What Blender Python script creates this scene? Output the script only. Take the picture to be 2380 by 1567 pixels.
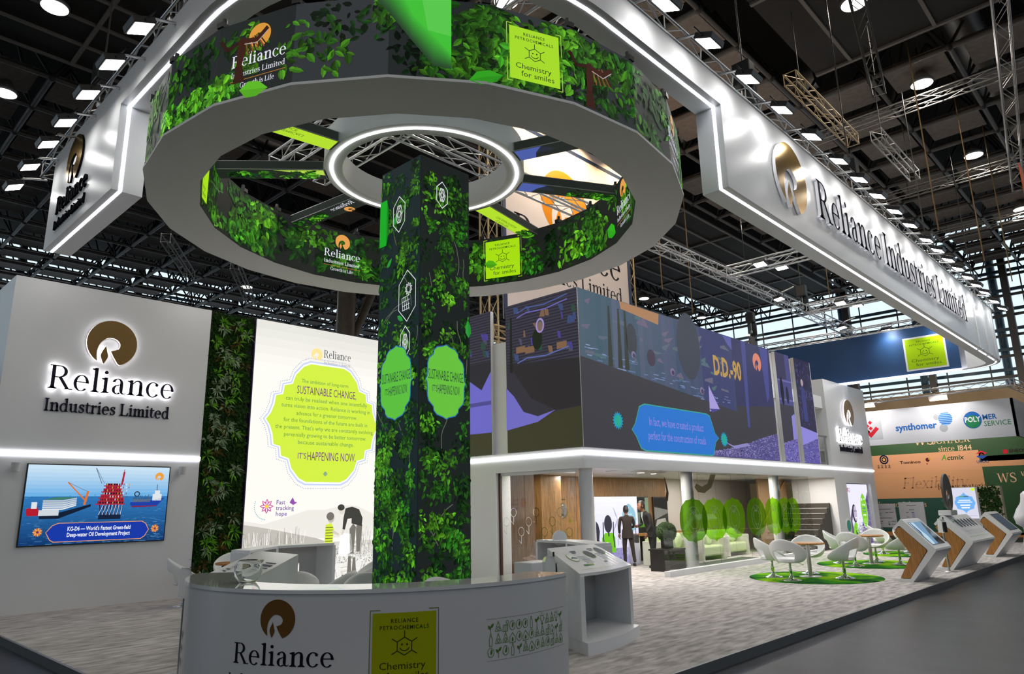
import bpy, bmesh, math, random
from math import sin, cos, pi, radians as R, hypot, atan2, sqrt, floor
from mathutils import Vector, Matrix
from mathutils.geometry import tessellate_polygon
for o in list(bpy.data.objects): bpy.data.objects.remove(o)
C = bpy.context.scene.collection
SC = bpy.context.scene

# ------------------------------------------------------------------ camera
YAW, PIT, ROLL = R(43.483), R(13.470), R(-1.158)
cam = bpy.data.objects.new('camera', bpy.data.cameras.new('camera')); C.objects.link(cam)
f0 = Vector((cos(YAW), sin(YAW), 0)); r0 = Vector((sin(YAW), -cos(YAW), 0)); u0 = Vector((0, 0, 1))
fw = f0*cos(PIT) + u0*sin(PIT); up = -f0*sin(PIT) + u0*cos(PIT)
rt = r0*cos(ROLL) + up*sin(ROLL); up2 = -r0*sin(ROLL) + up*cos(ROLL)
cam.matrix_world = Matrix(((rt.x, up2.x, -fw.x, 0), (rt.y, up2.y, -fw.y, 0), (rt.z, up2.z, -fw.z, 1.7), (0, 0, 0, 1)))
cam.data.sensor_width = 36; cam.data.sensor_fit = 'HORIZONTAL'; cam.data.lens = 1647.0/2380*36
cam.data.clip_start = .05; cam.data.clip_end = 300
SC.camera = cam

# ------------------------------------------------------------------ world, exposure
w = bpy.data.worlds.new('overcast_day'); SC.world = w; w.use_nodes = True
bg = w.node_tree.nodes['Background']; bg.inputs[0].default_value = (.74, .88, 1.0, 1); bg.inputs[1].default_value = 1.0
SC.view_settings.view_transform = 'Standard'; SC.view_settings.look = 'None'
SC.view_settings.exposure = 0.3; SC.view_settings.gamma = 1; SC.view_settings.use_curve_mapping = False
SC.cycles.use_denoising = True; SC.cycles.max_bounces = 8; SC.cycles.diffuse_bounces = 4
SC.cycles.transparent_max_bounces = 24; SC.cycles.sample_clamp_indirect = 6; SC.cycles.caustics_reflective = False
SC.cycles.caustics_refractive = False
HALL_LAMP_W = 120          # one round hall lamp
FLOOD = 26                 # radiance of one LED flood face
INNER_W = 260            # one floodlight over the stand
STRIP = 4.0                # LED strip
SCREEN = 0.8               # LED walls

# ------------------------------------------------------------------ small helpers
def lin(c):
    c = c/255
    return c/12.92 if c <= .04045 else ((c+.055)/1.055)**2.4
def S(*a):
    if len(a) == 1 and isinstance(a[0], str):
        h = a[0]; a = [int(h[i:i+2], 16) for i in (0, 2, 4)]
    return tuple(lin(x) for x in a)
def mixc(a, b, t): return tuple(x+(y-x)*t for x, y in zip(a, b))
def mul(c, k): return tuple(x*k for x in c)
MATS = {}
def mat(name, col=(.8, .8, .8), rough=.5, metal=0, emit=None, es=1, spec=.5, coat=0, bump=None):
    if name in MATS: return MATS[name]
    m = bpy.data.materials.new(name); m.use_nodes = True; MATS[name] = m
    n = m.node_tree.nodes; b = n['Principled BSDF']
    b.inputs['Base Color'].default_value = (*col, 1); b.inputs['Roughness'].default_value = rough
    b.inputs['Metallic'].default_value = metal; b.inputs['Specular IOR Level'].default_value = spec
    b.inputs['Coat Weight'].default_value = coat
    if emit: b.inputs['Emission Color'].default_value = (*emit, 1); b.inputs['Emission Strength'].default_value = es
    # every surface gets a little procedural unevenness
    if not emit:
        nz = n.new('ShaderNodeTexNoise'); nz.inputs['Scale'].default_value = bump[0] if bump else 9
        tc = n.new('ShaderNodeTexCoord'); m.node_tree.links.new(tc.outputs['Object'], nz.inputs['Vector'])
        mr = n.new('ShaderNodeMapRange'); mr.inputs[3].default_value = max(0, rough-.012); mr.inputs[4].default_value = min(1, rough+.012)
        m.node_tree.links.new(nz.outputs['Fac'], mr.inputs[0]); m.node_tree.links.new(mr.outputs[0], b.inputs['Roughness'])
        if bump:
            bp = n.new('ShaderNodeBump'); bp.inputs['Strength'].default_value = bump[1]; bp.inputs['Distance'].default_value = .02
            m.node_tree.links.new(nz.outputs['Fac'], bp.inputs['Height']); m.node_tree.links.new(bp.outputs[0], b.inputs['Normal'])
    return m
def ramp_mat(name, c1, c2, scale=(1, 1, 1), noise=5, rough=.6, lo=.35, hi=.65, detail=4, bump=0, c3=None, spec=.5):
    if name in MATS: return MATS[name]
    m = mat(name, c1, rough, spec=spec); t = m.node_tree; n = t.nodes
    tc = n.new('ShaderNodeTexCoord'); mp = n.new('ShaderNodeMapping'); mp.inputs['Scale'].default_value = scale
    nz = n.new('ShaderNodeTexNoise'); nz.inputs['Scale'].default_value = noise; nz.inputs['Detail'].default_value = detail
    cr = n.new('ShaderNodeValToRGB'); cr.color_ramp.elements[0].position = lo; cr.color_ramp.elements[1].position = hi
    cr.color_ramp.elements[0].color = (*c1, 1); cr.color_ramp.elements[1].color = (*c2, 1)
    if c3: e = cr.color_ramp.elements.new((lo+hi)/2); e.color = (*c3, 1)
    t.links.new(tc.outputs['Object'], mp.inputs[0]); t.links.new(mp.outputs[0], nz.inputs['Vector'])
    t.links.new(nz.outputs['Fac'], cr.inputs[0]); t.links.new(cr.outputs[0], n['Principled BSDF'].inputs['Base Color'])
    if bump:
        bp = n.new('ShaderNodeBump'); bp.inputs['Strength'].default_value = bump; bp.inputs['Distance'].default_value = .02
        t.links.new(nz.outputs['Fac'], bp.inputs['Height']); t.links.new(bp.outputs[0], n['Principled BSDF'].inputs['Normal'])
    return m
def pic_mat(name, kind='screen', es=1.0, rough=.45):
    """colour comes from the mesh's 'Col' attribute: shown by an LED screen / light box (emits) or printed (reflects)"""
    if name in MATS: return MATS[name]
    m = mat(name, (.006, .006, .007), rough, spec=.1); t = m.node_tree; b = t.nodes['Principled BSDF']
    a = t.nodes.new('ShaderNodeAttribute'); a.attribute_name = 'Col'
    if kind == 'print': t.links.new(a.outputs['Color'], b.inputs['Base Color'])
    else:
        t.links.new(a.outputs['Color'], b.inputs['Emission Color']); b.inputs['Emission Strength'].default_value = es
    return m
def glass_mat(name, tint=(.93, .97, .95), refl=1.5, film=None):
    if name in MATS: return MATS[name]
    m = bpy.data.materials.new(name); m.use_nodes = True; MATS[name] = m; t = m.node_tree; n = t.nodes
    n.remove(n['Principled BSDF']); out = n['Material Output']
    tr = n.new('ShaderNodeBsdfTransparent'); tr.inputs[0].default_value = (*tint, 1)
    gl = n.new('ShaderNodeBsdfGlossy'); gl.inputs['Roughness'].default_value = .02
    fr = n.new('ShaderNodeFresnel'); fr.inputs[0].default_value = refl
    mx = n.new('ShaderNodeMixShader'); t.links.new(fr.outputs[0], mx.inputs[0])
    src = tr.outputs[0]
    if film:
        df = n.new('ShaderNodeBsdfTranslucent'); at = n.new('ShaderNodeAttribute'); at.attribute_name = 'Col'
        dd = n.new('ShaderNodeBsdfDiffuse'); ad = n.new('ShaderNodeAddShader')
        t.links.new(at.outputs['Color'], df.inputs[0]); t.links.new(at.outputs['Color'], dd.inputs[0]); t.links.new(at.outputs['Color'], tr.inputs[0])
        m2 = n.new('ShaderNodeMixShader'); m2.inputs[0].default_value = film
        t.links.new(tr.outputs[0], m2.inputs[1]); t.links.new(dd.outputs[0], m2.inputs[2]); src = m2.outputs[0]
    t.links.new(src, mx.inputs[1]); t.links.new(gl.outputs[0], mx.inputs[2]); t.links.new(mx.outputs[0], out.inputs[0])
    return m

# ------------------------------------------------------------------ mesh builder
class MB:
    def __init__(s): s.v = []; s.f = []; s.c = []; s.sm = []
    def add(s, vs, fs, col=None, smooth=False):
        b = len(s.v); s.v += [tuple(p) for p in vs]
        for f in fs: s.f.append([b+i for i in f]); s.c.append(col); s.sm.append(smooth)
        return s
    def box(s, x0, y0, z0, x1, y1, z1, M=None):
        v = [Vector((x, y, z)) for z in (z0, z1) for x, y in ((x0, y0), (x1, y0), (x1, y1), (x0, y1))]
        if M is not None: v = [M @ p for p in v]
        return s.add(v, [(3, 2, 1, 0), (4, 5, 6, 7), (0, 1, 5, 4), (1, 2, 6, 5), (2, 3, 7, 6), (3, 0, 4, 7)])
    def cbox(s, c, d, rz=0, rx=0, ry=0):
        M = Matrix.Translation(c) @ Matrix.Rotation(rz, 4, 'Z') @ Matrix.Rotation(ry, 4, 'Y') @ Matrix.Rotation(rx, 4, 'X')
        return s.box(-d[0]/2, -d[1]/2, -d[2]/2, d[0]/2, d[1]/2, d[2]/2, M)
    def quad(s, a, b, c, d, col=None): return s.add([a, b, c, d], [(0, 1, 2, 3)], col)
    def prism(s, poly, fn, d0, d1, caps=(1, 1), smooth=False):
        """poly: 2-D outline; fn(a, b, d) -> point; extruded between d0 and d1"""
        n = len(poly); v = [fn(a, b, d0) for a, b in poly] + [fn(a, b, d1) for a, b in poly]
        b0 = len(s.v); s.add(v, [(i, (i+1) % n, n+(i+1) % n, n+i) for i in range(n)], None, smooth)
        tris = tessellate_polygon([[Vector((a, b, 0)) for a, b in poly]])
        for k, off in enumerate((0, n)):
            if caps[k]:
                for t in tris: s.f.append([b0+off+i for i in t]); s.c.append(None); s.sm.append(False)
        return s
    def tube(s, path, r, n=8, cap=True, smooth=True):
        path = [Vector(p) for p in path]; rr = r if isinstance(r, (list, tuple)) else [r]*len(path); vs = []
        for i, p in enumerate(path):
            d = (path[min(i+1, len(path)-1)] - path[max(i-1, 0)])
            if d.length < 1e-9: d = Vector((0, 0, 1))
            d.normalize(); a = d.cross(Vector((0, 0, 1)) if abs(d.z) < .95 else Vector((1, 0, 0))).normalized(); b = d.cross(a)
            vs += [p + (a*cos(2*pi*k/n) + b*sin(2*pi*k/n))*rr[i] for k in range(n)]
        fs = [(i*n+k, i*n+(k+1) % n, (i+1)*n+(k+1) % n, (i+1)*n+k) for i in range(len(path)-1) for k in range(n)]
        s.add(vs, fs, None, smooth)
        if cap: s.add(vs[:n], [tuple(range(n))]); s.add(vs[-n:], [tuple(range(n))])
        return s
    def lathe(s, prof, n=24, c=(0, 0, 0), smooth=True, sx=1, sy=1):
        vs = [(c[0]+r*cos(2*pi*k/n)*sx, c[1]+r*sin(2*pi*k/n)*sy, c[2]+z) for r, z in prof for k in range(n)]
        fs = [(i*n+k, i*n+(k+1) % n, (i+1)*n+(k+1) % n, (i+1)*n+k) for i in range(len(prof)-1) for k in range(n)]
        s.add(vs, fs, None, smooth)
        if prof[0][0] > 1e-6: s.add(vs[:n], [tuple(range(n-1, -1, -1))])
        if prof[-1][0] > 1e-6: s.add(vs[-n:], [tuple(range(n))])
        return s
    def ball(s, c, r, nu=12, nv=8, sc=(1, 1, 1)):
        return s.lathe([(max(1e-7, r*sin(pi*j/nv))*1, -r*cos(pi*j/nv)*sc[2]) for j in range(nv+1)], nu, c, True, sc[0], sc[1])
    def obj(s, name, m, parent=None, world=True, bevel=0, label=None, weld=False, sub=0, solid=0):
        me = bpy.data.meshes.new(name); V = s.v
        o = bpy.data.objects.new(name, me)
        if parent is not None:
            o.parent = parent
            if world:
                q = parent; Mi = Matrix.Identity(4)
                while q is not None: Mi = q.matrix_basis @ Mi; q = q.parent
                Mi = Mi.inverted(); V = [Mi @ Vector(p) for p in V]
        me.from_pydata([tuple(p) for p in V], [], s.f)
        if any(c is not None for c in s.c):
            at = me.color_attributes.new('Col', 'FLOAT_COLOR', 'CORNER'); buf = []
            for f, c in zip(s.f, s.c): buf += [*(c or (0, 0, 0)), 1.0]*len(f)
            at.data.foreach_set('color', buf)
        me.polygons.foreach_set('use_smooth', s.sm)
        for mm in (m if isinstance(m, (list, tuple)) else [m]): me.materials.append(mm)
        if weld:
            bm = bmesh.new(); bm.from_mesh(me); bmesh.ops.remove_doubles(bm, verts=bm.verts, dist=1e-4)
            bmesh.ops.recalc_face_normals(bm, faces=bm.faces); bm.to_mesh(me); bm.free()
        me.update(); C.objects.link(o)
        if solid: md = o.modifiers.new('thickness', 'SOLIDIFY'); md.thickness = solid; md.offset = 0
        if sub: md = o.modifiers.new('smooth', 'SUBSURF'); md.levels = sub; md.render_levels = sub
        if bevel:
            md = o.modifiers.new('edge', 'BEVEL'); md.width = bevel; md.segments = 2; md.limit_method = 'ANGLE'
        if label: o['label'] = label
        return o
def tag(o, label=None, cat=None, group=None, kind=None):
    if label: o['label'] = label
    if cat: o['category'] = cat
    if group: o['group'] = group
    if kind: o['kind'] = kind
    return o
def thing(name, label, cat, loc=(0, 0, 0), rz=0, group=None, kind=None):
    o = bpy.data.objects.new(name, None); C.objects.link(o); o.empty_display_size = .1
    o.location = loc; o.rotation_euler = (0, 0, rz); o.matrix_basis = Matrix.Translation(loc) @ Matrix.Rotation(rz, 4, 'Z')
    return tag(o, label, cat, group, kind)
KIDS = {}
def copy_tree(o, parent=None, label=None):
    c = o.copy(); C.objects.link(c)
    if parent is not None: c.parent = parent
    if label: c['label'] = label
    for ch in list(o.children): copy_tree(ch, c)
    return c
def place(src, first, loc, rz=0, label=None, sc=None):
    o = src if first else copy_tree(src)
    o.location = loc; o.rotation_euler = (0, 0, rz)
    if sc: o.scale = sc
    if label: o['label'] = label
    return o
# ------------------------------------------------------------------ lettering
def stroke(pts, sub=4):
    """variable-width stroke through (x, y, width) points -> convex quads"""
    P = []
    for i in range(len(pts)-1):
        a, b, c, d = pts[max(i-1, 0)], pts[i], pts[i+1], pts[min(i+2, len(pts)-1)]
        for k in range(sub):
            t = k/sub
            P.append([.5*((2*b[j]) + (-a[j]+c[j])*t + (2*a[j]-5*b[j]+4*c[j]-d[j])*t*t + (-a[j]+3*b[j]-3*c[j]+d[j])*t**3) for j in range(3)])
    P.append(list(pts[-1])); L = []; Rr = []
    for i, p in enumerate(P):
        q, r = P[max(i-1, 0)], P[min(i+1, len(P)-1)]; dx, dy = r[0]-q[0], r[1]-q[1]; l = hypot(dx, dy) or 1
        L.append((p[0]-dy/l*p[2]/2, p[1]+dx/l*p[2]/2)); Rr.append((p[0]+dy/l*p[2]/2, p[1]-dx/l*p[2]/2))
    return [[L[i], Rr[i], Rr[i+1], L[i+1]] for i in range(len(P)-1)]
def bowl(cx, cy, rx, ry, a0, a1, wx=.09, wy=.032, n=14):
    out = []; A = [R(a0+(a1-a0)*i/n) for i in range(n+1)]
    for a, b in zip(A[:-1], A[1:]):
        out.append([(cx+rx*cos(a), cy+ry*sin(a)), (cx+rx*cos(b), cy+ry*sin(b)), (cx+(rx-wx)*cos(b), cy+(ry-wy)*sin(b)), (cx+(rx-wx)*cos(a), cy+(ry-wy)*sin(a))])
    return out
def rc(x0, y0, x1, y1): return [[(x0, y0), (x1, y0), (x1, y1), (x0, y1)]]
def dot(cx, cy, r, n=12): return [[(cx+r*cos(2*pi*i/n), cy+r*sin(2*pi*i/n)) for i in range(n)]]
W, H, X = .098, .032, .48                      # stem, hairline, x-height
def stem(x, y0, y1, foot=1, head=1, s=.065, flag=0):
    o = rc(x-W/2, y0, x+W/2, y1)
    if foot: o += rc(x-W/2-s, y0, x+W/2+s, y0+H) + [[(x-W/2-s*.6, y0+H), (x+W/2+s*.6, y0+H), (x+W/2, y0+.07), (x-W/2, y0+.07)]]
    if head: o += rc(x-W/2-s, y1-H, x+W/2+s, y1) + [[(x-W/2, y1-.07), (x+W/2, y1-.07), (x+W/2+s*.6, y1-H), (x-W/2-s*.6, y1-H)]]
    if flag: o += [[(x-W/2-s*1.1, y1-.055), (x-W/2, y1-.085), (x+W/2, y1), (x-W/2-s*1.1, y1-.03)]]
    return o
def diag(x0, y0, x1, y1, w): return [[(x0-w/2, y0), (x0+w/2, y0), (x1+w/2, y1), (x1-w/2, y1)]]
GL = {
 ' ': ([], .22),
 'I': (stem(.17, 0, .7), .34), 'L': (stem(.16, 0, .7)+rc(.1, 0, .52, H+.006)+[[(.46, H), (.535, 0), (.55, .19), (.52, .19)]], .57),
 'R': (stem(.16, 0, .7, head=0)+rc(.05, .7-H, .3, .7)+rc(.16, .335, .3, .335+H)+bowl(.3, .518, .215, .183, -90, 90, .092, H)+diag(.56, .0, .33, .36, .1)+rc(.47, 0, .68, H), .66),
 'S': (stroke([(.44, .56, .03), (.4, .66, .04), (.26, .69, .05), (.12, .6, .075), (.13, .46, .1), (.3, .36, .115), (.44, .25, .1), (.43, .09, .07), (.28, .01, .05), (.12, .05, .04), (.07, .18, .03)])+rc(.44, .5, .462, .7)+rc(.05, 0, .072, .22), .53),
 'G': (bowl(.36, .35, .32, .36, 35, 335, .1, .035, 22)+stem(.6, .03, .32, foot=0)+rc(.58, .54, .61, .7), .74),
 'C': (bowl(.36, .35, .32, .36, 35, 325, .1, .035, 22)+rc(.6, .52, .63, .7)+rc(.6, .12, .63, .2), .7),
 'F': (stem(.16, 0, .7)+rc(.1, .7-H, .54, .7)+rc(.16, .35, .42, .35+H)+rc(.52, .54, .545, .7)+rc(.4, .27, .425, .46), .58),
 'E': (stem(.16, 0, .7)+rc(.1, .7-H, .54, .7)+rc(.16, .35, .42, .35+H)+rc(.1, 0, .56, H)+rc(.52, .54, .545, .7)+rc(.4, .27, .425, .46)+rc(.54, 0, .565, .17), .61),
 'H': (stem(.16, 0, .7)+stem(.6, 0, .7)+rc(.16, .34, .6, .34+H), .77),
 'A': (diag(.1, 0, .35, .7, .035)+diag(.62, 0, .36, .7, .1)+rc(.2, .22, .52, .22+H)+rc(.0, 0, .22, H)+rc(.49, 0, .74, H), .73),
 'P': (stem(.16, 0, .7, head=0)+rc(.05, .7-H, .3, .7)+rc(.16, .32, .3, .32+H)+bowl(.3, .51, .215, .19, -90, 90, .092, H), .57),
 'W': (diag(.27, 0, .1, .7, .1)+diag(.28, 0, .46, .7, .035)+diag(.64, 0, .46, .7, .1)+diag(.65, 0, .84, .7, .035)+rc(0, .67, .22, .7)+rc(.74, .67, .94, .7), .94),
 'e': (bowl(.235, .235, .205, .25, 0, 318, .088, .03, 20)+rc(.07, .25, .43, .25+H), .47),
 'l': (stem(.14, 0, .745, head=0, flag=1), .28), 'i': (stem(.14, 0, X, head=0, flag=1)+dot(.135, .635, .057), .28),
 'a': (stroke([(.09, .36, .085), (.1, .41, .075), (.17, .465, .035), (.25, .455, .05), (.3, .38, .085), (.305, .26, W), (.305, .12, W), (.33, .04, .06), (.4, .02, .03), (.45, .06, .02)])+bowl(.19, .135, .145, .145, 70, 320, .088, .03)+stroke([(.19, .27, .03), (.27, .295, .03), (.31, .31, .03)]), .46),
 'n': (stem(.13, 0, X, head=0, flag=1)+stroke([(.17, .36, .03), (.24, .44, .04), (.32, .465, .05), (.39, .42, .08), (.405, .32, W), (.405, .2, W)])+stem(.405, 0, .32, head=0), .53),
 'm': (stem(.13, 0, X, head=0, flag=1)+stroke([(.17, .36, .03), (.24, .44, .04), (.31, .465, .05), (.37, .42, .08), (.385, .32, W), (.385, .2, W)])+stem(.385, 0, .32, head=0)+stroke([(.425, .36, .03), (.49, .44, .04), (.57, .465, .05), (.63, .42, .08), (.64, .32, W), (.64, .2, W)])+stem(.64, 0, .32, head=0), .77),
 'h': (stem(.13, 0, .745, head=0, flag=1)+stroke([(.17, .36, .03), (.24, .44, .04), (.32, .465, .05), (.39, .42, .08), (.405, .32, W), (.405, .2, W)])+stem(.405, 0, .32, head=0), .53),
 'c': (bowl(.24, .24, .21, .25, 50, 325, .088, .03, 18)+dot(.345, .4, .05), .44),
 'd': (bowl(.225, .235, .2, .247, 40, 330, .088, .03, 18)+stem(.385, 0, .745, foot=0, head=0, flag=1)+[[(.385, 0), (.49, .0), (.49, .03), (.385, .06)]], .53),
 'b': (bowl(.28, .235, .2, .247, -140, 140, .088, .03, 18)+stem(.13, 0.02, .745, foot=0, head=0, flag=1), .52),
 'p': (bowl(.29, .235, .2, .247, -140, 140, .088, .03, 18)+stem(.14, -.2, X, head=0, flag=1), .53),
 'u': (stem(.12, .12, X, foot=0, head=0, flag=1)+stroke([(.12, .2, W), (.125, .1, .085), (.18, .03, .06), (.26, .03, .04), (.36, .1, .03)])+stem(.39, 0, X, foot=0, head=0, flag=1)+[[(.39, 0), (.5, .0), (.5, .03), (.39, .06)]], .53),
 's': (stroke([(.31, .36, .025), (.28, .44, .035), (.19, .465, .04), (.1, .41, .06), (.11, .31, .085), (.21, .25, .09), (.3, .18, .085), (.3, .07, .055), (.2, .015, .04), (.1, .05, .03), (.065, .13, .02)])+rc(.3, .33, .325, .47)+rc(.05, .01, .072, .15), .38),
 't': (stroke([(.13, .6, .05), (.13, .4, W), (.13, .15, W), (.17, .04, .06), (.24, .02, .035), (.31, .07, .02)])+rc(.03, X-H-.01, .3, X), .33),
 'r': (stem(.13, 0, X, head=0, flag=1)+stroke([(.17, .33, .03), (.22, .42, .035), (.28, .455, .045)])+dot(.305, .425, .052), .38),
 'o': (bowl(.245, .24, .215, .25, 0, 360, .088, .03, 22), .49),
 'w': (diag(.21, 0, .08, X, W)+diag(.215, 0, .34, X, .03)+diag(.46, 0, .34, X, W)+diag(.465, 0, .6, X, .03)+rc(0, X-H, .17, X)+rc(.52, X-H, .67, X), .68),
 'y': (diag(.24, 0, .08, X, W)+stroke([(.42, X, .03), (.25, .0, .03), (.18, -.15, .045), (.08, -.18, .05)])+rc(0, X-H, .17, X)+rc(.35, X-H, .5, X), .5),
 'x': (diag(.38, 0, .1, X, W)+diag(.08, 0, .4, X, .03)+rc(0, 0, .16, H)+rc(.3, 0, .5, H)+rc(0, X-H, .18, X)+rc(.31, X-H, .48, X), .49),
 'f': (stem(.14, 0, .6, head=0)+stroke([(.14, .5, W), (.15, .64, .08), (.22, .72, .045), (.31, .7, .05)])+rc(.03, X-H-.01, .3, X), .31),
}
_tc = {}
def sans(txt, bold=0, font=None):
    """polygons of a line of the built-in sans font, cap height about .7, and its width"""
    k = (txt, bold)
    if k in _tc: return _tc[k]
    cu = bpy.data.curves.new('t', 'FONT'); cu.body = txt; cu.size = 1; cu.resolution_u = 2; cu.offset = bold
    o = bpy.data.objects.new('t', cu); C.objects.link(o)
    dg = bpy.context.evaluated_depsgraph_get(); me = bpy.data.meshes.new_from_object(o.evaluated_get(dg))
    out = [[(me.vertices[i].co.x, me.vertices[i].co.y) for i in p.vertices] for p in me.polygons]
    wd = max([p[0] for q in out for p in q] or [.3])
    bpy.data.objects.remove(o); bpy.data.curves.remove(cu); bpy.data.meshes.remove(me)
    _tc[k] = (out, wd); return _tc[k]
def text_polys(txt, h=1, font='serif', bold=0, sx=1, track=0, slant=0):
    """polygons with cap height h starting at (0, 0); returns (polys, width)"""
    k = h/.7; out = []; x = 0
    if font == 'serif':
        for ch in txt:
            if ch in GL: g, a = GL[ch]
            else: g, a = sans(ch); a += .05
            out += [[((px+x)*k*sx + slant*py*k, py*k) for px, py in q] for q in g]; x += a+track
        return out, x*k*sx
    if track:
        for ch in txt:
            if ch == ' ': x += .3; continue
            g, a = sans(ch, bold); out += [[((px+x)*k*sx + slant*py*k, py*k) for px, py in q] for q in g]; x += a+.06+track
        return out, x*k*sx
    g, a = sans(txt, bold)
    return [[(px*k*sx + slant*py*k, py*k) for px, py in q] for q in g], a*k*sx
def circ(a0, a1, n, r=1, cx=0, cy=0): return [(cx+r*cos(R(a0+(a1-a0)*i/n)), cy+r*sin(R(a0+(a1-a0)*i/n))) for i in range(n+1)]
def smooth_pts(P, k=4):
    o = []
    for i in range(len(P)-1):
        a, b, c, d = P[max(i-1, 0)], P[i], P[i+1], P[min(i+2, len(P)-1)]
        for j in range(k):
            t = j/k; o.append(tuple(.5*((2*b[m])+(-a[m]+c[m])*t+(2*a[m]-5*b[m]+4*c[m]-d[m])*t*t+(-a[m]+3*b[m]-3*c[m]+d[m])*t**3) for m in (0, 1)))
    return o+[P[-1]]
EMB_IN = smooth_pts([(-.53, -.85), (-.57, -.42), (-.47, -.06), (-.26, .17), (-.02, .23), (.2, .15), (.32, -.03), (.25, -.24), (-.03, -.36)], 3)
EMB_BODY = circ(-62, 238, 44) + EMB_IN[1:] + [(.1, -.6), (.285, -.88), (.37, -.93)]
EMB_FLAME = smooth_pts([(-.24, -.14), (-.37, -.42), (-.41, -.6), (-.34, -.8), (-.27, -.93), (-.18, -.78), (-.12, -.6), (-.17, -.4), (-.24, -.14)], 3)[:-1]
def emblem_polys(cx, cy, r, sx=1): return [[(cx+x*r*sx, cy+y*r) for x, y in q] for q in (EMB_BODY, EMB_FLAME)]

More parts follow.
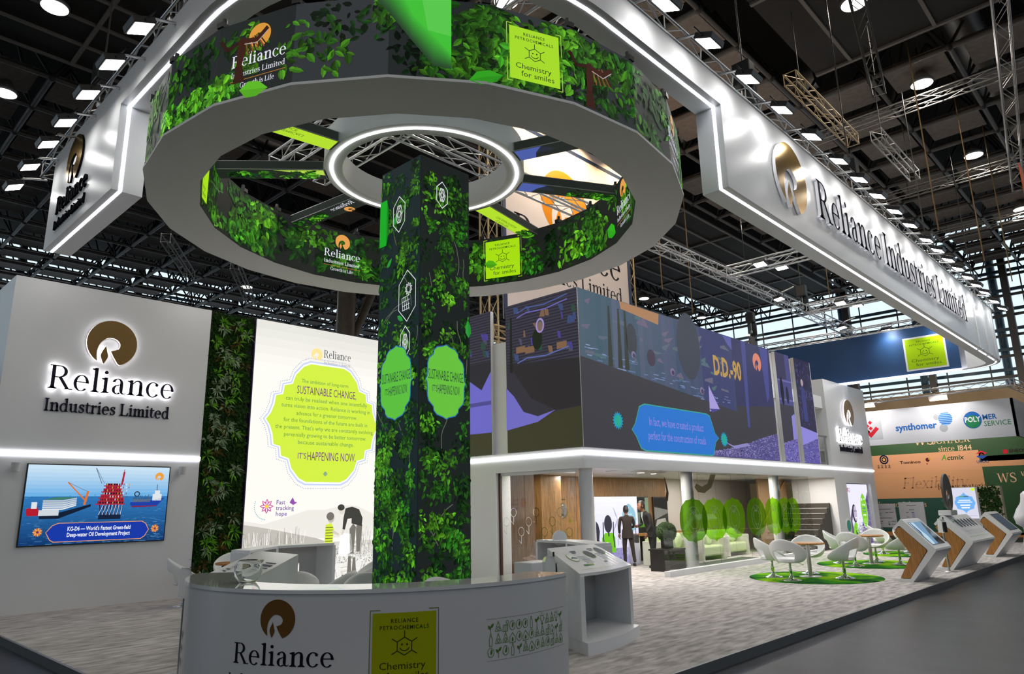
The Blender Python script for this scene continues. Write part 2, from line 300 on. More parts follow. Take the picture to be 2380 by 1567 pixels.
# ------------------------------------------------------------------ flat pictures (screens, prints): coloured polygons in layers
class Pic:
    def __init__(s): s.P = []
    def poly(s, pts, col, lay=0): s.P.append((pts, col, lay)); return s
    def rect(s, u0, v0, u1, v1, col, lay=0): return s.poly([(u0, v0), (u1, v0), (u1, v1), (u0, v1)], col, lay)
    def ell(s, cx, cy, rx, ry, col, lay=0, n=24): return s.poly([(cx+rx*cos(2*pi*i/n), cy+ry*sin(2*pi*i/n)) for i in range(n)], col, lay)
    def line(s, pts, w, col, lay=0, close=False):
        if close: pts = list(pts)+[pts[0], pts[1]]
        for i in range(len(pts)-1-(1 if close else 0)):
            a, b = pts[i], pts[i+1]; dx, dy = b[0]-a[0], b[1]-a[1]; l = hypot(dx, dy)
            if l < 1e-9: continue
            nx, ny = -dy/l*w/2, dx/l*w/2; ex, ey = dx/l*w*.3, dy/l*w*.3
            s.poly([(a[0]+nx-ex, a[1]+ny-ey), (a[0]-nx-ex, a[1]-ny-ey), (b[0]-nx+ex, b[1]-ny+ey), (b[0]+nx+ex, b[1]+ny+ey)], col, lay)
        return s
    def ring(s, cx, cy, rx, ry, w, col, lay=0, a0=0, a1=360, n=24):
        return s.line([(cx+rx*cos(R(a0+(a1-a0)*i/n)), cy+ry*sin(R(a0+(a1-a0)*i/n))) for i in range(n+1)], w, col, lay)
    def text(s, txt, u, v, h, col, lay=1, font='sans', al='c', fit=None, flip=False, **k):
        P, w = text_polys(txt, h, font, **k)
        q = (fit/w) if fit else 1; x0 = u - (w*q/2 if al == 'c' else w*q if al == 'r' else 0)
        for p in P: s.poly([((u+(u-(x0+x*q)), v-y) if flip else (x0+x*q, v+y)) for x, y in p], col, lay)
        return s
    def emblem(s, cx, cy, r, col, lay=1, sx=1):
        for q in emblem_polys(cx, cy, r, sx): s.poly(q, col, lay)
        return s
    def leaf(s, x, y, L, wd, a, col, lay, dark=.62):
        ca, sa = cos(a), sin(a)
        def T(p, q): return (x+p*ca*L-q*sa*wd, y+p*sa*L+q*ca*wd)
        s.P.append(([T(0, 0), T(.28, -.45), T(.65, -.4), T(1, 0)], mul(col, dark), lay))
        s.P.append(([T(0, 0), T(1, 0), T(.65, .4), T(.28, .45)], col, lay))
    def foliage(s, u0, v0, u1, v1, n, rng, bright=1, size=.1, spread=.16, per=(16, 30), hue=0, lay=(1, 40)):
        """clumps of leaves, dim ones behind, bright ones in front"""
        for i in range(n):
            d = (i/n); cx, cy = rng.uniform(u0, u1), rng.uniform(v0, v1); k = (.10+.9*d**1.6*rng.uniform(.55, 1.1))*bright
            base = mixc((.03, .26, .012), (.17, .58, .02), rng.random()*(.25+.75*d)); base = mixc(base, (.012, .13, .03), (1-d)*.75)
            sp = spread*rng.uniform(.6, 1.3); la = lay[0]+(lay[1]-lay[0])*d; dr = rng.uniform(-2.2, -.9)
            for j in range(rng.randint(*per)):
                a = rng.gauss(dr, 1.0); r = sp*sqrt(rng.random()); th = rng.uniform(0, 2*pi)
                x, y = cx+r*cos(th), cy+r*sin(th)*1.1
                L = size*rng.uniform(.55, 1.25); q = k*rng.choice((.25, .45, .7, 1.0, 1.45))*rng.uniform(.8, 1.1)
                x2, y2 = x+L*cos(a), y+L*sin(a)
                if min(x, x2) < u0+.005 or max(x, x2) > u1-.005 or min(y, y2) < v0+.02 or max(y, y2) > v1-.02: continue
                s.leaf(x, y, L, L*rng.uniform(.4, .62), a, mul(base, q), la+rng.uniform(0, 1.2))
        return s
    def twig(s, x, y, a, L, rng, lay=6, col=(.1, .11, .08), lim=None):
        p = [(x, y)]
        for i in range(5):
            a += rng.uniform(-.3, .3); x += cos(a)*L/5; y += sin(a)*L/5; p.append((x, y))
        if lim and any(not(lim[0] < q[0] < lim[2] and lim[1] < q[1] < lim[3]) for q in p): return
        s.line(p, .012, col, lay)
    def card(s, u0, v0, w, h, lay=10, bg=None, ink=(.02, .03, .02), border=None):
        bg = bg or S('b4e61e'); X = lambda t: u0+t*w; Y = lambda t: v0+t*h
        s.rect(u0, v0, u0+w, v0+h, bg, lay); L = lay+1
        s.text('RELIANCE', X(.5), Y(.86), h*.055, ink, L, track=.06, bold=.012); s.text('PETROCHEMICALS', X(.5), Y(.765), h*.055, ink, L, track=.06, bold=.012, fit=w*.78)
        hx = [(X(.5)+w*.13*cos(R(90+60*i)), Y(.53)+w*.13*sin(R(90+60*i))) for i in range(6)]
        lw = w*.014; s.line(hx, lw, ink, L, close=True)
        for i in range(6):
            if i == 3: continue
            a = R(90+60*i); s.line([hx[i], (X(.5)+w*.225*cos(a), Y(.53)+w*.225*sin(a))], lw, ink, L)
        s.ell(X(.46), Y(.555), w*.016, w*.016, ink, L, 10); s.ell(X(.54), Y(.555), w*.016, w*.016, ink, L, 10)
        s.ring(X(.5), Y(.53), w*.075, w*.065, lw, ink, L, 200, 340, 8)
        s.text('Chemistry', X(.47), Y(.22), h*.1, ink, L, fit=w*.72); s.text('for smiles', X(.55), Y(.08), h*.1, ink, L, fit=w*.66)
        if border:
            b = w*.05; t = w*.012
            for sx, sy in ((0, 0), (1, 0), (0, 1), (1, 1)):
                cx, cy = u0+sx*w+(b if sx else -b), v0+sy*h+(b if sy else -b); dx, dy = (-1 if sx else 1), (-1 if sy else 1)
                s.line([(cx+dx*w*.1, cy), (cx, cy), (cx, cy+dy*h*.42)], t, border, L)
        return s
    def brand(s, cx, cy, h, white=(.85, .85, .9), gold=None, lay=10, tagline=True):
        """emblem over Reliance / Industries Limited / Growth is Life; h = total height"""
        gold = gold or S('e9a54a'); wd = h*.95
        s.emblem(cx, cy+h*.33, h*.19, gold, lay); s.text('Reliance', cx, cy-.09*h, h*.19, white, lay, 'serif', fit=wd)
        s.text('Industries Limited', cx, cy-.25*h, h*.085, white, lay, 'serif', fit=wd*.98)
        if tagline:
            s.rect(cx-wd/2, cy-.315*h, cx+wd/2, cy-.305*h, mul(gold, .6), lay); s.text('Growth is Life', cx, cy-.43*h, h*.08, white, lay, 'serif', fit=wd*.62)
        return s
    def build(s, name, fn, parent, m, cuts=None, step=.0004, base=.002, label=None):
        mb = MB()
        for pts, col, lay in s.P:
            d = base+lay*step
            if len(pts) > 4 or (len(pts) == 4 and not convex(pts)):
                tr = tessellate_polygon([[Vector((a, b, 0)) for a, b in pts]]); pcs = [[pts[i] for i in t] for t in tr]
            else: pcs = [pts]
            if cuts:
                for c in cuts:
                    nx = []
                    for p in pcs:
                        lo, hi = min(q[0] for q in p), max(q[0] for q in p)
                        if lo < c-1e-6 and hi > c+1e-6: nx += [z for z in (clip(p, c, 1), clip(p, c, -1)) if len(z) > 2]
                        else: nx.append(p)
                    pcs = nx
            for p in pcs: mb.add([fn(a, b, d) for a, b in p], [tuple(range(len(p)))], col)
        return mb.obj(name, m, parent, label=label)
def convex(p):
    sg = 0
    for i in range(len(p)):
        a, b, c = p[i], p[(i+1) % len(p)], p[(i+2) % len(p)]; z = (b[0]-a[0])*(c[1]-b[1])-(b[1]-a[1])*(c[0]-b[0])
        if abs(z) < 1e-12: continue
        if sg and (z > 0) != (sg > 0): return False
        sg = z
    return True
def clip(p, c, side):
    o = []
    for i in range(len(p)):
        a, b = p[i], p[(i+1) % len(p)]; ia, ib = (a[0]-c)*side >= 0, (b[0]-c)*side >= 0
        if ia: o.append(a)
        if ia != ib: t = (c-a[0])/(b[0]-a[0]); o.append((c, a[1]+(b[1]-a[1])*t))
    return o
def cartouche(cx, cy, rx, ry, n=7):
    """ogee panel outline: tips left/right and top/bottom, stepped shoulders"""
    q = [(1, 0), (.93, .07), (.91, .2), (.91, .42), (.85, .56), (.68, .66), (.62, .7), (.6, .8), (.45, .9), (.15, .95), (0, 1)]
    a = q + [(-x, y) for x, y in q[-2::-1]]; a = a + [(x, -y) for x, y in a[-2:0:-1]]
    return [(cx+x*rx, cy+y*ry) for x, y in a]
def letters3d(mb_face, mb_side, polys, fn, d0, d1):
    for p in polys:
        n = len(p); F = [fn(a, b, d1) for a, b in p]; B = [fn(a, b, d0) for a, b in p]
        if n > 4:
            for t in tessellate_polygon([[Vector((a, b, 0)) for a, b in p]]): mb_face.add([F[i] for i in t], [(0, 1, 2)])
        else: mb_face.add(F, [tuple(range(n))])
        k = -.004
        mb_side.add([fn(a, b, d1+k) for a, b in p]+B, [(i, (i+1) % n, n+(i+1) % n, n+i) for i in range(n)])
# ------------------------------------------------------------------ materials
WHITE = mat('white_panel', (.74, .75, .77), .35, spec=.4)
WHITE_G = mat('white_gloss', (.78, .78, .78), .06, spec=.7, coat=.5)
SATIN = mat('satin_white_panel', (.72, .72, .73), .3, spec=.5)
GREYW = mat('grey_white_paint', (.5, .5, .5), .6)
WHITE_K = mat('white_lacquer', (.78, .78, .78), .25, spec=.4)
ALU = mat('aluminium', (.62, .62, .63), .32, 1)
ALU_D = mat('dull_aluminium', (.42, .4, .38), .4, .9)
STEEL = mat('brushed_steel', (.5, .5, .48), .3, 1)
CHROME = mat('chrome', (.8, .8, .82), .06, 1)
BLACK = mat('black_plastic', (.012, .012, .013), .4)
DARKM = mat('dark_steel', (.05, .046, .043), .5, .3)
LEATHER = mat('white_leather', (.76, .77, .76), .42, bump=(60, .06))
STRIPM = mat('led_strip', (.9, .9, 1), .5, emit=(.95, .96, 1), es=STRIP)
FLOODM = mat('flood_face', (.9, .9, .9), .5, emit=(1, .99, .97), es=FLOOD)
LAMPM = mat('hall_lamp_face', (.9, .9, .9), .5, emit=(1, .95, .85), es=3.2)
DOWNM = mat('downlight_face', (.9, .9, .9), .5, emit=(1, .95, .88), es=9)
GLASS = glass_mat('clear_glass', (.9, .94, .92), 1.9)
OAK = ramp_mat('oak_veneer', S('6a4a26'), S('a87c48'), (14, 14, .8), 3, .45, .3, .7)
OAK2 = ramp_mat('oak_laminate', S('96642e'), S('bd8645'), (10, 10, .8), 4, .4, .3, .7)
CARPET = ramp_mat('grey_streaky_carpet', S('8f8b89'), S('cfcac7'), (2.2, 7.5, 1), 1.3, .95, .3, .7, 12, .25, spec=.05)
HALLF = ramp_mat('dark_hall_floor', (.006, .0065, .008), (.024, .026, .031), (.9, .5, 1), 2.2, .36, .3, .75, 8, spec=.14)
PRINT = pic_mat('print_inks', 'print'); LED = pic_mat('led_screen', 'screen', SCREEN, .5); BOX = pic_mat('light_box_print', 'screen', 1.0, .3)
SOFF = mat('matt_white_soffit', (.88, .87, .85), .7)

# ------------------------------------------------------------------ the hall
fl = MB().box(-34, -34, -.3, 50, 50, -.1).obj('floor', HALLF); tag(fl, kind='structure')
# exhibition stand platform with its carpet
X0, Y0, X1, Y1 = 2.83, 4.27, 33.6, 18.0
pf = MB().box(X0, Y0, -.1, X1, Y1, 0).obj('floor_stand', CARPET); tag(pf, kind='structure')
for n, b in (('trim_1', (X0-.02, Y0-.035, -.1, X1, Y0, .012)), ('trim_2', (X0-.035, Y0-.035, -.1, X0, Y1, .012))):
    tag(MB().box(*b).obj(n, mat('dark_edge_profile', (.16, .16, .165), .4, .7)), kind='structure')

ROOFM = ramp_mat('roof_sheet', (.025, .021, .018), (.04, .034, .029), (1, 14, 1), 3, .8)
ISLM = ramp_mat('dark_ceiling_board', (.022, .0185, .0165), (.032, .027, .024), (1, 1, 1), .6, .7)
TUBEM = mat('grey_painted_tube', (.13, .115, .10), .5); STRUT = mat('dark_strut', (.05, .044, .04), .6); PANM = ramp_mat('acoustic_board', (.27, .23, .205), (.33, .285, .255), (3, 3, 3), 2, .9)
BARM = mat('ceiling_bar', (.24, .21, .185), .5)
ceil = MB().box(-34, -34, 16.8, 46, 46, 17.0).obj('ceiling', ROOFM); tag(ceil, kind='structure')
ISL = [(-22, 14.1, 43.0, 20.8), (-22, -12, 19.9, 6.2)]          # lowered dark ceiling fields
for i, (a, b, c, d) in enumerate(ISL):
    is_ = MB().box(a, b, 14.0, c, d, 16.6).obj('lowered_field', ISLM, ceil)
    g = MB(); x = c - .02
    k = 0
    while x > max(a, -6):
        g.box(x-.05, b, 13.93, x+.05, d, 14.0); x -= 4.3
    y = b
    while y <= d+.01: g.box(max(a, -6), y-.045, 13.94, c, y+.045, 14.0); y += (d-b)/6 if i == 0 else 2.15
    g.obj('ceiling_bars', BARM, is_)
def in_isl(x, y, m=0): return any(a-m < x < c+m and b-m < y < d+m for a, b, c, d in ISL)
NX = [21.4+2.16*k for k in range(-9, 12)]; NY = [3.05+2.12*k for k in range(-8, 21)]
def runs(vals, test):
    out = []; cur = None
    for v in vals:
        if test(v): cur = [cur[0], v] if cur else [v, v]
        else:
            if cur and cur[1] > cur[0]: out.append(cur)
            cur = None
    if cur and cur[1] > cur[0]: out.append(cur)
    return out
for y in NY:
    for a, b in runs(NX, lambda x: not in_isl(x, y)): MB().tube([(a, y, 14.1), (b, y, 14.1)], .075, 6).obj('chord_tube', TUBEM, ceil)
for x in NX:
    for a, b in runs(NY, lambda y: not in_isl(x, y)): MB().tube([(x, a, 14.1), (x, b, 14.1)], .085, 6).obj('chord_tube', TUBEM, ceil)
st = MB(); rest = MB(); npan = 0; rng = random.Random(4)
for x in NX:
    for y in NY:
        if in_isl(x, y): continue
        st.ball((x, y, 14.1), .13, 6, 4)
        ctr = (x+1.08, y+1.06, 16.4)
        if not in_isl(x+1.08, y+1.06):
            for dx, dy in ((0, 0), (2.16, 0), (0, 2.12), (2.16, 2.12)): st.tube([(x+dx, y+dy, 14.1), ctr], .045, 4, False)
        if not in_isl(x+1.08, y+1.06, .9) and x+2 < 46 and rng.random() < .86:
            px, py = x+.22, y+.22; m = MB().box(px, py, 14.3, px+1.7, py+1.62, 14.36)
            if npan < 95 and 12 < x < 40 and y > -2: m.obj('acoustic_panel', PANM, ceil); npan += 1
            else: rest.box(px, py, 14.3, px+1.7, py+1.62, 14.36)
tag(st.obj('space_frame_strut', STRUT, ceil), kind='stuff'); tag(rest.obj('far_acoustic_panel', PANM, ceil), kind='stuff')
for (p, q, r) in (((22.5, 12.6, 15.6), (22.5, 7.0, 15.6), .42), ((27.5, 13.5, 15.5), (27.5, 7.5, 15.5), .4), ((9.5, 23.0, 15.2), (13.2, 23.0, 15.2), .45), ((20, 2.8, 15.4), (27, 2.8, 15.4), .5)):
    MB().tube([p, q], r, 14).obj('air_duct', ALU_D, ceil)

# end walls of the hall: glass curtain walls
BLUEF = mat('blue_grey_steel', (.035, .075, .11), .4); BROWNF = mat('bronze_column', (.055, .045, .04), .5); BEIGE = ramp_mat('beige_wall_board', S('8a7458'), S('9c866a'), (.4, .4, .4), 2, .8)
def facade(name, along, fix, a0, a1, z0, z1, colz, low):
    """glazed wall in the plane x=fix (along 'y') or y=fix (along 'x')"""
    P = (lambda t, z, d: (fix+d, t, z)) if along == 'y' else (lambda t, z, d: (t, fix+d, z))
    def bx(mb, t0, t1, za, zb, d0, d1):
        v = [P(t, z, d) for z in (za, zb) for t, d in ((t0, d0), (t1, d0), (t1, d1), (t0, d1))]
        mb.add(v, [(3, 2, 1, 0), (4, 5, 6, 7), (0, 1, 5, 4), (1, 2, 6, 5), (2, 3, 7, 6), (3, 0, 4, 7)])
    wl = MB(); bx(wl, a0, a1, -.1, z0, 0, .3); W_ = wl.obj(name, low); tag(W_, kind='structure')
    gl = MB(); gl.quad(P(a0, z0, .1), P(a1, z0, .1), P(a1, z1, .1), P(a0, z1, .1)); gl.obj('glazing', glass_mat('facade_glass', (.97, 1.0, 1.0)), W_)
    for t in colz: m = MB(); bx(m, t-.17, t+.17, z0, z1, -.35, 0); m.obj('mullion_column', BROWNF, W_)
    for t in colz:
        m = MB(); m.tube([P(t+.75 if along == 'y' else t-.75, z0, 1.2), P(t+.75 if along == 'y' else t-.75, z1, 1.2)], .22, 10); m.obj('outer_column', BLUEF, W_)
    z = z0+.35; k = 0
    while z < z1:
        m = MB(); bx(m, a0, a1, z, z+.14, -.06, .06); m.obj('transom', DARKM, W_)
        m = MB(); bx(m, a0, a1, z+.5, z+.68, .9, 1.0); m.obj('sun_louvre', BLUEF, W_); z += 1.12
    t = a0
    m = MB()
    while t < a1: bx(m, t-.03, t+.03, z0, z1, 0, .07); t += 2.1
    m.obj('glazing_bar', DARKM, W_)
facade('wall_right', 'y', 46, -22, 46, 7.6, 16.8, [20.6, 14.4, 10.2, 6.0, 1.8, -2.4], BEIGE)
facade('wall_back', 'x', 46, -22, 46, 9.0, 16.8, [-4, 2.2, 8.4, 14.6, 20.8, 27, 33.2, 39.4], DARKM)

tag(MB().box(-34, -34, -.1, 46, -33.7, 10).obj('wall_front', DARKM), kind='structure'); tag(MB().box(-34, -34, -.1, -33.7, 46, 10).obj('wall_west', DARKM), kind='structure')  # unseen hall walls, put in to block low sky light
# round hall lamps
def hall_lamp(x, y, z, label, first=[None]):
    if first[0] is None:
        t = thing('ceiling_lamp', label, 'lamp', (x, y, z), 0, 'round lamps under the hall roof')
        MB().lathe([(.3, -.02), (.33, .05), (.2, .26), (.1, .42)], 28).obj('lamp_housing', ALU_D, t, False)
        MB().lathe([(.0001, -.03), (.28, -.025), (.3, -.02)], 28).obj('lamp_face', LAMPM, t, False)
        MB().tube([(0, 0, .42), (0, 0, 1.2)], .03, 6).obj('drop_rod', DARKM, t, False)
        la = bpy.data.lights.new('lamp_light', 'AREA'); la.shape = 'DISK'; la.size = .55; la.energy = HALL_LAMP_W; la.color = (1, .93, .84)
        lo = bpy.data.objects.new('lamp_light', la); C.objects.link(lo); lo.parent = t; lo.location = (0, 0, -.06); first[0] = t
        return
    place(first[0], False, (x, y, z), 0, label)
for x, y, z, l in ((22.5, 4.05, 13.9, 'round hall lamp seen through a thin lattice truss at upper right'), (29.0, 4.0, 13.9, 'round hall lamp above the cable at the right'),
        (36.3, 3.66, 13.9, 'round hall lamp close to the orange banner'), (28.9, 12.1, 13.9, 'round hall lamp just left of the long white fascia'),
        (3.3, 23.6, 13.9, 'round hall lamp at the left edge of the picture'), (3.27, 18.4, 13.9, 'big round lamp cut by the top left edge of the picture'),
        (17.2, 36.6, 13.9, 'small round lamp over the far hall above the light box'), (35.7, 22.7, 13.9, 'round lamp just right of the white banner tower'),
        (42.5, 22.6, 13.9, 'round lamp in front of the glazed end wall'), (17.3, 4.27, 13.9, 'round lamp cut by the top edge at right'),
        (30.5, 22.5, 13.9, 'round lamp low behind the video wall'), (38.0, 9.5, 13.9, 'round lamp left of the far glass columns')):
    hall_lamp(x, y, z, l)
for x, y in ((-4, 4), (-3, -5), (5, -5), (12, -4), (20, -5), (-8, 12), (11, 10.4), (16.5, 11.5), (30, -4)): hall_lamp(x, y, 13.9, 'round hall lamp outside the picture')

# round hall column with brace, lit warm, behind the light box
COLM = ramp_mat('bronze_column_paint', S('5b4d40'), S('6d5d4d'), (1, 1, 1), 2, .5)
t = thing('hall_column', None, None, (17.6, 27.2, -.1), kind='structure')
MB().tube([(17.6, 27.2, -.1), (17.6, 27.2, 16.8)], .42, 20).obj('column_shaft', COLM, t); MB().tube([(20.6, 27.2, 15.5), (17.9, 27.2, 9.2)], .2, 10).obj('brace', COLM, t); MB().tube([(20.9, 27.2, -.1), (20.9, 27.2, 16.8)], .5, 20).obj('column_shaft', COLM, t)
# ------------------------------------------------------------------ the logo wall at the left
YW = 15.7
W_ = MB().box(X0, YW, 0, 6.6, YW+2.2, 6.2).obj('wall_left', SATIN); tag(W_, kind='structure')
MB().box(X0-.02, YW-.03, 2.8, 6.6, YW+.0, 2.88).obj('light_strip', STRIPM, W_)
GOLD = mat('bronze_gold_face', S('7a5a1e'), .38, .25); INK = mat('dark_violet_face', S('1a152c'), .6, spec=.2); HALO = mat('halo_white', (.9, .9, .9), .5, emit=(1, .97, 1), es=2.4)
def wall_xz(y): return lambda a, b, d: (a, y-d, b)
def wall_sign(name, label, fn, emb, lines, depth=(.03, .075), face=INK, gold=GOLD, side=None, loc=(0, 0, 0)):
    """raised emblem and raised words; lines: (text, x, z, cap height, fitted width, halo)"""
    t = thing(name, label, 'sign', loc)
    a, b = MB(), MB(); letters3d(a, b, emblem_polys(*emb), fn, *depth)
    e = a.obj('emblem', gold, t); b.obj('emblem_edge', side or HALO, e)
    for txt, x, z, h, wd, halo in lines:
        q = wd/text_polys(txt, h, 'serif')[1]; xo = 0
        for word in txt.split(' '):                       # each word is its own row of letters
            P, w0 = text_polys(word, h, 'serif'); a, b = MB(), MB()
            letters3d(a, b, [[(x+xo+px*q, z+pz) for px, pz in p] for p in P], fn, *(depth if halo else (.0, .03)))
            l = a.obj('lettering', face, t, label='dark raised word '+word); b.obj('letter_edge', (side or HALO) if halo else face, l)
            xo += (w0+text_polys(' ', h, 'serif')[1])*q
    return t
wall_sign('wall_sign', 'halo-lit gold emblem with raised words on the white logo wall at left', wall_xz(YW), (4.6, 5.11, .47),
    [('Reliance', 3.53, 4.08, .46, 2.38, 1), ('Industries Limited', 3.55, 3.66, .24, 2.32, 0)], loc=(4.6, YW, 3.6))

# video screen set in the logo wall
def screen_wall():
    t = thing('video_screen', 'wall screen showing oil rig and ships at sea under the light strip', 'screen', (4.7, YW, 1.18))
    x0, x1, z0, z1 = 3.44, 5.97, 1.18, 2.64
    MB().box(x0-.02, YW-.035, z0-.02, x1+.02, YW, z1+.02).obj('screen_frame', BLACK, t)
    p = Pic(); Wd, Hh = x1-x0, z1-z0
    for i in range(20):
        v = i/20; c = mixc(S('0d3a72'), S('2f7cc0'), min(1, v*1.6)) if v < .6 else mixc(S('6fb4e8'), S('d4eaf8'), (v-.6)/.4)
        p.rect(0, v*Hh, Wd, (v+.05)*Hh, c, 0)
    r = random.Random(3)
    for i in range(420):
        u, v = r.random()*Wd, (r.random()**1.2)*.62*Hh; l = .02+.12*r.random()*(1.1-v)
        p.rect(u, v, min(Wd, u+l), v+.006, mixc(S('072a58'), S('5aa4da'), r.random()), 1)
    u = lambda t: t*Wd; v = lambda t: t*Hh
    red, dk, wh = S('b02438'), S('3a1024'), S('dfe6ec')
    # rig: legs, stacked decks, derrick and crane
    for i in range(7): p.line([(u(.515+i*.024), v(.36)), (u(.50+i*.026), v(.50))], .018, dk, 3); p.line([(u(.50+i*.026), v(.36)), (u(.53+i*.022), v(.50))], .008, wh, 4)
    p.rect(u(.50), v(.30), u(.66), v(.36), S('10203c'), 2)
    for j in range(7):
        a, b = .47+.008*j+.006*(j % 2), .68-.006*j
        p.rect(u(a), v(.49+j*.04), u(b), v(.505+j*.04), red, 5); p.rect(u(a+.015), v(.505+j*.04), u(b-.01), v(.53+j*.04), mixc(dk, red, .3*(j % 3)), 4)
        for k in range(9): p.rect(u(a+.02+k*.02), v(.505+j*.04), u(a+.026+k*.02), v(.53+j*.04), r.choice([red, wh, S('d8a050'), red]), 6)
    p.line([(u(.50), v(.77)), (u(.45), v(.97))], .012, S('5b6c86'), 6); p.line([(u(.52), v(.77)), (u(.452), v(.97))], .01, S('7d8da4'), 6)
    p.line([(u(.645), v(.76)), (u(.655), v(.92))], .035, red, 6); p.line([(u(.655), v(.8)), (u(.655), v(.96))], .012, red, 6)
    # accommodation barge with orange crane, red tug
    p.poly([(u(.10), v(.40)), (u(.11), v(.32)), (u(.23), v(.32)), (u(.44), v(.47)), (u(.44), v(.50)), (u(.24), v(.40))], S('0d1c33'), 5)
    p.rect(u(.10), v(.36), u(.23), v(.43), S('cfd8e0'), 6)
    for j in range(5): p.poly([(u(.12), v(.43+j*.026)), (u(.25), v(.43+j*.026)), (u(.34), v(.48+j*.022)), (u(.34), v(.497+j*.022)), (u(.25), v(.45+j*.026)), (u(.12), v(.45+j*.026))], mixc(wh, S('9aa8b4'), j*.15), 6)
    p.poly([(u(.12), v(.56)), (u(.25), v(.56)), (u(.34), v(.59)), (u(.2), v(.59))], S('3f7d62'), 7)
    org = S('e0762c'); p.line([(u(.395), v(.50)), (u(.41), v(.66))], .04, org, 7); p.line([(u(.39), v(.56)), (u(.27), v(.78))], .022, org, 7); p.line([(u(.41), v(.66)), (u(.27), v(.78))], .006, S('5f4a3c'), 7)
    p.poly([(u(.02), v(.40)), (u(.03), v(.36)), (u(.10), v(.36)), (u(.10), v(.42)), (u(.09), v(.47)), (u(.02), v(.45))], S('b5182c'), 6); p.rect(u(.05), v(.45), u(.085), v(.53), wh, 7)
    # blue supply ship
    p.poly([(u(.72), v(.49)), (u(.74), v(.45)), (u(.92), v(.46)), (u(.98), v(.58)), (u(.88), v(.545)), (u(.72), v(.52))], S('1e3ea8'), 6); p.poly([(u(.73), v(.455)), (u(.92), v(.462)), (u(.92), v(.475)), (u(.73), v(.468))], S('8e2432'), 7)
    p.rect(u(.885), v(.54), u(.955), v(.63), wh, 6); p.rect(u(.90), v(.63), u(.94), v(.68), wh, 6); p.line([(u(.915), v(.68)), (u(.915), v(.76))], .012, S('33465e'), 6); p.rect(u(.74), v(.52), u(.87), v(.56), S('5c6f86'), 6)
    p.ring(u(.765), v(.63), .045, .045, .02, S('2b3a50'), 6)
    for i in range(12): p.line([(u(.74+i*.012), v(.56)), (u(.745+i*.012), v(.58+.04*r.random()))], .012, S('3a4d66'), 7)
    # caption banner
    cap = [(.165, .15), (.2, .23), (.24, .26), (.82, .26), (.85, .23), (.875, .15), (.85, .07), (.82, .035), (.22, .035), (.195, .06)]
    p.poly([(u(.5+(a-.5)*1.012), v(.15+(b-.15)*1.07)) for a, b in cap], S('f0a060'), 8); p.poly([(u(a), v(b)) for a, b in cap], S('1438a8'), 9)
    p.text('KG-D6 — World\'s Fastest Green-field', u(.52), v(.165), .075, (.9, .92, 1), 10, bold=.02, fit=u(.44)); p.text('Deep-water Oil Development Project', u(.52), v(.09), .075, (.9, .92, 1), 10, bold=.02, fit=u(.44))
    for cx in (.11, .925):
        for i in range(14): a = 2*pi*i/14; p.leaf(u(cx), v(.16), .085, .035, a, S('ecb35c') if i % 2 else S('d8703c'), 8, .9)
        p.ell(u(cx), v(.16), .022, .022, S('7a2f5a'), 9)
    p.emblem(u(.925), v(.87), .085, S('f0a03c'), 8)
    p.build('screen_image', lambda a, b, d: (x0+a, YW-.036-d, z0+b), t, LED)
screen_wall()
for x, l in ((3.22, 'small round white spotlight left of the wall screen'), (6.2, 'small round white spotlight right of the wall screen')):
    t = thing('wall_spotlight', l, 'lamp', (x, YW, 2.55), 0, 'small spotlights on the logo wall')
    MB().tube([(x, YW, 2.6), (x, YW-.1, 2.6)], .03, 8).obj('arm', GREYW, t)
    MB().tube([(x, YW-.12, 2.5), (x, YW-.12, 2.66)], .07, 14).obj('lamp_head', GREYW, t)

# living moss wall
t = thing('moss_wall', 'tall panel of dark green living plants between logo wall and light box', 'plant wall', (7.1, YW, 0))
MB().box(6.602, YW+.05, 0, 7.63, YW+.4, 6.2).obj('backing_board', mat('dark_soil_board', (.012, .016, .008), .9), t)
r = random.Random(8); mb = MB()
def tuft(mb, x, y, z, n, L, wd, cols, up=.3):
    for i in range(n):
        a = r.uniform(0, 2*pi); d = Vector((cos(a), -r.uniform(.25, .9), sin(a)+up)).normalized(); s = Vector((sin(a), 0, -cos(a)))*wd*r.uniform(.6, 1.2); l = L*r.uniform(.6, 1.2)
        p = Vector((x, y, z)); m = p+d*l*.55; e = p+d*l+Vector((0, 0, -.25*l)); c = r.choice(cols)
        mb.add([p, m-s, e, m+s], [(0, 1, 2, 3)], c)
G1 = [S('16300e'), S('1f3f14'), S('285018'), S('14280c'), S('30461a'), S('1a3612')]
for i in range(2600): tuft(mb, r.uniform(6.64, 7.6), YW+.05, r.uniform(.03, 6.17), 4, .1, .03, G1)
for i in range(46): tuft(mb, r.uniform(6.72, 7.5), YW+.03, r.uniform(.2, 6.0), 13, .2, .016, [S('7d8f6c'), S('92a585'), S('6f8560')])
for i in range(34): tuft(mb, r.uniform(6.72, 7.5), YW+.03, r.uniform(.2, 6.0), 10, .2, .02, [S('4f8a1e'), S('6aa52a')])
for i in range(30): tuft(mb, r.uniform(6.72, 7.5), YW+.03, r.uniform(.2, 6.0), 9, .16, .02, [S('54421c'), S('664e22'), S('453616')])
tag(mb.obj('foliage', PRINT, t), kind='stuff')

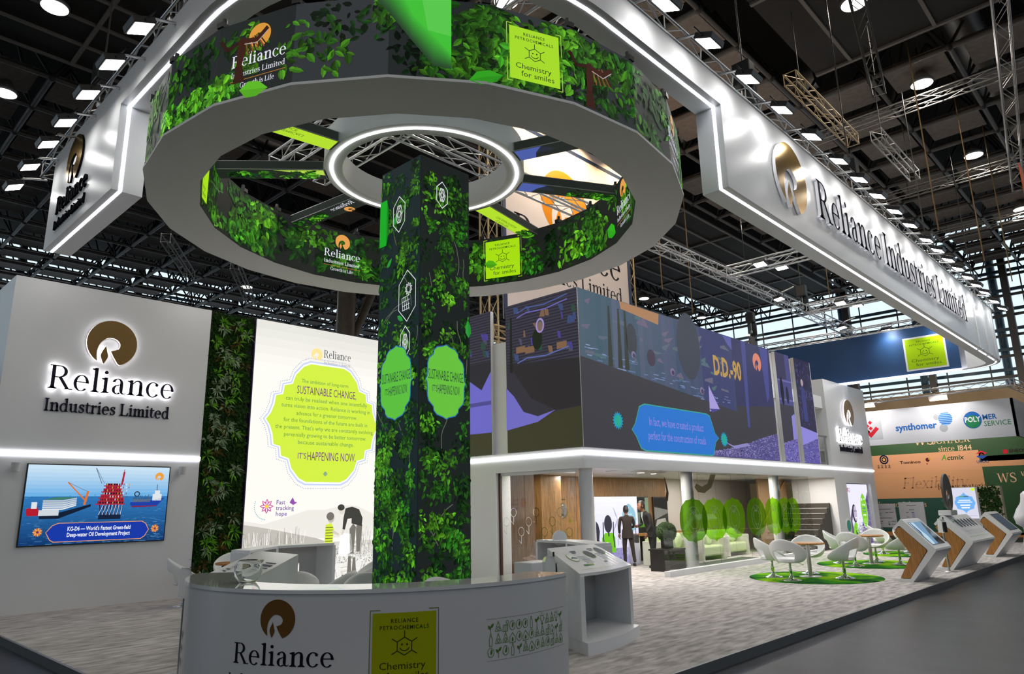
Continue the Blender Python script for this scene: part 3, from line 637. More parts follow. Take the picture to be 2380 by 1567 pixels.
# tall light box with the cartouche
def light_box():
    x0, x1, zt = 7.66, 11.66, 6.2
    t = thing('light_box', 'tall glowing white display panel with lime cartouche and wetland photo', 'light box', (9.66, YW, 0))
    MB().box(x0, YW-.02, 0, x1, YW+.35, zt).obj('frame', mat('dark_violet_frame', S('3a2a52'), .4), t)
    p = Pic(); Wd = x1-x0; cx = Wd/2; r = random.Random(12)
    for i in range(30): p.rect(.02, i*zt/30+.0, Wd-.02, (i+1)*zt/30, mixc(S('e9e7e0'), S('c9c8c2'), max(0, (i-24)/7)), 0)
    # ogee cartouche, dotted outline, text
    k = [(1, 0), (.93, .1), (.88, .25), (.86, .4), (.75, .43), (.73, .58), (.6, .62), (.55, .78), (.42, .94), (.3, 1)]
    sh = k+[(-x, y) for x, y in k[::-1]]; sh = sh+[(x, -y) for x, y in sh[-2:0:-1]]
    o = lambda rx, ry: [(cx+x*rx, 3.83+y*ry) for x, y in sh]
    p.poly(o(1.68, 1.53), S('b9c4e6'), 2); p.poly(o(1.64, 1.49), S('eaf0ea'), 3); p.poly(o(1.6, 1.45), S('c3dd3e'), 4)
    d = o(1.75, 1.6)
    for i in range(len(d)):
        a, b = d[i], d[(i+1) % len(d)]; n = max(1, int(hypot(b[0]-a[0], b[1]-a[1])/.045))
        for j in range(n): p.rect(a[0]+(b[0]-a[0])*j/n-.009, a[1]+(b[1]-a[1])*j/n-.009, a[0]+(b[0]-a[0])*j/n+.009, a[1]+(b[1]-a[1])*j/n+.009, S('7d86b4'), 2)
    g, pu = S('5c8a4a'), S('6a3a72'); z = 4.83
    p.text('The ambition of long-term', cx-.05, 4.79, .095, g, 5, fit=1.35)
    p.text('SUSTAINABLE CHANGE,', cx+.02, 4.51, .2, pu, 5, fit=1.72)
    for i, (s, wd) in enumerate((('can truly be realised when one intentfully', 2.35), ('turns vision into action. Reliance is working in', 2.55), ('advance for a greener tomorrow.', 1.75), ('for the foundations of the future are built in', 2.4), ('the present. That\'s why we are constantly evolving,', 2.8), ('perennially growing to be better tomorrow.', 2.35), ('because sustainable change.', 1.6))):
        p.text(s, cx+.05, 4.33-i*.175, .1, g, 5, fit=wd)
    p.text('IT\'S', cx-.62, 2.93, .14, pu, 5, fit=.24); p.text('HAPPENING NOW.', cx+.22, 2.9, .21, pu, 5, fit=1.4)
    for i in range(8): p.leaf(cx+.05, 2.58, .07, .03, i*pi/4, S('8aa0b0') if i % 2 else S('6f9a3c'), 5, .9)
    p.emblem(cx-.33, 5.55, .16, S('f0d48c'), 5); p.text('Reliance', cx+.27, 5.5, .2, S('3f3f46'), 5, 'serif', fit=.82); p.text('Industries Limited', cx+.27, 5.33, .085, S('9a9aa0'), 5, 'serif', fit=.8)
    # flower mark
    for i in range(8): a = i*pi/4; p.leaf(.55, 1.82, .17, .085, a, S('b33a86'), 5, .95); p.leaf(.55+.03*cos(a), 1.82+.03*sin(a), .11, .04, a, S('f2d8e8'), 6, .95)
    p.ell(.55, 1.82, .04, .04, S('e8c23c'), 7)
    for i, s in enumerate(('Fast', 'tracking', 'hope')): p.text(s, .78, 1.86-i*.13, .1, S('6a4a9a'), 5, al='l', bold=.01)
    p.poly([(1.12, 1.9), (1.2, 2.02), (1.25, 1.92), (1.32, 1.9), (1.22, 1.84)], S('8a4aa0'), 5)
    for i in range(14): a = R(160+i*8); p.rect(.55+.3*cos(a)-.01, 1.82+.3*sin(a)-.01, .55+.3*cos(a)+.01, 1.82+.3*sin(a)+.01, S('4aa0b8'), 5)
    # black and white wetland photograph: hills, reeds, water, man and boy
    hill = [(.02, 1.05), (.02, 1.5), (.5, 1.42), (1.0, 1.55), (1.6, 1.72), (2.1, 1.72), (2.6, 1.82), (3.0, 1.8), (3.5, 1.6), (3.98, 1.45), (3.98, 1.05)]
    p.poly(hill, S('dcd9d2'), 1); p.poly([(.02, 1.0), (.02, 1.42), (.5, 1.34), (1.2, 1.2), (1.9, 1.05), (2.2, .95), (2.2, .85), (.02, .85)], S('b4b0a8'), 2)
    p.rect(.02, .62, Wd-.02, .95, S('c9c6bf'), 2); p.rect(.02, .0, Wd-.02, .62, S('dedcd6'), 2)
    for i in range(1500):
        u = r.uniform(.04, Wd-.04); v = r.uniform(.45, .72) if u < 2.2 else r.uniform(.42, .85); q = r.random(); c = mixc(S('5c5a54'), S('f2f1ec'), q)
        p.leaf(u, v, r.uniform(.03, .06), .03, r.uniform(0, pi), c, 3+q, 1)
    for i in range(240):
        u = r.choice([r.uniform(.05, 1.5), r.uniform(3.1, 3.9)]); v = r.uniform(.5, .7); L = r.uniform(.2, .7); a = r.gauss(pi/2, .08)
        p.line([(u, v), (min(Wd-.04, max(.04, u+L*cos(a))), v+L*sin(a))], .008, r.choice([S('f6f5f0'), S('8d8a82'), S('a5a29a')]), 5)
    for i in range(260): u, v = r.uniform(.05, Wd-.2), r.uniform(.03, .45); p.rect(u, v, u+r.uniform(.03, .2), v+.012, mixc(S('efeee9'), S('a8a59e'), r.random()**2), 3)
    def man(ox, oy, k, fl=1):
        Y = lambda v: oy+fl*v*k; X = lambda u: ox+u*k
        dk, md, lt = S('3b3b37'), S('6f6c64'), S('cfc9bf')
        p.poly([(X(.28), Y(0)), (X(.40), Y(0)), (X(.46), Y(.75)), (X(.36), Y(.85)), (X(.24), Y(.7))], md, 6); p.poly([(X(.5), Y(.05)), (X(.62), Y(.05)), (X(.68), Y(.8)), (X(.5), Y(.9)), (X(.46), Y(.7))], md, 6)
        p.poly([(X(.30), Y(.85)), (X(.66), Y(.76)), (X(.68), Y(1.0)), (X(.55), Y(1.25)), (X(.3), Y(1.33)), (X(.08), Y(1.28)), (X(.02), Y(1.0)), (X(.0), Y(.7)), (X(.08), Y(.68)), (X(.16), Y(.98)), (X(.3), Y(1.0))], dk, 7)
        p.poly([(X(.0), Y(.7)), (X(.08), Y(.68)), (X(.02), Y(.54)), (X(-.06), Y(.54))], lt, 7); p.ell(X(-.04), Y(1.24), .1*k, .13*k, lt, 8, 12); p.ell(X(-.07), Y(1.31), .12*k, .09*k, dk, 9, 12)
    man(2.6, .64, .86); man(2.62, .58, .62, -1)
    bx, by, k = 2.16, .62, .8
    p.rect(bx-.02, by, bx+.12, by+.34, S('45453f'), 6); p.poly([(bx-.06, by+.3), (bx+.16, by+.3), (bx+.2, by+.62), (bx+.12, by+.78), (bx-.04, by+.74)], S('c8dc3a'), 7)
    for i in range(6): p.rect(bx-.04, by+.34+i*.065, bx+.17, by+.36+i*.065, S('5f6a2a'), 8)
    p.poly([(bx+.16, by+.62), (bx+.34, by+.52), (bx+.34, by+.47), (bx+.14, by+.54)], S('cbbfae'), 8); p.ell(bx+.1, by+.9, .1, .12, S('b5aea2'), 8, 12); p.ell(bx+.08, by+.94, .11, .1, S('6e6a62'), 9, 12)
    p.poly([(2.5, .62), (2.55, 1.15), (2.85, 1.12), (2.92, .7), (2.7, .6)], S('f3f2ee'), 6)
    for i in range(40): u = r.uniform(.2, 3.9); p.line([(u, .03), (u+r.uniform(-.2, .2), r.uniform(.15, .5))], .008, S('77746c'), 6)
    p.build('printed_panel', lambda a, b, d: (x0+a, YW-.022-d, b), t, BOX)
light_box()

# ------------------------------------------------------------------ square LED column
CX, CY = 6.15, 7.53; CS = .45; CT = 6.5
t = thing('led_column', 'square column of screens showing leafy branches inside the ring', 'video column', (CX, CY, 0))
MB().box(CX-CS, CY-CS, 0, CX+CS, CY+CS, CT).obj('column_core', BLACK, t)
def col_screen(side):
    p = Pic(); r = random.Random(20+side); Wd = 2*CS
    p.rect(0, 0, Wd, CT, (.010, .014, .013) if side else (.008, .018, .020), 0)
    for i in range(14): p.twig(r.uniform(.1, .8), r.uniform(.3, 6.2), r.uniform(.6, 2.2), r.uniform(.3, .6), r, 9, S('5d6455'), (.02, .05, .88, 6.4))
    p.foliage(.0, 0, Wd, CT, 125, r, 1.05, .078, .13, (20, 34)); p.foliage(.0, .0, Wd, 2.5, 50, r, 1.1, .085, .13, (20, 32))
    if side == 0: p.rect(0, 5.35, .16, 6.05, S('0da81e'), 46); p.poly([(.16, 5.35), (.2, 5.5), (.2, 5.9), (.16, 6.05)], S('0a7f18'), 46)
    for (x, z, L, a) in ((.32, 5.6, .2, 1.0), (.45, 4.25, .16, -.6), (.2, 5.0, .16, .9)) if side == 0 else ((.86, 4.0, .26, 1.6),): p.leaf(x, z, L, L*.45, a, S('2c9c3a'), 47, .8)
    wh = (.75, .78, .8)
    def hexa(cx, cz, h, w_, inner):
        H_ = [(cx, cz+h), (cx+w_, cz+h*.5), (cx+w_, cz-h*.5), (cx, cz-h), (cx-w_, cz-h*.5), (cx-w_, cz+h*.5)]; p.line(H_, .011, wh, 48, close=True)
        if inner == 'sun':
            p.ring(cx+.03, cz+.09, .045, .05, .009, wh, 48); p.line([(cx+.03+(.075 if i % 2 else .055)*cos(i*pi/10), cz+.09+(.085 if i % 2 else .06)*sin(i*pi/10)) for i in range(20)], .008, wh, 48, close=True)
            for i in range(4): p.line([(cx-.09+i*.045, cz-.2), (cx-.11+i*.04, cz-.02)], .008, wh, 48); p.line([(cx-.1, cz-.2+i*.06), (cx+.05, cz-.18+i*.06)], .008, wh, 48)
        else:
            for q in (.55, .38, .2): p.line([(cx+w_*q*cos(R(a)), cz+h*q*sin(R(a))) for a in range(0, 360, 60 if q != .38 else 90)], .009, wh, 48, close=True)
            p.ring(cx, cz, w_*.5, h*.45, .008, wh, 48, n=12)
    if side == 0: hexa(.45, 5.74, .27, .13, 'rose'); hexa(.66, 4.5, .36, .18, 'sun'); hexa(.63, 3.86, .22, .1, 'rose')
    else: hexa(.37, 6.0, .2, .1, 'rose')
    cz = 3.34
    p.poly(cartouche(.44 if side == 0 else .45, cz, .36, .51), S('2a6ea8'), 50); p.poly(cartouche(.44 if side == 0 else .45, cz, .345, .495), S('68c23c') if side else S('5cc03c'), 51)
    p.text('SUSTAINABLE CHANGE.', .45, cz+.01, .135, (.02, .05, .04), 52, fit=.62); p.text('IT\'S', .25, cz-.15, .085, (.02, .05, .04), 52, fit=.09); p.text('HAPPENING NOW.', .5, cz-.17, .125, (.02, .05, .04), 52, fit=.4)
    fn = (lambda a, b, d: (CX-CS-d, CY+CS-a, b)) if side == 0 else (lambda a, b, d: (CX-CS+a, CY-CS-d, b))
    p.build('screen_face', fn, t, LED)
col_screen(0); col_screen(1)
for i, (x, y, rz) in enumerate(((CX+CS+.001, CY, 0), (CX, CY+CS+.001, 1))):
    p = Pic(); r = random.Random(33+i); p.rect(0, 0, .9, CT, (.01, .014, .013), 0); p.foliage(0, 0, .9, CT, 60, r, .9, .085, .14, (14, 24))
    p.build('screen_face', (lambda a, b, d: (CX+CS+d, CY-CS+a, b)) if i == 0 else (lambda a, b, d: (CX+CS-a, CY+CS+d, b)), t, LED)

# ------------------------------------------------------------------ big LED ring with hub ring and spokes
RO, RI, ZR, ZT, NF = 3.65, 3.03, 5.7, 6.62, 24
t = thing('led_ring', 'giant hanging ring of leafy screens around the square column', 'video ring', (CX, CY, ZR))
def facet(Rr, sgn):
    """u along the polygon, v up; sgn +1 seen from outside, -1 seen from inside"""
    seg = 2*Rr*sin(pi/NF)
    def fn(a, b, d):
        q = a/seg; i = int(floor(q+1e-9)); fr = q-i; A, B = 2*pi*i/NF*sgn, 2*pi*(i+1)/NF*sgn
        x = cos(A)+(cos(B)-cos(A))*fr; y = sin(A)+(sin(B)-sin(A))*fr; m = (A+B)/2
        return (CX+Rr*x+sgn*d*cos(m), CY+Rr*y+sgn*d*sin(m), ZR+b)
    return fn, seg
def polyring(mb, r0, r1, z, n=NF):
    A = [2*pi*i/n for i in range(n)]
    mb.add([(CX+r*cos(a), CY+r*sin(a), z) for a in A for r in (r0, r1)], [(2*i, 2*i+1, (2*i+3) % (2*n), (2*i+2) % (2*n)) for i in range(n)])
def polycyl(mb, r, z0, z1, n=NF, smooth=False):
    A = [2*pi*i/n for i in range(n)]
    mb.add([(CX+r*cos(a), CY+r*sin(a), z) for a in A for z in (z0, z1)], [(2*i, (2*i+2) % (2*n), (2*i+3) % (2*n), 2*i+1) for i in range(n)], None, smooth)
m = MB(); polyring(m, RI-.0, RO+.02, ZR); polyring(m, RI-.0, RO+.02, ZR+.03); polycyl(m, RO+.02, ZR, ZR+.03); polycyl(m, RI, ZR, ZR+.03); m.obj('soffit', SOFF, t)
m = MB(); polycyl(m, RO, ZR+.03, ZT); polycyl(m, RO-.08, ZR+.03, ZT); polyring(m, RO-.08, RO, ZT); m.obj('outer_frame', BLACK, t)
m = MB(); polycyl(m, RI, ZR+.03, ZT); polycyl(m, RI+.08, ZR+.03, ZT); polyring(m, RI, RI+.08, ZT); m.obj('inner_frame', BLACK, t)
# outer picture
fn, seg = facet(RO, 1); CIR = NF*seg; Hh = ZT-ZR; ang = lambda a: (a % 360)/360*CIR
p = Pic(); r = random.Random(51)
for i in range(NF): p.rect(i*seg, .02, (i+1)*seg, Hh, mixc((.012, .016, .015), (.030, .034, .038), r.random()**2), 0)
p.foliage(0, 0, CIR, Hh, 300, r, .75, .12, .2, (18, 34))
p.foliage(ang(176), 0, ang(200), .38, 44, r, 1.7, .11, .16, (16, 26)); p.foliage(ang(236), 0, ang(264), Hh, 60, r, 1.0, .12, .18)
# blurred leaf filling two panels, falling leaf, birds, brand block, lime card
b0 = ang(-137.5); b1 = ang(-125.5)
for j in range(14):
    q = j/13; o_ = .33*q
    p.poly([(b0+o_*.9, Hh-.004), (b1, Hh-.004), (b1, .14+o_*.5), (b1-(b1-b0)*.22, .16+o_), (b1-(b1-b0)*.5, .42+o_*.9)], mixc((.022, .06, .024), S('42c038'), q**1.3), 42+j*.5)
p.poly([(b0+(b1-b0)*.62, Hh-.004), (b1, Hh-.004), (b1, .5), (b0+(b1-b0)*.7, .55)], S('5ac84e'), 50)
p.leaf(ang(-157.4)-.16, .1, .36, .2, -.15, S('5cb822'), 60, .8); p.leaf(ang(-122)-.05, .03, .36, .16, .3, S('2fa01c'), 60, .8)
ub = ang(-156.6); p.brand(ub, .44, .72, (.78, .78, .88), S('d9973c'), 50)
def bird(ux, vz, k, fl=1):
    br, lt = S('3a1a10'), S('8a4a2c')
    p.poly([(ux-.04*k, vz+.1*k), (ux+.05*k, vz+.12*k), (ux+.08*k, vz-.15*k), (ux+.03*k, vz-.36*k), (ux-.06*k, vz-.36*k), (ux-.06*k, vz-.1*k)], br, 62); p.poly([(ux-.07*k, vz-.34*k), (ux+.05*k, vz-.34*k), (ux+.1*k, vz-.6*k), (ux-.1*k, vz-.6*k)], mul(br, .8), 62)
    for i in range(9): a = R(20+i*9); p.line([(ux+fl*(.05+.03*i)*k, vz+(.02+.012*i)*k), (ux+fl*(.05+.045*i+.04)*k, vz-(.2-.012*i)*k)], .02*k, lt if i % 2 else br, 62); 
    p.line([(ux+fl*.03*k, vz+.06*k), (ux+fl*.28*k, vz+.02*k), (ux+fl*.44*k, vz+.16*k)], .07*k, br, 63); p.line([(ux+fl*.06*k, vz+.0*k), (ux+fl*.28*k, vz-.03*k), (ux+fl*.46*k, vz+.12*k)], .012*k, S('b8a8b0'), 64)
    p.line([(ux-fl*.03*k, vz+.05*k), (ux-fl*.25*k, vz-.02*k), (ux-fl*.36*k, vz+.14*k)], .06*k, mul(br, .6), 61)
bird(ang(-160.2), .62, .72); bird(ang(-101.2), .5, .75)
p.card(ang(-116.2), .14, .56, .6, 52, S('a6dc28'), border=S('b4d84c'))
uc = ang(-70.5); p.brand(uc, .44, .72, (.62, .64, .8), S('c08a40'), 50)
p.brand(ang(20), .44, .72, (.78, .78, .88), S('d9973c'), 50); p.card(ang(70), .14, .56, .6, 52, S('a6dc28'))
cuts = [i*seg for i in range(1, NF)]
p.build('outer_screen', fn, t, LED, cuts, step=.0003)
# inner picture
fn, seg = facet(RI, -1); CIR = NF*seg; ang = lambda a: ((-a) % 360)/360*CIR
p = Pic(); r = random.Random(77)
for i in range(NF): p.rect(i*seg, .0, (i+1)*seg, Hh, (.012, .014, .012), 0)
p.foliage(0, 0, CIR, Hh, 250, r, 1.1, .13, .2, (18, 34))
p.foliage(ang(128), 0, ang(92), Hh*.85, 22, r, 1.0, .15, .2, (18, 30)); p.foliage(ang(38), 0, ang(-12), Hh, 40, r, 1.5, .13, .18, (18, 30))
p.brand(ang(80.3), .46, .74, (.82, .84, .92), S('e6a050'), 50); p.brand(ang(-39.6), .46, .74, (.82, .84, .92), S('e6a050'), 50)
p.card(ang(28.6), .12, .68, .72, 52, S('a8e010'), border=S('c8e850')); p.card(ang(157), .12, .6, .66, 52, S('a8e010'))
p.leaf(ang(29), .42, .26, .16, -.2, S('4fae14'), 66, .8); p.leaf(ang(-26), .3, .3, .26, -.5, S('2fae18'), 66, .85); p.twig(ang(142), .55, .2, .5, r, 45, S('5f6a58'))
p.build('inner_screen', fn, t, LED, [i*seg for i in range(1, NF)], step=.0003)
# clamps along the top edge
for i in range(NF):
    a = 2*pi*i/NF
    for rr in (RO-.04, RI+.04): MB().cbox((CX+rr*cos(a), CY+rr*sin(a), ZT+.03), (.12, .09, .06), a).tube([(CX+rr*cos(a), CY+rr*sin(a), ZT+.05), (CX+rr*cos(a), CY+rr*sin(a), ZT+.13)], .025, 6).obj('clamp', BLACK, t)
# hub ring
HR0, HR1, HZ0, HZ1 = 1.2, 1.46, 6.5, 6.88
m = MB(); n = 64
polyring(m, HR0, HR1, HZ0, n); polyring(m, HR0, HR1, HZ1, n); polycyl(m, HR0, HZ0, HZ1, n, True); polycyl(m, HR1, HZ0, HZ1, n, True)
hub = m.obj('hub_ring', SOFF, t); m = MB(); polyring(m, 1.335, 1.372, HZ0-.012, n); polycyl(m, 1.335, HZ0-.012, HZ0, n); polycyl(m, 1.372, HZ0-.012, HZ0, n); m.obj('light_strip', STRIPM, hub)
# spokes: box beams with screens under and beside
for k, a in enumerate((-68, -29, 11, 54, 97, 137, 173)):
    ca, sa = cos(R(a)), sin(R(a)); hw = .15; z0, z1 = 6.5, 6.64
    P = lambda u, v, z: (CX+ca*(HR1-.02+u)-sa*v, CY+sa*(HR1-.02+u)+ca*v, z); L = RI+.06-HR1
    m = MB(); vv = [P(u, v, z) for z in (z0, z1) for u, v in ((0, -hw), (L, -hw), (L, hw), (0, hw))]
    m.add(vv, [(3, 2, 1, 0), (4, 5, 6, 7), (0, 1, 5, 4), (1, 2, 6, 5), (2, 3, 7, 6), (3, 0, 4, 7)]); sp = m.obj('spoke', GREYW, t)
    p = Pic(); r = random.Random(90+k)
    kind = {0: 'blue', 1: 'blue', 2: 'lime', 4: 'brand', 5: 'half', 6: 'lime'}.get(k, 'leaf')
    p.rect(0.03, -hw+.01, L-.02, hw-.01, (.014, .018, .015), 0)
    if kind == 'lime':
        p.rect(.03, -hw+.01, L-.35, hw-.01, S('b4e02c'), 2); p.text('PETROCHEMICALS', .75, .03, .06, (.05, .12, .02), 3, fit=.6, flip=True); p.text('RELIANCE', .75, .12, .06, (.05, .12, .02), 3, fit=.36, flip=True)
    elif kind == 'blue': p.poly([(.03, -hw+.01), (.42, -hw+.01), (.3, .0), (.25, hw-.01), (.03, hw-.01)], S('4a5ca8'), 2); p.poly([(.42, -hw+.01), (.6, 0), (.3, .02), (.25, hw-.01), (.3, 0)], S('232a3a'), 2)
    elif kind == 'brand': p.text('Reliance', .36, .02, .1, (.8, .8, .9), 3, 'serif', fit=.55); p.emblem(.36, -.1, .09, S('e6a050'), 3)
    elif kind == 'half': p.poly([(.03, -.02), (.75, hw-.02), (.03, hw-.01)], S('b4d84c'), 2)
    if kind in ('leaf', 'half', 'blue', 'brand', 'lime'): p.foliage(.8 if kind in ('blue', 'brand') else (L-.45 if kind == 'lime' else .1), -hw, L, hw, 24, r, 1.5, .08, .08, (12, 20))
    p.build('spoke_screen', lambda a_, b_, d: P(a_, b_, z0-.001-d), sp, LED)
    for sg in (-1, 1):
        p = Pic(); p.rect(.03, .01, L-.02, z1-z0-.01, (.014, .018, .015), 0)
        p.build('spoke_side_screen', lambda a_, b_, d: P(a_, sg*(hw+.001+d), z0+b_), sp, LED)

# ------------------------------------------------------------------ hanging fascia frame over the stand edge
ZB, ZN, ZP, TH, RC = 6.2, 7.55, 8.0, .42, 3.5
XE, RE = 29.8, 1.3
def arc_pts(cx, cy, r, a0, a1, n): return [(cx+r*cos(R(a0+(a1-a0)*i/n)), cy+r*sin(R(a0+(a1-a0)*i/n))) for i in range(n+1)]
pathA = [(X0, 13.9), (X0, 10.47)]
pathB = [(X0, 10.47)] + arc_pts(X0+RC, Y0+RC, RC, 180, 270, 20) + [(9.18, Y0)]
pathC = [(9.18, Y0)] + [(XE-RE, Y0)] + arc_pts(XE-RE, Y0+RE, RE, -90, 0, 8)[1:] + [(XE, 16.5)]
def offset(path, d):
    o = []
    for i, q in enumerate(path):
        a, b = path[max(i-1, 0)], path[min(i+1, len(path)-1)]; dx, dy = b[0]-a[0], b[1]-a[1]; l = hypot(dx, dy); 
        # mitre for straight corners is not needed: arcs are smooth
        o.append((q[0]-dy/l*d, q[1]+dx/l*d))
    return o
def strip_wall(path, z0, z1, flip=False, smooth=True):
    m = MB(); n = len(path); m.add([(x, y, z) for x, y in path for z in (z0, z1)], [(2*i, 2*i+2, 2*i+3, 2*i+1) for i in range(n-1)], None, smooth); return m
def strip_flat(m, pa, pb, z):
    n = len(pa); m.add([(q[0], q[1], z) for pr in zip(pa, pb) for q in pr], [(2*i, 2*i+1, 2*i+3, 2*i+2) for i in range(n-1)]); return m
BLUE = ramp_mat('deep_blue_fabric', S('17406e'), S('1b4878'), (.3, .3, .3), 2, .5)
t = thing('hanging_fascia', 'long white hanging fascia frame with raised curved corner over the stand', 'hanging sign', (X0, Y0, ZB))
for path, zb in ((pathA, ZB), (pathB, ZN), (pathC, ZB)):
    inn = offset(path, TH)
    m = strip_wall(path, zb, ZP); o = m.obj('outer_panel', SATIN, t)
    m = MB(); strip_flat(m, path, offset(path, .1), zb); strip_flat(m, offset(path, .145), inn, zb); strip_flat(m, path, inn, ZP)
    for q in (0, -1): m.quad((*path[q], zb), (*inn[q], zb), (*inn[q], ZP), (*path[q], ZP))
    m.obj('soffit', WHITE, t)
    if path is pathC:
        i1 = [q for q in inn if q[0] < XE-TH-.02] ; strip_wall(inn[:-2], zb, ZP).obj('inner_lining', WHITE, t); strip_wall(inn[-2:], zb, ZP).obj('inner_lining', BLUE, t, label='deep blue inner lining')
        bx_ = MB(); strip_flat(bx_, offset(path, TH-.0)[-2:], offset(path, TH+.05)[-2:], zb-.02); bx_.add([(inn[-2][0], inn[-2][1], zb-.02), (inn[-1][0], inn[-1][1], zb-.02), (inn[-1][0], inn[-1][1], zb+.05), (inn[-2][0], inn[-2][1], zb+.05)], [(0, 1, 2, 3)]).obj('light_strip', STRIPM, t)
    else: strip_wall(inn, zb, ZP).obj('inner_lining', WHITE, t)
    m = MB(); strip_flat(m, offset(path, .1), offset(path, .145), zb-.004); strip_flat(m, offset(path, .1), offset(path, .145), zb+.02); m.obj('light_strip', STRIPM, t)
for (x, y, dx, dy) in ((9.18, Y0, 0, 1), (X0, 10.47, 1, 0)):
    m = MB(); a, b = .1, .145
    for q in (-.004,): 
        ox, oy = (-.004, 0) if dx == 0 else (0, -.004)
        m.quad((x+dx*a+ox, y+dy*a+oy, ZB), (x+dx*b+ox, y+dy*b+oy, ZB), (x+dx*b+ox, y+dy*b+oy, ZN), (x+dx*a+ox, y+dy*a+oy, ZN))
    m.obj('light_strip', STRIPM, t)
for x in (25.6, 26.9, 28.1): MB().box(x-.05, Y0-.03, ZB-.05, x+.05, Y0, ZP).box(x-.05, Y0-.1, ZB-.06, x+.05, Y0+.1, ZB-.01).obj('seam_bar', WHITE, t)
# lettering fixed on the fascia
WEDGE = mat('white_acrylic_edge', (.85, .85, .88), .3, emit=(.95, .95, 1), es=.12)  # slight emission lifts the plain white letter edges; they are no lamp
GOLDB = mat('polished_bronze', S('a8874a'), .22, .9); FINK = mat('black_face', S('100e16'), .85, spec=.05)
wall_sign('fascia_sign', 'bronze emblem and long black raised words on the right white fascia', wall_xz(Y0), (11.5, 7.1, .64),
    [('Reliance Industries Limited', 12.62, 6.73, .77, 11.4, 1)], (.015, .07), FINK, GOLDB, WEDGE, (11.6, Y0-.02, 6.5))
fnL = lambda a, b, d: (X0-d, a, b)
def mir(P): return P
t2 = thing('fascia_sign', 'dark emblem over raised words on the short white fascia at upper left', 'sign', (X0-.02, 12.5, 6.4))
# seen from outside (-x) words run towards -y
fnL = lambda a, b, d: (X0-d, 13.33-a, b)
for nm, polys, mm in (('emblem', emblem_polys(.82, 7.42, .42, 1), GOLDB), ('lettering', None, FINK), ('lettering', None, FINK)):
    a_, b_ = MB(), MB()
    if nm == 'emblem': letters3d(a_, b_, polys, fnL, .0, .035); e = a_.obj('emblem', mm, t2); b_.obj('emblem_edge', FINK, e)
for txt, z, h, wd in (('Reliance', 6.68, .3, 1.66), ('Industries Limited', 6.4, .15, 1.64)):
    P, w0 = text_polys(txt, h, 'serif'); a_, b_ = MB(), MB(); letters3d(a_, b_, [[(px*wd/w0, z+pz) for px, pz in q] for q in P], fnL, .0, .03)
    l = a_.obj('lettering', FINK, t2); b_.obj('letter_edge', FINK, l)
# lime card on the blue lining
t3 = thing('lime_sign', 'square lime sign with molecule face on the deep blue fascia lining', 'sign', (XE-TH-.03, 6.7, 6.4))
MB().box(XE-TH-.03, 5.95, 6.36, XE-TH, 7.35, 7.62).obj('board', WHITE, t3)
p = Pic(); p.card(.06, .06, 1.28, 1.14, 1, S('a4cc14'), (.05, .12, .02)); p.build('print', lambda a, b, d: (XE-TH-.031-d, 7.35-a, 6.36+b), t3, PRINT)

# ------------------------------------------------------------------ trusses, floodlights, hoists
def truss(label, p0, p1, s=.29, bay=.5, group=None, m=ALU, r=.025, name='lattice_truss', hang=False):
    p0, p1 = Vector(p0), Vector(p1); d = (p1-p0); L = d.length; d.normalize(); a = d.cross(Vector((0, 0, 1))) if abs(d.z) < .9 else Vector((1, 0, 0)); a.normalize(); b = a.cross(d).normalized()
    t = thing(name, label, 'truss', p0, 0, group); cr = [a*sx*s/2+b*sy*s/2 for sx, sy in ((-1, -1), (1, -1), (1, 1), (-1, 1))]
    for c in cr: MB().tube([p0+c, p1+c], r, 8).obj('chord', m, t)
    n = max(2, int(L/bay)); 
    for k in range(4):
        lc = MB(); A, B = cr[k], cr[(k+1) % 4]
        for i in range(n):
            q0, q1 = p0+d*L*i/n, p0+d*L*(i+1)/n
            lc.tube([q0+(A if i % 2 else B), q1+(B if i % 2 else A)], r*.42, 5, False)
        lc.obj('lacing', m, t)
    for q in (p0, p1):
        e = MB()
        for k in range(4): e.tube([q+cr[k], q+cr[(k+1) % 4]], r*.5, 5, False)
        e.obj('end_frame', m, t)
    if hang:
        for q in (p0+d*L*.15, p0+d*L*.85): MB().tube([q, (q.x, q.y, 14.0 if in_isl(q.x, q.y) else 16.8)], .012, 5).obj('hanging_wire', DARKM, t)
    return t
GT = 'trusses carrying the white fascia'
truss('long bright lattice truss above the right white fascia, nearest length', (6.2, 4.45, 8.22), (16, 4.45, 8.22), group=GT)
truss('long bright lattice truss above the right white fascia, farther length', (16, 4.45, 8.22), (29.3, 4.45, 8.22), group=GT)
truss('lattice truss above the short white fascia at upper left', (3.0, 15.0, 8.15), (3.0, 8.0, 8.15), group=GT)
for i, (a, b) in enumerate(zip(arc_pts(X0+RC, Y0+RC, RC-.17, 180, 270, 4)[:-1], arc_pts(X0+RC, Y0+RC, RC-.17, 180, 270, 4)[1:])):
    truss(['curved corner truss piece next to the left fascia', 'second curved corner truss piece above the raised fascia', 'third curved corner truss piece above the raised fascia', 'curved corner truss piece next to the right fascia'][i], (*a, 8.2), (*b, 8.2), group=GT)
GI = 'inner trusses over the stand'
truss('long inner lattice truss running over ring and video wall', (3.2, 9.1, 8.2), (16.5, 9.1, 8.2), group=GI)
truss('long inner lattice truss over the video wall, farther length', (16.5, 9.1, 8.2), (29.3, 9.1, 8.2), group=GI)
truss('cross truss with two floodlights joining the right fascia', (18.6, 8.9, 8.2), (18.6, 4.6, 8.2), group=GI)
truss('farther cross truss with two floodlights joining the right fascia', (24.4, 8.9, 8.2), (24.4, 4.6, 8.2), group=GI)
truss('truss above the blue lining at the far end', (29.55, 4.9, 8.2), (29.55, 16, 8.2), group=GI)
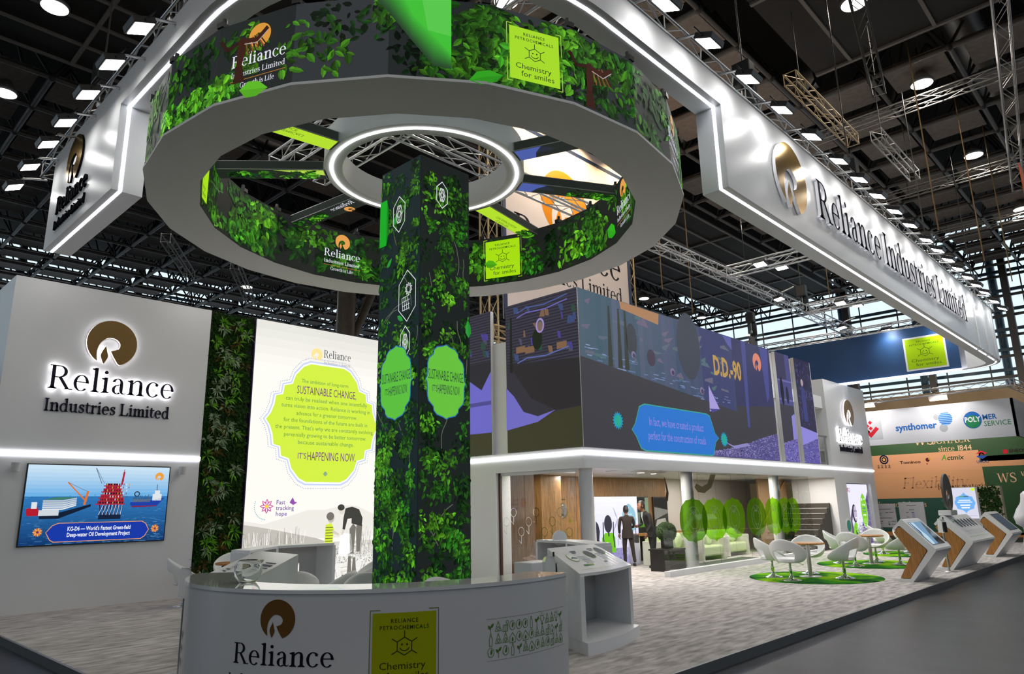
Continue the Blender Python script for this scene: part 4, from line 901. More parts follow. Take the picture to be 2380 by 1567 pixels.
truss('cross truss above the hub of the ring', (6.3, 4.9, 8.56), (6.3, 12.5, 8.56), group=GI)
truss('second cross truss seen inside the hub ring', (7.6, 4.9, 8.9), (7.6, 13, 8.9), group=GI)
FLOODL = mat('flood_face_soft', (.9, .9, .9), .5, emit=(1, .99, .97), es=FLOOD*.55); FLOODK = mat('flood_face_strong', (.9, .9, .9), .5, emit=(1, .98, .95), es=FLOOD*1.5)
def flood(loc, rz, label, tilt, first={}, face=None, watts=0):
    if tilt not in first:
        t = thing('floodlight', label, 'lamp', loc, rz, 'LED floodlights on the trusses'); M = Matrix.Rotation(R(tilt), 4, 'X')
        MB().box(-.17, -.14, -.03, .17, .14, .06, M).obj('lamp_body', BLACK, t, False, bevel=.01)
        MB().box(-.145, -.115, -.036, .145, .115, -.031, M).obj('lamp_face', face or FLOODM, t, False)
        MB().tube([(-.18, 0, .0), (-.18, .1, .18), (.18, .1, .18), (.18, 0, .0)], .012, 6).obj('yoke', BLACK, t, False)
        MB().tube([(0, .1, .18), (0, .5, .28)], .02, 6).obj('arm', ALU, t, False); first[tilt] = t
        if watts:
            la = bpy.data.lights.new('flood_light', 'SPOT'); la.energy = watts; la.spot_size = R(125); la.spot_blend = .6; la.shadow_soft_size = .14; la.color = (1, .985, .96)
            lo = bpy.data.objects.new('flood_light', la); C.objects.link(lo); lo.parent = t; lo.location = (0, -.02, -.06); lo.rotation_euler = (R(tilt), 0, 0)
        return
    place(first[tilt], False, loc, rz, label)
ordn = 'nearest second third fourth fifth sixth seventh eighth ninth tenth eleventh twelfth thirteenth fourteenth fifteenth sixteenth seventeenth eighteenth nineteenth twentieth'.split()
for i, x in enumerate((7.02, 8.1, 9.3, 10.5, 11.72, 13.0, 14.1, 15.2, 16.35, 17.5, 18.85, 19.9, 20.95, 22.0, 23.1, 24.2, 25.3, 26.7, 28.0)):
    flood((x, 3.85, 7.86), 0, f'square white floodlight over the right fascia, {ordn[i]} along the truss from the camera', 24)
for i, y in enumerate((8.56, 9.6, 10.6, 11.67, 12.6, 13.7, 14.8)):
    flood((2.42, y, 7.6), -pi/2, f'square white floodlight over the left fascia, {ordn[i]} along the truss from the camera', 23, face=FLOODL)
for x, y, l in ((18.25, 7.8, 'floodlight on the left side of the nearer cross truss'), (18.95, 7.5, 'floodlight on the right side of the nearer cross truss'), (24.05, 7.7, 'floodlight on the left side of the farther cross truss'), (24.75, 7.4, 'floodlight on the right side of the farther cross truss')):
    flood((x, y, 8.1), -pi/2, l, -12, face=FLOODK, watts=INNER_W)
for i, (x, y) in enumerate(((4.7, 9.45), (8.6, 9.45), (12.2, 9.45))): flood((x, y, 7.95), 0, ('left', 'middle', 'right')[i]+' added floodlight on the inner truss above the ring brightening the logo wall', 48, face=FLOODK, watts=INNER_W*.8)  # added lamps, put here to brighten the logo wall and light box
for i, (x, y) in enumerate(((14.0, 8.7), (21.5, 8.7), (27.0, 8.7))): flood((x, y, 7.95), pi, ('near', 'middle', 'far')[i]+' added floodlight on the inner truss facing down to the tables', 8, face=FLOODK, watts=INNER_W)  # added lamps, put here to lift the carpet around the tables
for y, l in ((7.75, 'left floodlight washing the blue lining'), (6.0, 'right floodlight washing the blue lining')): flood((29.0, y, 8.05), -pi/2, l, 21, face=FLOODK, watts=60)
CHAIN = mat('dark_chain', (.06, .055, .05), .5, .6)
def hoist(loc, label, first=[None]):
    if first[0] is None:
        t = thing('chain_hoist', label, 'hoist', loc, 0, 'black chain hoists holding the trusses')
        MB().box(-.13, -.17, .0, .13, .17, .42).obj('motor', BLACK, t, False, bevel=.03); MB().lathe([(.08, -.55), (.13, -.5), (.14, .0)], 12, (.2, 0, 0)).obj('chain_bag', BLACK, t, False)
        MB().tube([(0, 0, .4), (0, 0, 5.12)], .016, 5).obj('chain', CHAIN, t, False); MB().tube([(0, 0, 0), (0, 0, -.35)], .014, 5).lathe([(.03, -.45), (.05, -.4), (.03, -.33)], 10).obj('hook', STEEL, t, False); first[0] = t; return
    place(first[0], False, loc, 0, label)
for loc, l in (((10.9, 4.6, 8.8), 'black chain hoist over the right fascia, nearest'), ((16.2, 4.6, 8.85), 'black chain hoist over the right fascia beside the bronze emblem'), ((22.4, 4.6, 8.75), 'black chain hoist over the right fascia, third from the camera'), ((28.2, 4.6, 8.8), 'black chain hoist at the far end of the right fascia'),
        ((3.0, 9.3, 8.8), 'black chain hoist over the left fascia, nearest'), ((3.0, 12.3, 8.8), 'black chain hoist over the left fascia, farther'), ((6.1, 9.1, 8.75), 'black chain hoist seen inside the hub ring at left'), ((9.3, 9.1, 8.75), 'black chain hoist seen inside the hub ring at right'), ((24.5, 9.1, 8.7), 'black chain hoist over the inner truss before the glass wall'), ((27.6, 12.46, 8.95), 'black chain hoist hanging left of the blue lining')):
    hoist(loc, l)
# ------------------------------------------------------------------ the two-storey pavilion with the video walls
XB, YB, ZS0, ZS1 = 12.43, 9.7, 2.96, 6.62
pv = thing('wall_pavilion', None, None, (XB, YB, 0), kind='structure')
# floor slab / fascia band, with light strip all round
MB().box(XB, YB, 2.5, 31.6, 15.7, 2.95).obj('fascia_band', SATIN, pv)
MB().box(XB-.03, YB-.03, 2.80, 31.6, YB, 2.865).box(XB-.03, YB, 2.80, XB, 15.7, 2.865).obj('light_strip', STRIPM, pv)
MB().box(XB-.005, 12.42, 0, XB+.5, 15.7, 2.5).obj('side_wall', SATIN, pv)
MB().box(XB+.5, 15.4, 0, 31.6, 15.7, 2.5).obj('rear_wall', WHITE, pv)
MB().box(XB+.5, 15.3, 2.95, 31.6, 15.7, 5.6).obj('upper_rear_wall', WHITE, pv)
MB().box(XB+.1, 10.02, 2.43, XB+.16, 12.4, 2.5).obj('glass_rail', WHITE, pv)
MB().box(XB+.08, 12.36, 0, XB+.14, 12.42, 2.5).obj('door_post', mat('brown_edge', S('4a3524'), .5), pv)
# pillar set back between the two halves of the short video wall, pillars between the strips
MB().box(XB+.1, 12.0, 2.95, XB+.6, 12.54, 5.75).obj('pillar', SATIN, pv)
for a, b in ((22.62, 23.0), (24.2, 24.6)): MB().box(a, YB+.02, 2.95, b-.0, YB+.5, 6.62).obj('pillar', WHITE, pv) if 0 else None
[MB().box(a, YB+.115, 2.95, b, YB+.7, 6.6).obj('pillar', WHITE, pv) for a, b in ((23.05, 24.18), (24.6, 26.05))]; MB().box(12.6, YB+.115, 2.95, 22.6, YB+.4, 6.6).obj('screen_backing', WHITE, pv)
MB().box(26.05, YB+.12, 5.05, 27.15, YB+.6, 5.5).box(22.6, YB+.12, 5.05, 23.05, YB+.6, 5.5).box(24.18, YB+.12, 5.05, 24.6, YB+.6, 5.5).obj('lintel', WHITE, pv)
# tower with sign at the far end
MB().box(27.15, YB, 2.95, 31.6, YB+1.6, 6.16).box(27.15, YB, 0, 28.3, YB+1.6, 2.5).box(28.3, YB, 2.32, 31.0, YB+1.6, 2.5).box(31.0, YB, 0, 31.6, YB+1.6, 2.5).box(28.3, YB+.6, 0, 31.0, YB+1.6, 2.32).obj('tower', SATIN, pv)
wall_sign('wall_sign', 'halo-lit bronze emblem with raised words on the white tower', wall_xz(YB), (29.35, 5.02, .53), [('Reliance', 27.95, 3.86, .52, 2.65, 1), ('Industries Limited', 28.05, 3.5, .24, 2.5, 0)], loc=(29.3, YB, 3.4))
# balustrade between strips and tower
for x in (22.75, 24.35): 
    t = thing('balustrade', {22.75: 'short upright grey rail in the first gap of the video wall', 24.35: 'short upright grey rail in the second gap of the video wall'}[x], 'railing', (x, YB+.1, 2.95), 0, 'rails on the upper deck')
    MB().tube([(x-.05, YB+.1, 2.95), (x-.05, YB+.1, 3.95)], .035, 8).obj('post', STEEL, t); MB().tube([(x-.05, YB+.1, 3.95), (x-.05, YB+.9, 3.95)], .03, 8).obj('handrail', STEEL, t)
t = thing('balustrade', 'steel and glass balcony rail left of the white tower', 'railing', (26.6, YB+.1, 2.95), 0, 'rails on the upper deck')
for x in (26.1, 27.0): MB().tube([(x, YB+.12, 2.95), (x, YB+.12, 4.0)], .03, 8).obj('post', STEEL, t)
MB().tube([(26.0, YB+.12, 4.0), (27.15, YB+.12, 4.0)], .035, 8).obj('handrail', STEEL, t); MB().quad((26.12, YB+.12, 3.05), (26.98, YB+.12, 3.05), (26.98, YB+.12, 3.9), (26.12, YB+.12, 3.9)).obj('glass_pane', GLASS, t)

# the video walls: a big truck by the roadside
VW = S('44444e')
def led_wall(name, label, x0, x1, plane, fn, draw, z0=ZS0, z1=ZS1, frame=None):
    t = thing(name, label, 'video wall', fn(x0, z0, 0)); m = MB()
    v = [fn(a, b, d) for d in (0, -.11) for a, b in ((x0, z0), (x1, z0), (x1, z1), (x0, z1))]
    m.add(v, [(0, 1, 2, 3), (7, 6, 5, 4), (0, 4, 5, 1), (1, 5, 6, 2), (2, 6, 7, 3), (3, 7, 4, 0)]).obj('cabinet', mat('white_cabinet', (.6, .6, .6), .5), t)
    p = Pic(); draw(p); p.build('screen_image', fn, t, LED)
    return t
fx = lambda a, b, d: (a, YB-.004-d, b)
NAVY, SLATE, UND = S('3a4166'), S('4a5570'), S('3d3c42')
def gravel(p, pts, r, n=900, lay=6):
    xs = [q[0] for q in pts]; x0, x1 = min(xs), max(xs)
    def top(x):
        for a, b in zip(pts[:-1], pts[1:]):
            if a[0] <= x <= b[0]: return a[1]+(b[1]-a[1])*(x-a[0])/(b[0]-a[0])
        return pts[-1][1]
    for i in range(n):
        x = r.uniform(x0, x1-.04); z = r.uniform(ZS0+.02, max(ZS0+.05, top(x))); q = r.random()
        p.rect(x, z, x+.05, min(ZS1, z+.025), mixc(S('2f2c50'), S('a39ad8'), q**1.6), lay)
def main_wall(p):
    r = random.Random(5); x0, x1 = XB+.02, 22.6
    p.rect(x0, ZS0, x1, ZS1, UND, 0)
    # body side band, dents, panels
    p.poly([(x0, 5.02), (x0, ZS1), (19.9, ZS1), (19.75, 4.35), (16.5, 4.65)], SLATE, 1)
    for i in range(34):
        a = x0+i*.22; p.poly([(a, 5.0-.09*(a-x0)), (a, ZS1), (a+.22, ZS1), (a+.22, 5.0-.09*(a+.22-x0))], mixc(mixc(S('5a6478'), S('3f5a66'), r.random()), NAVY, min(1, i/34*.9)), 2)
    p.poly([(18.0, 6.6), (19.4, 6.6), (19.9, 5.9), (19.75, 4.35), (18.0, 4.5)], S('3a3f6a'), 3)
    for i in range(36):
        x = r.uniform(x0, 19.2); z = r.uniform(4.85, 6.4); p.poly([(x, z), (x+r.uniform(.1, .6), z-.03), (x+r.uniform(.1, .5), z+r.uniform(.03, .22)), (x+.02, z+.06)], mixc(S('4c6a70'), S('6a6078'), r.random()), 4)
    for i in range(60):
        x = r.uniform(x0, 19.5); z = 4.98-.088*(x-x0)+r.uniform(0, .35); p.rect(x, z, x+r.uniform(.08, .3), z+.02, mixc(S('5c6ca0'), S('8fa0c8'), r.random()), 5)
    p.ell(17.35, 5.95, .62, .95, S('3e4450'), 6, 28); p.ell(14.55, 5.7, .24, .42, S('3b3f48'), 6, 20); p.ell(15.4, 5.35, .2, .22, S('443c4c'), 6)
    for x in (13.6, 14.0, 14.28): p.poly([(x, 6.4), (x+.07, 6.4), (x+.11, 4.9), (x-.08, 4.9)], S('353a34'), 6)
    p.poly([(14.1, ZS1-.01), (15.9, ZS1-.01), (15.85, 6.3), (14.15, 6.42)], S('a87c58'), 6)
    for x, z, q in ((16.4, 5.1, .12), (17.9, 4.75, .12), (14.6, 5.32, .1)): p.ell(x, z, q, q*.9, S('7a6f92'), 7, 12); p.ell(x+.02, z-.02, q*.6, q*.55, S('463c58'), 8, 12)
    p.text('D.D.-90', 19.0, 5.38, .52, S('b8954e'), 8, bold=.035, sx=.8, al='l', fit=1.6) if 0 else p.text('D.D.-90', 19.55, 5.33, .55, S('b8954e'), 8, bold=.035, fit=1.75)
    # rear end beams, emblem
    p.poly([(19.9, ZS1), (22.6, ZS1), (22.6, 4.7), (21.2, 4.6), (19.95, 4.5)], S('35365c'), 2); p.poly([(20.6, 6.6), (20.9, 6.6), (20.7, 3.9), (20.55, 3.9)], S('454a86'), 3); p.poly([(21.9, 6.6), (22.5, 6.6), (22.3, 5.0), (22.1, 4.8)], S('47498a'), 3); p.poly([(19.4, 6.6), (19.95, 6.6), (19.95, 6.2), (19.7, 6.35)], S('5a5ca0'), 4)
    p.emblem(21.62, 6.05, .3, S('d8826a'), 6)
    p.poly([(18.3, 4.95), (18.85, 4.3), (18.25, 4.2)], S('a49ad8'), 6); p.poly([(18.25, 4.28), (18.9, 4.32), (18.4, 4.18)], S('4a4590'), 7)
    # caption
    k = [(14.35, 3.45), (14.5, 3.6), (14.72, 4.02), (14.95, 4.1), (18.0, 4.1), (18.2, 4.05), (18.42, 3.6), (18.62, 3.47), (18.42, 3.35), (18.25, 3.0), (18.05, 2.98), (14.9, 2.98), (14.7, 3.03), (14.5, 3.32)]
    p.poly([(16.48+(a-16.48)*1.012, 3.54+(b-3.54)*1.05) for a, b in k], S('3aa08a'), 9); p.poly(k, S('2a74cc'), 10)
    p.text('In fact, we have created a product', 16.45, 3.6, .22, S('8f86dc'), 11, fit=2.7); p.text('perfect for the construction of roads', 16.45, 3.25, .22, S('8f86dc'), 11, fit=2.85)
    for cx, cz in ((13.78, 3.62), (18.95, 3.45)):
        for i in range(16): a = 2*pi*i/16; p.leaf(cx, cz, .22, .09, a, S('1f9ac0'), 9, .95)
        p.ell(cx, cz, .13, .13, S('23a890'), 10)
    q = [(16.6, 2.98), (18.6, 3.12), (20.0, 3.3), (21.3, 3.6), (22.58, 3.82)]
    p.poly([(16.4, ZS0)]+q+[(22.58, ZS0)], S('55508c'), 5); gravel(p, q, r, 1500)
    p.poly([(18.9, 3.4), (19.6, 3.22), (20.6, 3.35), (20.4, 3.42), (19.5, 3.3)], S('8a86c0'), 7)
led_wall('video_wall', 'long dark video wall facing the aisle showing the underside of a truck', XB, 22.62, 'y', fx, main_wall)
def strip_one(p):
    r = random.Random(6); x0, x1 = 23.05, 24.18
    p.rect(x0, ZS0, x1, ZS1, S('3c3a46'), 0); p.poly([(x0, ZS1), (x1, ZS1), (x1, 4.85), (x0, 4.85)], S('4a4a80'), 1); p.poly([(x0, 5.7), (x0, ZS1), (23.8, ZS1), (23.8, 5.75)], S('3a3756'), 2)
    for z in (5.0, 5.65): p.rect(x0, z, x1, z+.05, S('6d6aa8'), 2)
    p.ell(23.35, 5.3, .13, .48, S('18182a'), 3); p.ell(23.75, 5.2, .12, .3, S('22223a'), 3); p.poly([(23.9, 4.5), (24.18, 4.6), (24.18, 3.5), (23.85, 3.3)], S('8a84d0'), 2)
    q = [(x0, 3.55), (x1, 3.75)]; p.poly([(x0, ZS0)]+q+[(x1, ZS0)], S('6a62b4'), 3); gravel(p, q, r, 300, 4)
def strip_two(p):
    r = random.Random(7); x0, x1 = 24.6, 26.0
    p.rect(x0, ZS0, x1, ZS1, S('2c2a44'), 0)
    for i in range(160): x, z = r.uniform(x0, x1-.1), r.uniform(4.2, 6.5); p.rect(x, z, x+.09, z+r.uniform(.03, .12), mixc(S('241f30'), S('4d4a80'), r.random()), 1)
    p.poly([(25.0, 4.4), (25.35, 4.4), (25.3, 5.5), (25.1, 5.7), (24.95, 5.4)], S('3a3c78'), 2); p.ell(25.12, 5.78, .1, .13, S('b09aa0'), 3)
    p.poly([(x0, 4.2), (x1, 4.05), (x1, 3.6), (x0, 3.3)], S('8d86d8'), 2); q = [(x0, 3.55), (x1, 3.85)]; p.poly([(x0, ZS0)]+q+[(x1, ZS0)], S('5d56a4'), 3); gravel(p, q, r, 300, 4)
led_wall('video_wall', 'first narrow upright screen right of the long video wall', 23.05, 24.18, 'y', fx, strip_one)
led_wall('video_wall', 'second narrow upright screen nearest the white tower', 24.6, 26.05, 'y', fx, strip_two)
# end face
fy = lambda a, b, d: (XB-.004-d, a, b)
def end_wall(y0, y1, sky):
    def draw(p):
        r = random.Random(int(y0*10)); p.rect(y0, ZS0, y1, ZS1, S('34323a'), 0)
        p.poly([(y0, 4.95), (y1, 5.15), (y1, ZS1), (y0, ZS1)], S('3a3944'), 1)
        for i in range(22): z = 5.02+i*.073; p.rect(y0, z, y1, z+.024, S('262430'), 2)
        for i in range(26): a = r.uniform(y0, y1-.2); z = r.uniform(5.1, 6.4); p.poly([(a, z), (a+r.uniform(.05, .2), z+.02), (a+r.uniform(.05, .2), z+.2), (a+.02, z+.16)], r.choice([S('3c4a74'), S('4a3f8a'), S('7a5c48'), S('2c4a3c'), S('4b4a60')]), 3)
        if sky:   # evening sky under the chassis, ground
            p.poly([(12.02, 4.55), (11.75, 4.3), (11.45, 3.9), (11.0, 3.75), (10.45, 3.85), (11.0, 3.62), (12.02, 3.5)], S('6f6ac0'), 4); p.poly([(y0, ZS0), (y1, ZS0), (y1, 3.52), (11.2, 3.68), (10.4, 3.82), (y0, 3.86)], S('3b3a28'), 3)
            p.poly([(y0, 3.86), (10.45, 3.84), (11.2, 4.2), (11.75, 4.9), (11.9, 5.1), (y0, 4.96)], S('2c2a2c'), 4)
            p.poly([(11.78, 4.9), (11.88, 4.9), (11.84, 6.3), (11.78, 6.3)], S('20221c'), 5); p.ring(10.85, 5.92, .11, .16, .05, S('9a86c0'), 6, n=14); p.ell(10.95, 5.6, .16, .26, S('1d2418'), 5); p.ell(10.85, 5.9, .08, .12, S('7a6458'), 7)
            for a, z in ((11.5, 5.35), (11.2, 5.3), (10.2, 5.25)): p.rect(a-.15, z, a+.15, z+.16, S('7e5f46'), 4)
            for z, c in ((5.16, '5a68a8'), (6.3, '6a62b0'), (6.42, '4a5a94')): p.line([(10.0, z+.1), (10.7, z), (11.3, z+.03), (11.6, z-.05)], .03, S(c), 5)
        else:
            p.poly([(y0, 5.1), (y1, 5.1), (y1, 3.55), (y0, 3.5)], S('6b67c4'), 3); p.poly([(y0, 5.05), (y0+.35, 4.6), (y0+.9, 4.95), (y1, 5.15), (y1, 5.3), (y0, 5.3)], S('2b2a30'), 4)
            p.poly([(y0, ZS0), (y1, ZS0), (y1, 3.55), (y0, 3.5)], S('3d3c2a'), 4); p.rect(y0, 4.2, y1, 4.3, S('4d4a8e'), 4)
    return draw
led_wall('video_wall', 'end video wall with dusk sky left of the pavilion corner', 9.7, 12.0, 'x', fy, end_wall(9.7, 12.0, True))
led_wall('video_wall', 'narrow end screen directly right of the leafy column', 12.54, 15.6, 'x', fy, end_wall(12.54, 15.6, False))

# ------------------------------------------------------------------ the glazed lounge under it
def pane(name, label, quad_fn, a0, a1, n, z0, z1, parent):
    for i in range(n):
        u, v = a0+(a1-a0)*i/n+.004, a0+(a1-a0)*(i+1)/n-.004
        m = MB(); v_ = [quad_fn(a, z, d) for d in (0, .012) for a, z in ((u, z0), (v, z0), (v, z1), (u, z1))]
        m.add(v_, [(0, 1, 2, 3)]); m.obj('glass_pane', GLASS, parent)
        e = MB(); e.add([quad_fn(v-.002, z0, 0), quad_fn(v+.006, z0, 0), quad_fn(v+.006, z1, 0), quad_fn(v-.002, z1, 0)], [(0, 1, 2, 3)]); e.obj('glass_joint', mat('dark_green_glass_edge', (.015, .03, .025), .3), parent)
gw = thing('window_1', None, None, (XB+.12, 10.0, 0), kind='structure'); pane('g', '', lambda a, z, d: (XB+.12+d, a, z), 12.36, 10.05, 3, .02, 2.45, gw)
g2 = thing('window_2', None, None, (15.35, 9.62, 0), kind='structure'); pane('g', '', lambda a, z, d: (a, 9.66-d, z), 15.35, 24.6, 10, .14, 2.5, g2)
MB().box(15.3, 9.5, 0, 24.6, 9.66, .13).obj('plinth', WHITE, g2)
MB().quad((15.355, 9.66, .14), (15.355, 10.3, .14), (15.355, 10.3, 2.5), (15.355, 9.66, 2.5)).obj('glass_fin', glass_mat('thin_glass', (.92, .96, .94), 1.3), g2)
# printed film on the long glass: row of green cartouches with white lotus drawings, hand motifs
FILM = glass_mat('printed_glass_film', film=.3)
p = Pic(); grn = (.33, .75, .02); dgr = (.16, .42, .02)
for i, (cx, rx) in enumerate(((16.85, .7), (17.95, .68), (19.05, .66), (20.45, .62), (21.65, .62), (22.45, .55), (23.1, .5))):
    k = [(1, 0), (.97, .3), (.82, .62), (.5, .86), (.15, .9), (0, 1)]; a = k+[(-x, y) for x, y in k[-2::-1]]; a = a+[(x, -y) for x, y in a[-2:0:-1]]
    p.poly([(cx+x*rx, 1.27+y*.58) for x, y in a], (dgr, grn, grn, mixc(dgr, grn, .4), grn, grn, grn)[i], 1)
    wt = (.75, .85, .7)
    for q in (1, .62): p.line([(cx+.5*rx*q*cos(R(t_)), 1.27+.34*q*sin(R(t_))) for t_ in range(0, 360, 20)], .016, wt, 2, close=True)
    for j in range(5): a_ = R(50+j*20); p.line([(cx, 1.4), (cx+.5*rx*cos(a_), 1.3+.4*sin(a_)), (cx+.2*rx*cos(a_), 1.5)], .014, wt, 2)
    p.line([(cx-.3*rx, 1.2), (cx, .95), (cx+.3*rx, 1.2)], .014, wt, 2)
p.poly([(15.55, 2.35), (15.62, 2.3), (15.72, 1.95), (15.66, 1.75), (15.55, 1.8), (15.62, 2.0)], (.2, .18, .12), 1)
p.poly([(17.0, 2.1), (17.15, 1.98), (17.5, 1.95), (17.9, 2.1), (18.2, 2.45), (17.9, 2.45), (17.7, 2.2), (17.4, 2.12), (17.1, 2.2)], (.2, .18, .12), 1)
p.build('printed_film', lambda a, b, d: (a, 9.655-d, b), g2, FILM)
p = Pic(); yg = (.35, .42, .05)   # line icons along the short glass
r = random.Random(2)
for i in range(9):
    cy, cz = 12.2-i*.24, 1.35+.25*sin(i*2.1); p.ring(cy, cz, .09, .1, .012, yg, 1, n=12); p.line([(cy, cz-.1), (cy, cz-.28), (cy+.08, cz-.2)], .012, yg, 1)
for i in range(3): p.line([(10.15, .95-i*.06), (10.55, 1.02-i*.06)], .012, yg, 1)
p.build('printed_film', lambda a, b, d: (XB+.115-d, a, b), gw, FILM)
for x, y, l in ((12.85, 10.0, 1), (17.2, 9.98, 2), (22.6, 9.98, 3)): MB().tube([(x, y, 0), (x, y, 2.5)], .16, 24).obj('round_column', WHITE, pv)
# downlights
def downlight(x, y, label, first=[None]):
    if first[0] is None:
        t = thing('downlight', label, 'lamp', (x, y, 2.5), 0, 'recessed downlights in the lounge ceiling')
        MB().lathe([(.13, -.012), (.15, -.012), (.15, 0)], 20).obj('trim_ring', WHITE, t, False); MB().lathe([(.0001, -.011), (.13, -.011)], 20).obj('lamp_face', DOWNM, t, False)
        la = bpy.data.lights.new('downlight_light', 'AREA'); la.shape = 'DISK'; la.size = .22; la.energy = 20; la.color = (1, .93, .85)
        lo = bpy.data.objects.new('downlight_light', la); C.objects.link(lo); lo.parent = t; lo.location = (0, 0, -.03); first[0] = t; return
    place(first[0], False, (x, y, 2.5), 0, label)
DL = [(13.44, 11.9), (14.97, 12.3), (13.1, 10.3), (14.41, 10.4), (15.27, 10.25), (16.33, 10.25), (16.4, 11.3), (17.0, 11.6), (18.62, 10.3), (19.85, 10.35), (21.15, 10.4), (21.9, 10.25), (23.05, 10.3), (21.3, 11.9), (24.13, 10.3), (25.13, 10.3), (26.19, 10.25)]
DLn = ['seen through the end glass at left', 'seen through the end glass before the oak wall', 'beside the round corner column', 'first along the open front right of the corner column', 'second along the open front', 'third along the open front', 'just below the third along the open front', 'left of the second round column',
       'first right of the second round column', 'second right of the second round column', 'third right of the second round column', 'fourth right of the second round column', 'fifth right of the second round column', 'alone deeper in, below the row before the third column', 'first right of the third round column', 'second right of the third round column', 'last before the stairs']
for (x, y), n in zip(DL, DLn): downlight(x, y, 'recessed downlight '+n)
# oak wall with doors, picture panels at the back of the lounge
ow = thing('wall_oak', None, None, (17, 13, 0), kind='structure')
MB().box(14.9, 12.95, 0, 20.9, 13.1, 2.5).obj('oak_panelling', OAK, ow); MB().box(20.9, 12.95, 0, 27.1, 13.1, 2.5).obj('white_lining', mat('warm_white_wall', (.62, .56, .54), .5), ow)
MB().box(14.05, 12.4, 0, 14.85, 15.4, 2.5).obj('partition', OAK, ow)
dr = thing('door_1', None, None, (15.45, 12.94, 0), kind='structure')
MB().box(15.0, 12.93, 0, 16.1, 12.95, 2.0).obj('door_leaf', OAK, dr); MB().lathe([(.14, 0), (.2, .015), (.2, .03), (.14, .04)], 24).obj('porthole_rim', CHROME, dr, False); 
pr = [o for o in dr.children if o.name.startswith('porthole')][0]; pr.location = (.05, -.02, 1.57); pr.rotation_euler = (R(90), 0, 0)
MB().tube([(15.5, 12.925, 1.57), (15.5, 12.93, 1.57)], .15, 24).obj('porthole_glass', mat('dark_mirror', (.1, .13, .13), .1, .5), dr)
p = Pic(); p.text('innovation', 15.5, 1.85, .05, (.02, .015, .01), 1, fit=.3) if 0 else p.rect(15.35, 1.85, 15.65, 1.88, (.05, .035, .02), 1)
for i in range(3): p.line([(15.2, .98-i*.09), (15.75, 1.05-i*.09)], .015, (.25, .2, .02), 1)
p.ring(15.85, 1.5, .1, .13, .015, (.25, .2, .02), 1); p.ell(15.85, 1.28, .05, .06, (.25, .2, .02), 1); p.line([(15.8, .9), (16.0, .95), (15.85, .6), (15.65, .55), (15.8, .9)], .015, (.25, .2, .02), 1)
p.build('door_print', lambda a, b, d: (a, 12.928-d, b), dr, PRINT)
def poster_turbine():
    x0, x1, z1 = 16.7, 18.85, 1.93
    t = thing('light_box', 'white lit panel with wind turbine and two children seen from behind', 'light box', (17.8, 12.8, 0)); MB().box(x0, 12.72, 0, x1, 12.94, z1).obj('frame', WHITE, t)
    p = Pic(); r = random.Random(9); cx = lambda u: x0+u*(x1-x0); cz = lambda v: v*z1
    for i in range(12): p.rect(x0+.01, cz(i/12)+.002, x1-.01, cz((i+1)/12), mixc(S('c9c6e0'), S('e6e6f4'), i/11), 0)
    wt = S('8a8aa8'); p.line([(cx(.5), cz(.28)), (cx(.5), cz(.66))], .022, wt, 2)
    for a in (118, 238, 358): p.leaf(cx(.5), cz(.66), .42, .035, R(a), wt, 3, .8)
    p.line([(cx(.57), cz(.3)), (cx(.57), cz(.5))], .01, wt, 2)
    p.rect(cx(.005), 0, cx(.995), cz(.24), S('8c88b8'), 2)
    for i in range(26): a = R(180*i/25); p.poly([(cx(.82), cz(.12)), (cx(.82)+.4*cos(a), cz(.12)+.34*sin(a)), (cx(.82)+.4*cos(a+.06), cz(.12)+.34*sin(a+.06))], S('c4c2e2'), 3)
    for i in range(200): p.leaf(cx(r.uniform(.05, .95)), cz(r.uniform(.02, .22)), .07, .03, r.uniform(.8, 2.3), mixc(S('55528c'), S('a9a6cc'), r.random()), 3)
    blk, g = S('30303c'), S('6ab81e')
    p.ell(cx(.28), cz(.6), .19, .25, blk, 5); p.poly([(cx(.13), cz(.2)), (cx(.13), cz(.4)), (cx(.2), cz(.47)), (cx(.37), cz(.47)), (cx(.43), cz(.4)), (cx(.43), cz(.18))], g, 4)
    for u in (.17, .4): p.line([(cx(u), cz(.62)), (cx(u-.01), cz(.42)), (cx(u+.01), cz(.26))], .05, blk, 6)
    p.rect(cx(.27), cz(.42), cx(.3), cz(.52), blk, 5); p.ell(cx(.02), cz(.55), .12, .3, blk, 5) if 0 else p.poly([(cx(.01), cz(.65)), (cx(.06), cz(.6)), (cx(.09), cz(.5)), (cx(.07), cz(.38)), (cx(.11), cz(.2)), (cx(.01), cz(.18))], blk, 5)
    k = [(1, .0), (.94, .1), (.9, .4), (.72, .66), (.45, .78), (.3, .9), (0, 1)]; a = k+[(-x, y) for x, y in k[-2::-1]]; a = a+[(x, -y) for x, y in a[-2:0:-1]]
    p.poly([(cx(.78)+x*.38, cz(.65)+y*.47) for x, y in a], S('8ab8cc'), 6); w_ = S('eef6fa')
    p.emblem(cx(.76), cz(.82), .045, w_, 7)
    for i, s in enumerate(('Progressive', 'towards')): p.text(s, cx(.78), cz(.72-i*.06), .05, w_, 7, fit=.32-.08*i)
    p.text('Net Carbon Zero', cx(.78), cz(.60), .055, S('3f5aa8'), 7, fit=.5); p.text('is happening now.', cx(.78), cz(.54), .05, w_, 7, fit=.44)
    for i in range(4): p.rect(cx(.68), cz(.46-i*.025), cx(.88), cz(.467-i*.025), S('a8cede'), 7)
    p.build('printed_panel', lambda a, b, d: (a, 12.718-d, b), t, BOX)
poster_turbine()
t = thing('picture_panel', 'dark landscape panel on the oak wall behind the standing men', 'picture', (19.3, 12.9, 1.2)); MB().box(18.92, 12.9, .0, 19.75, 12.95, 1.92).obj('board', DARKM, t)
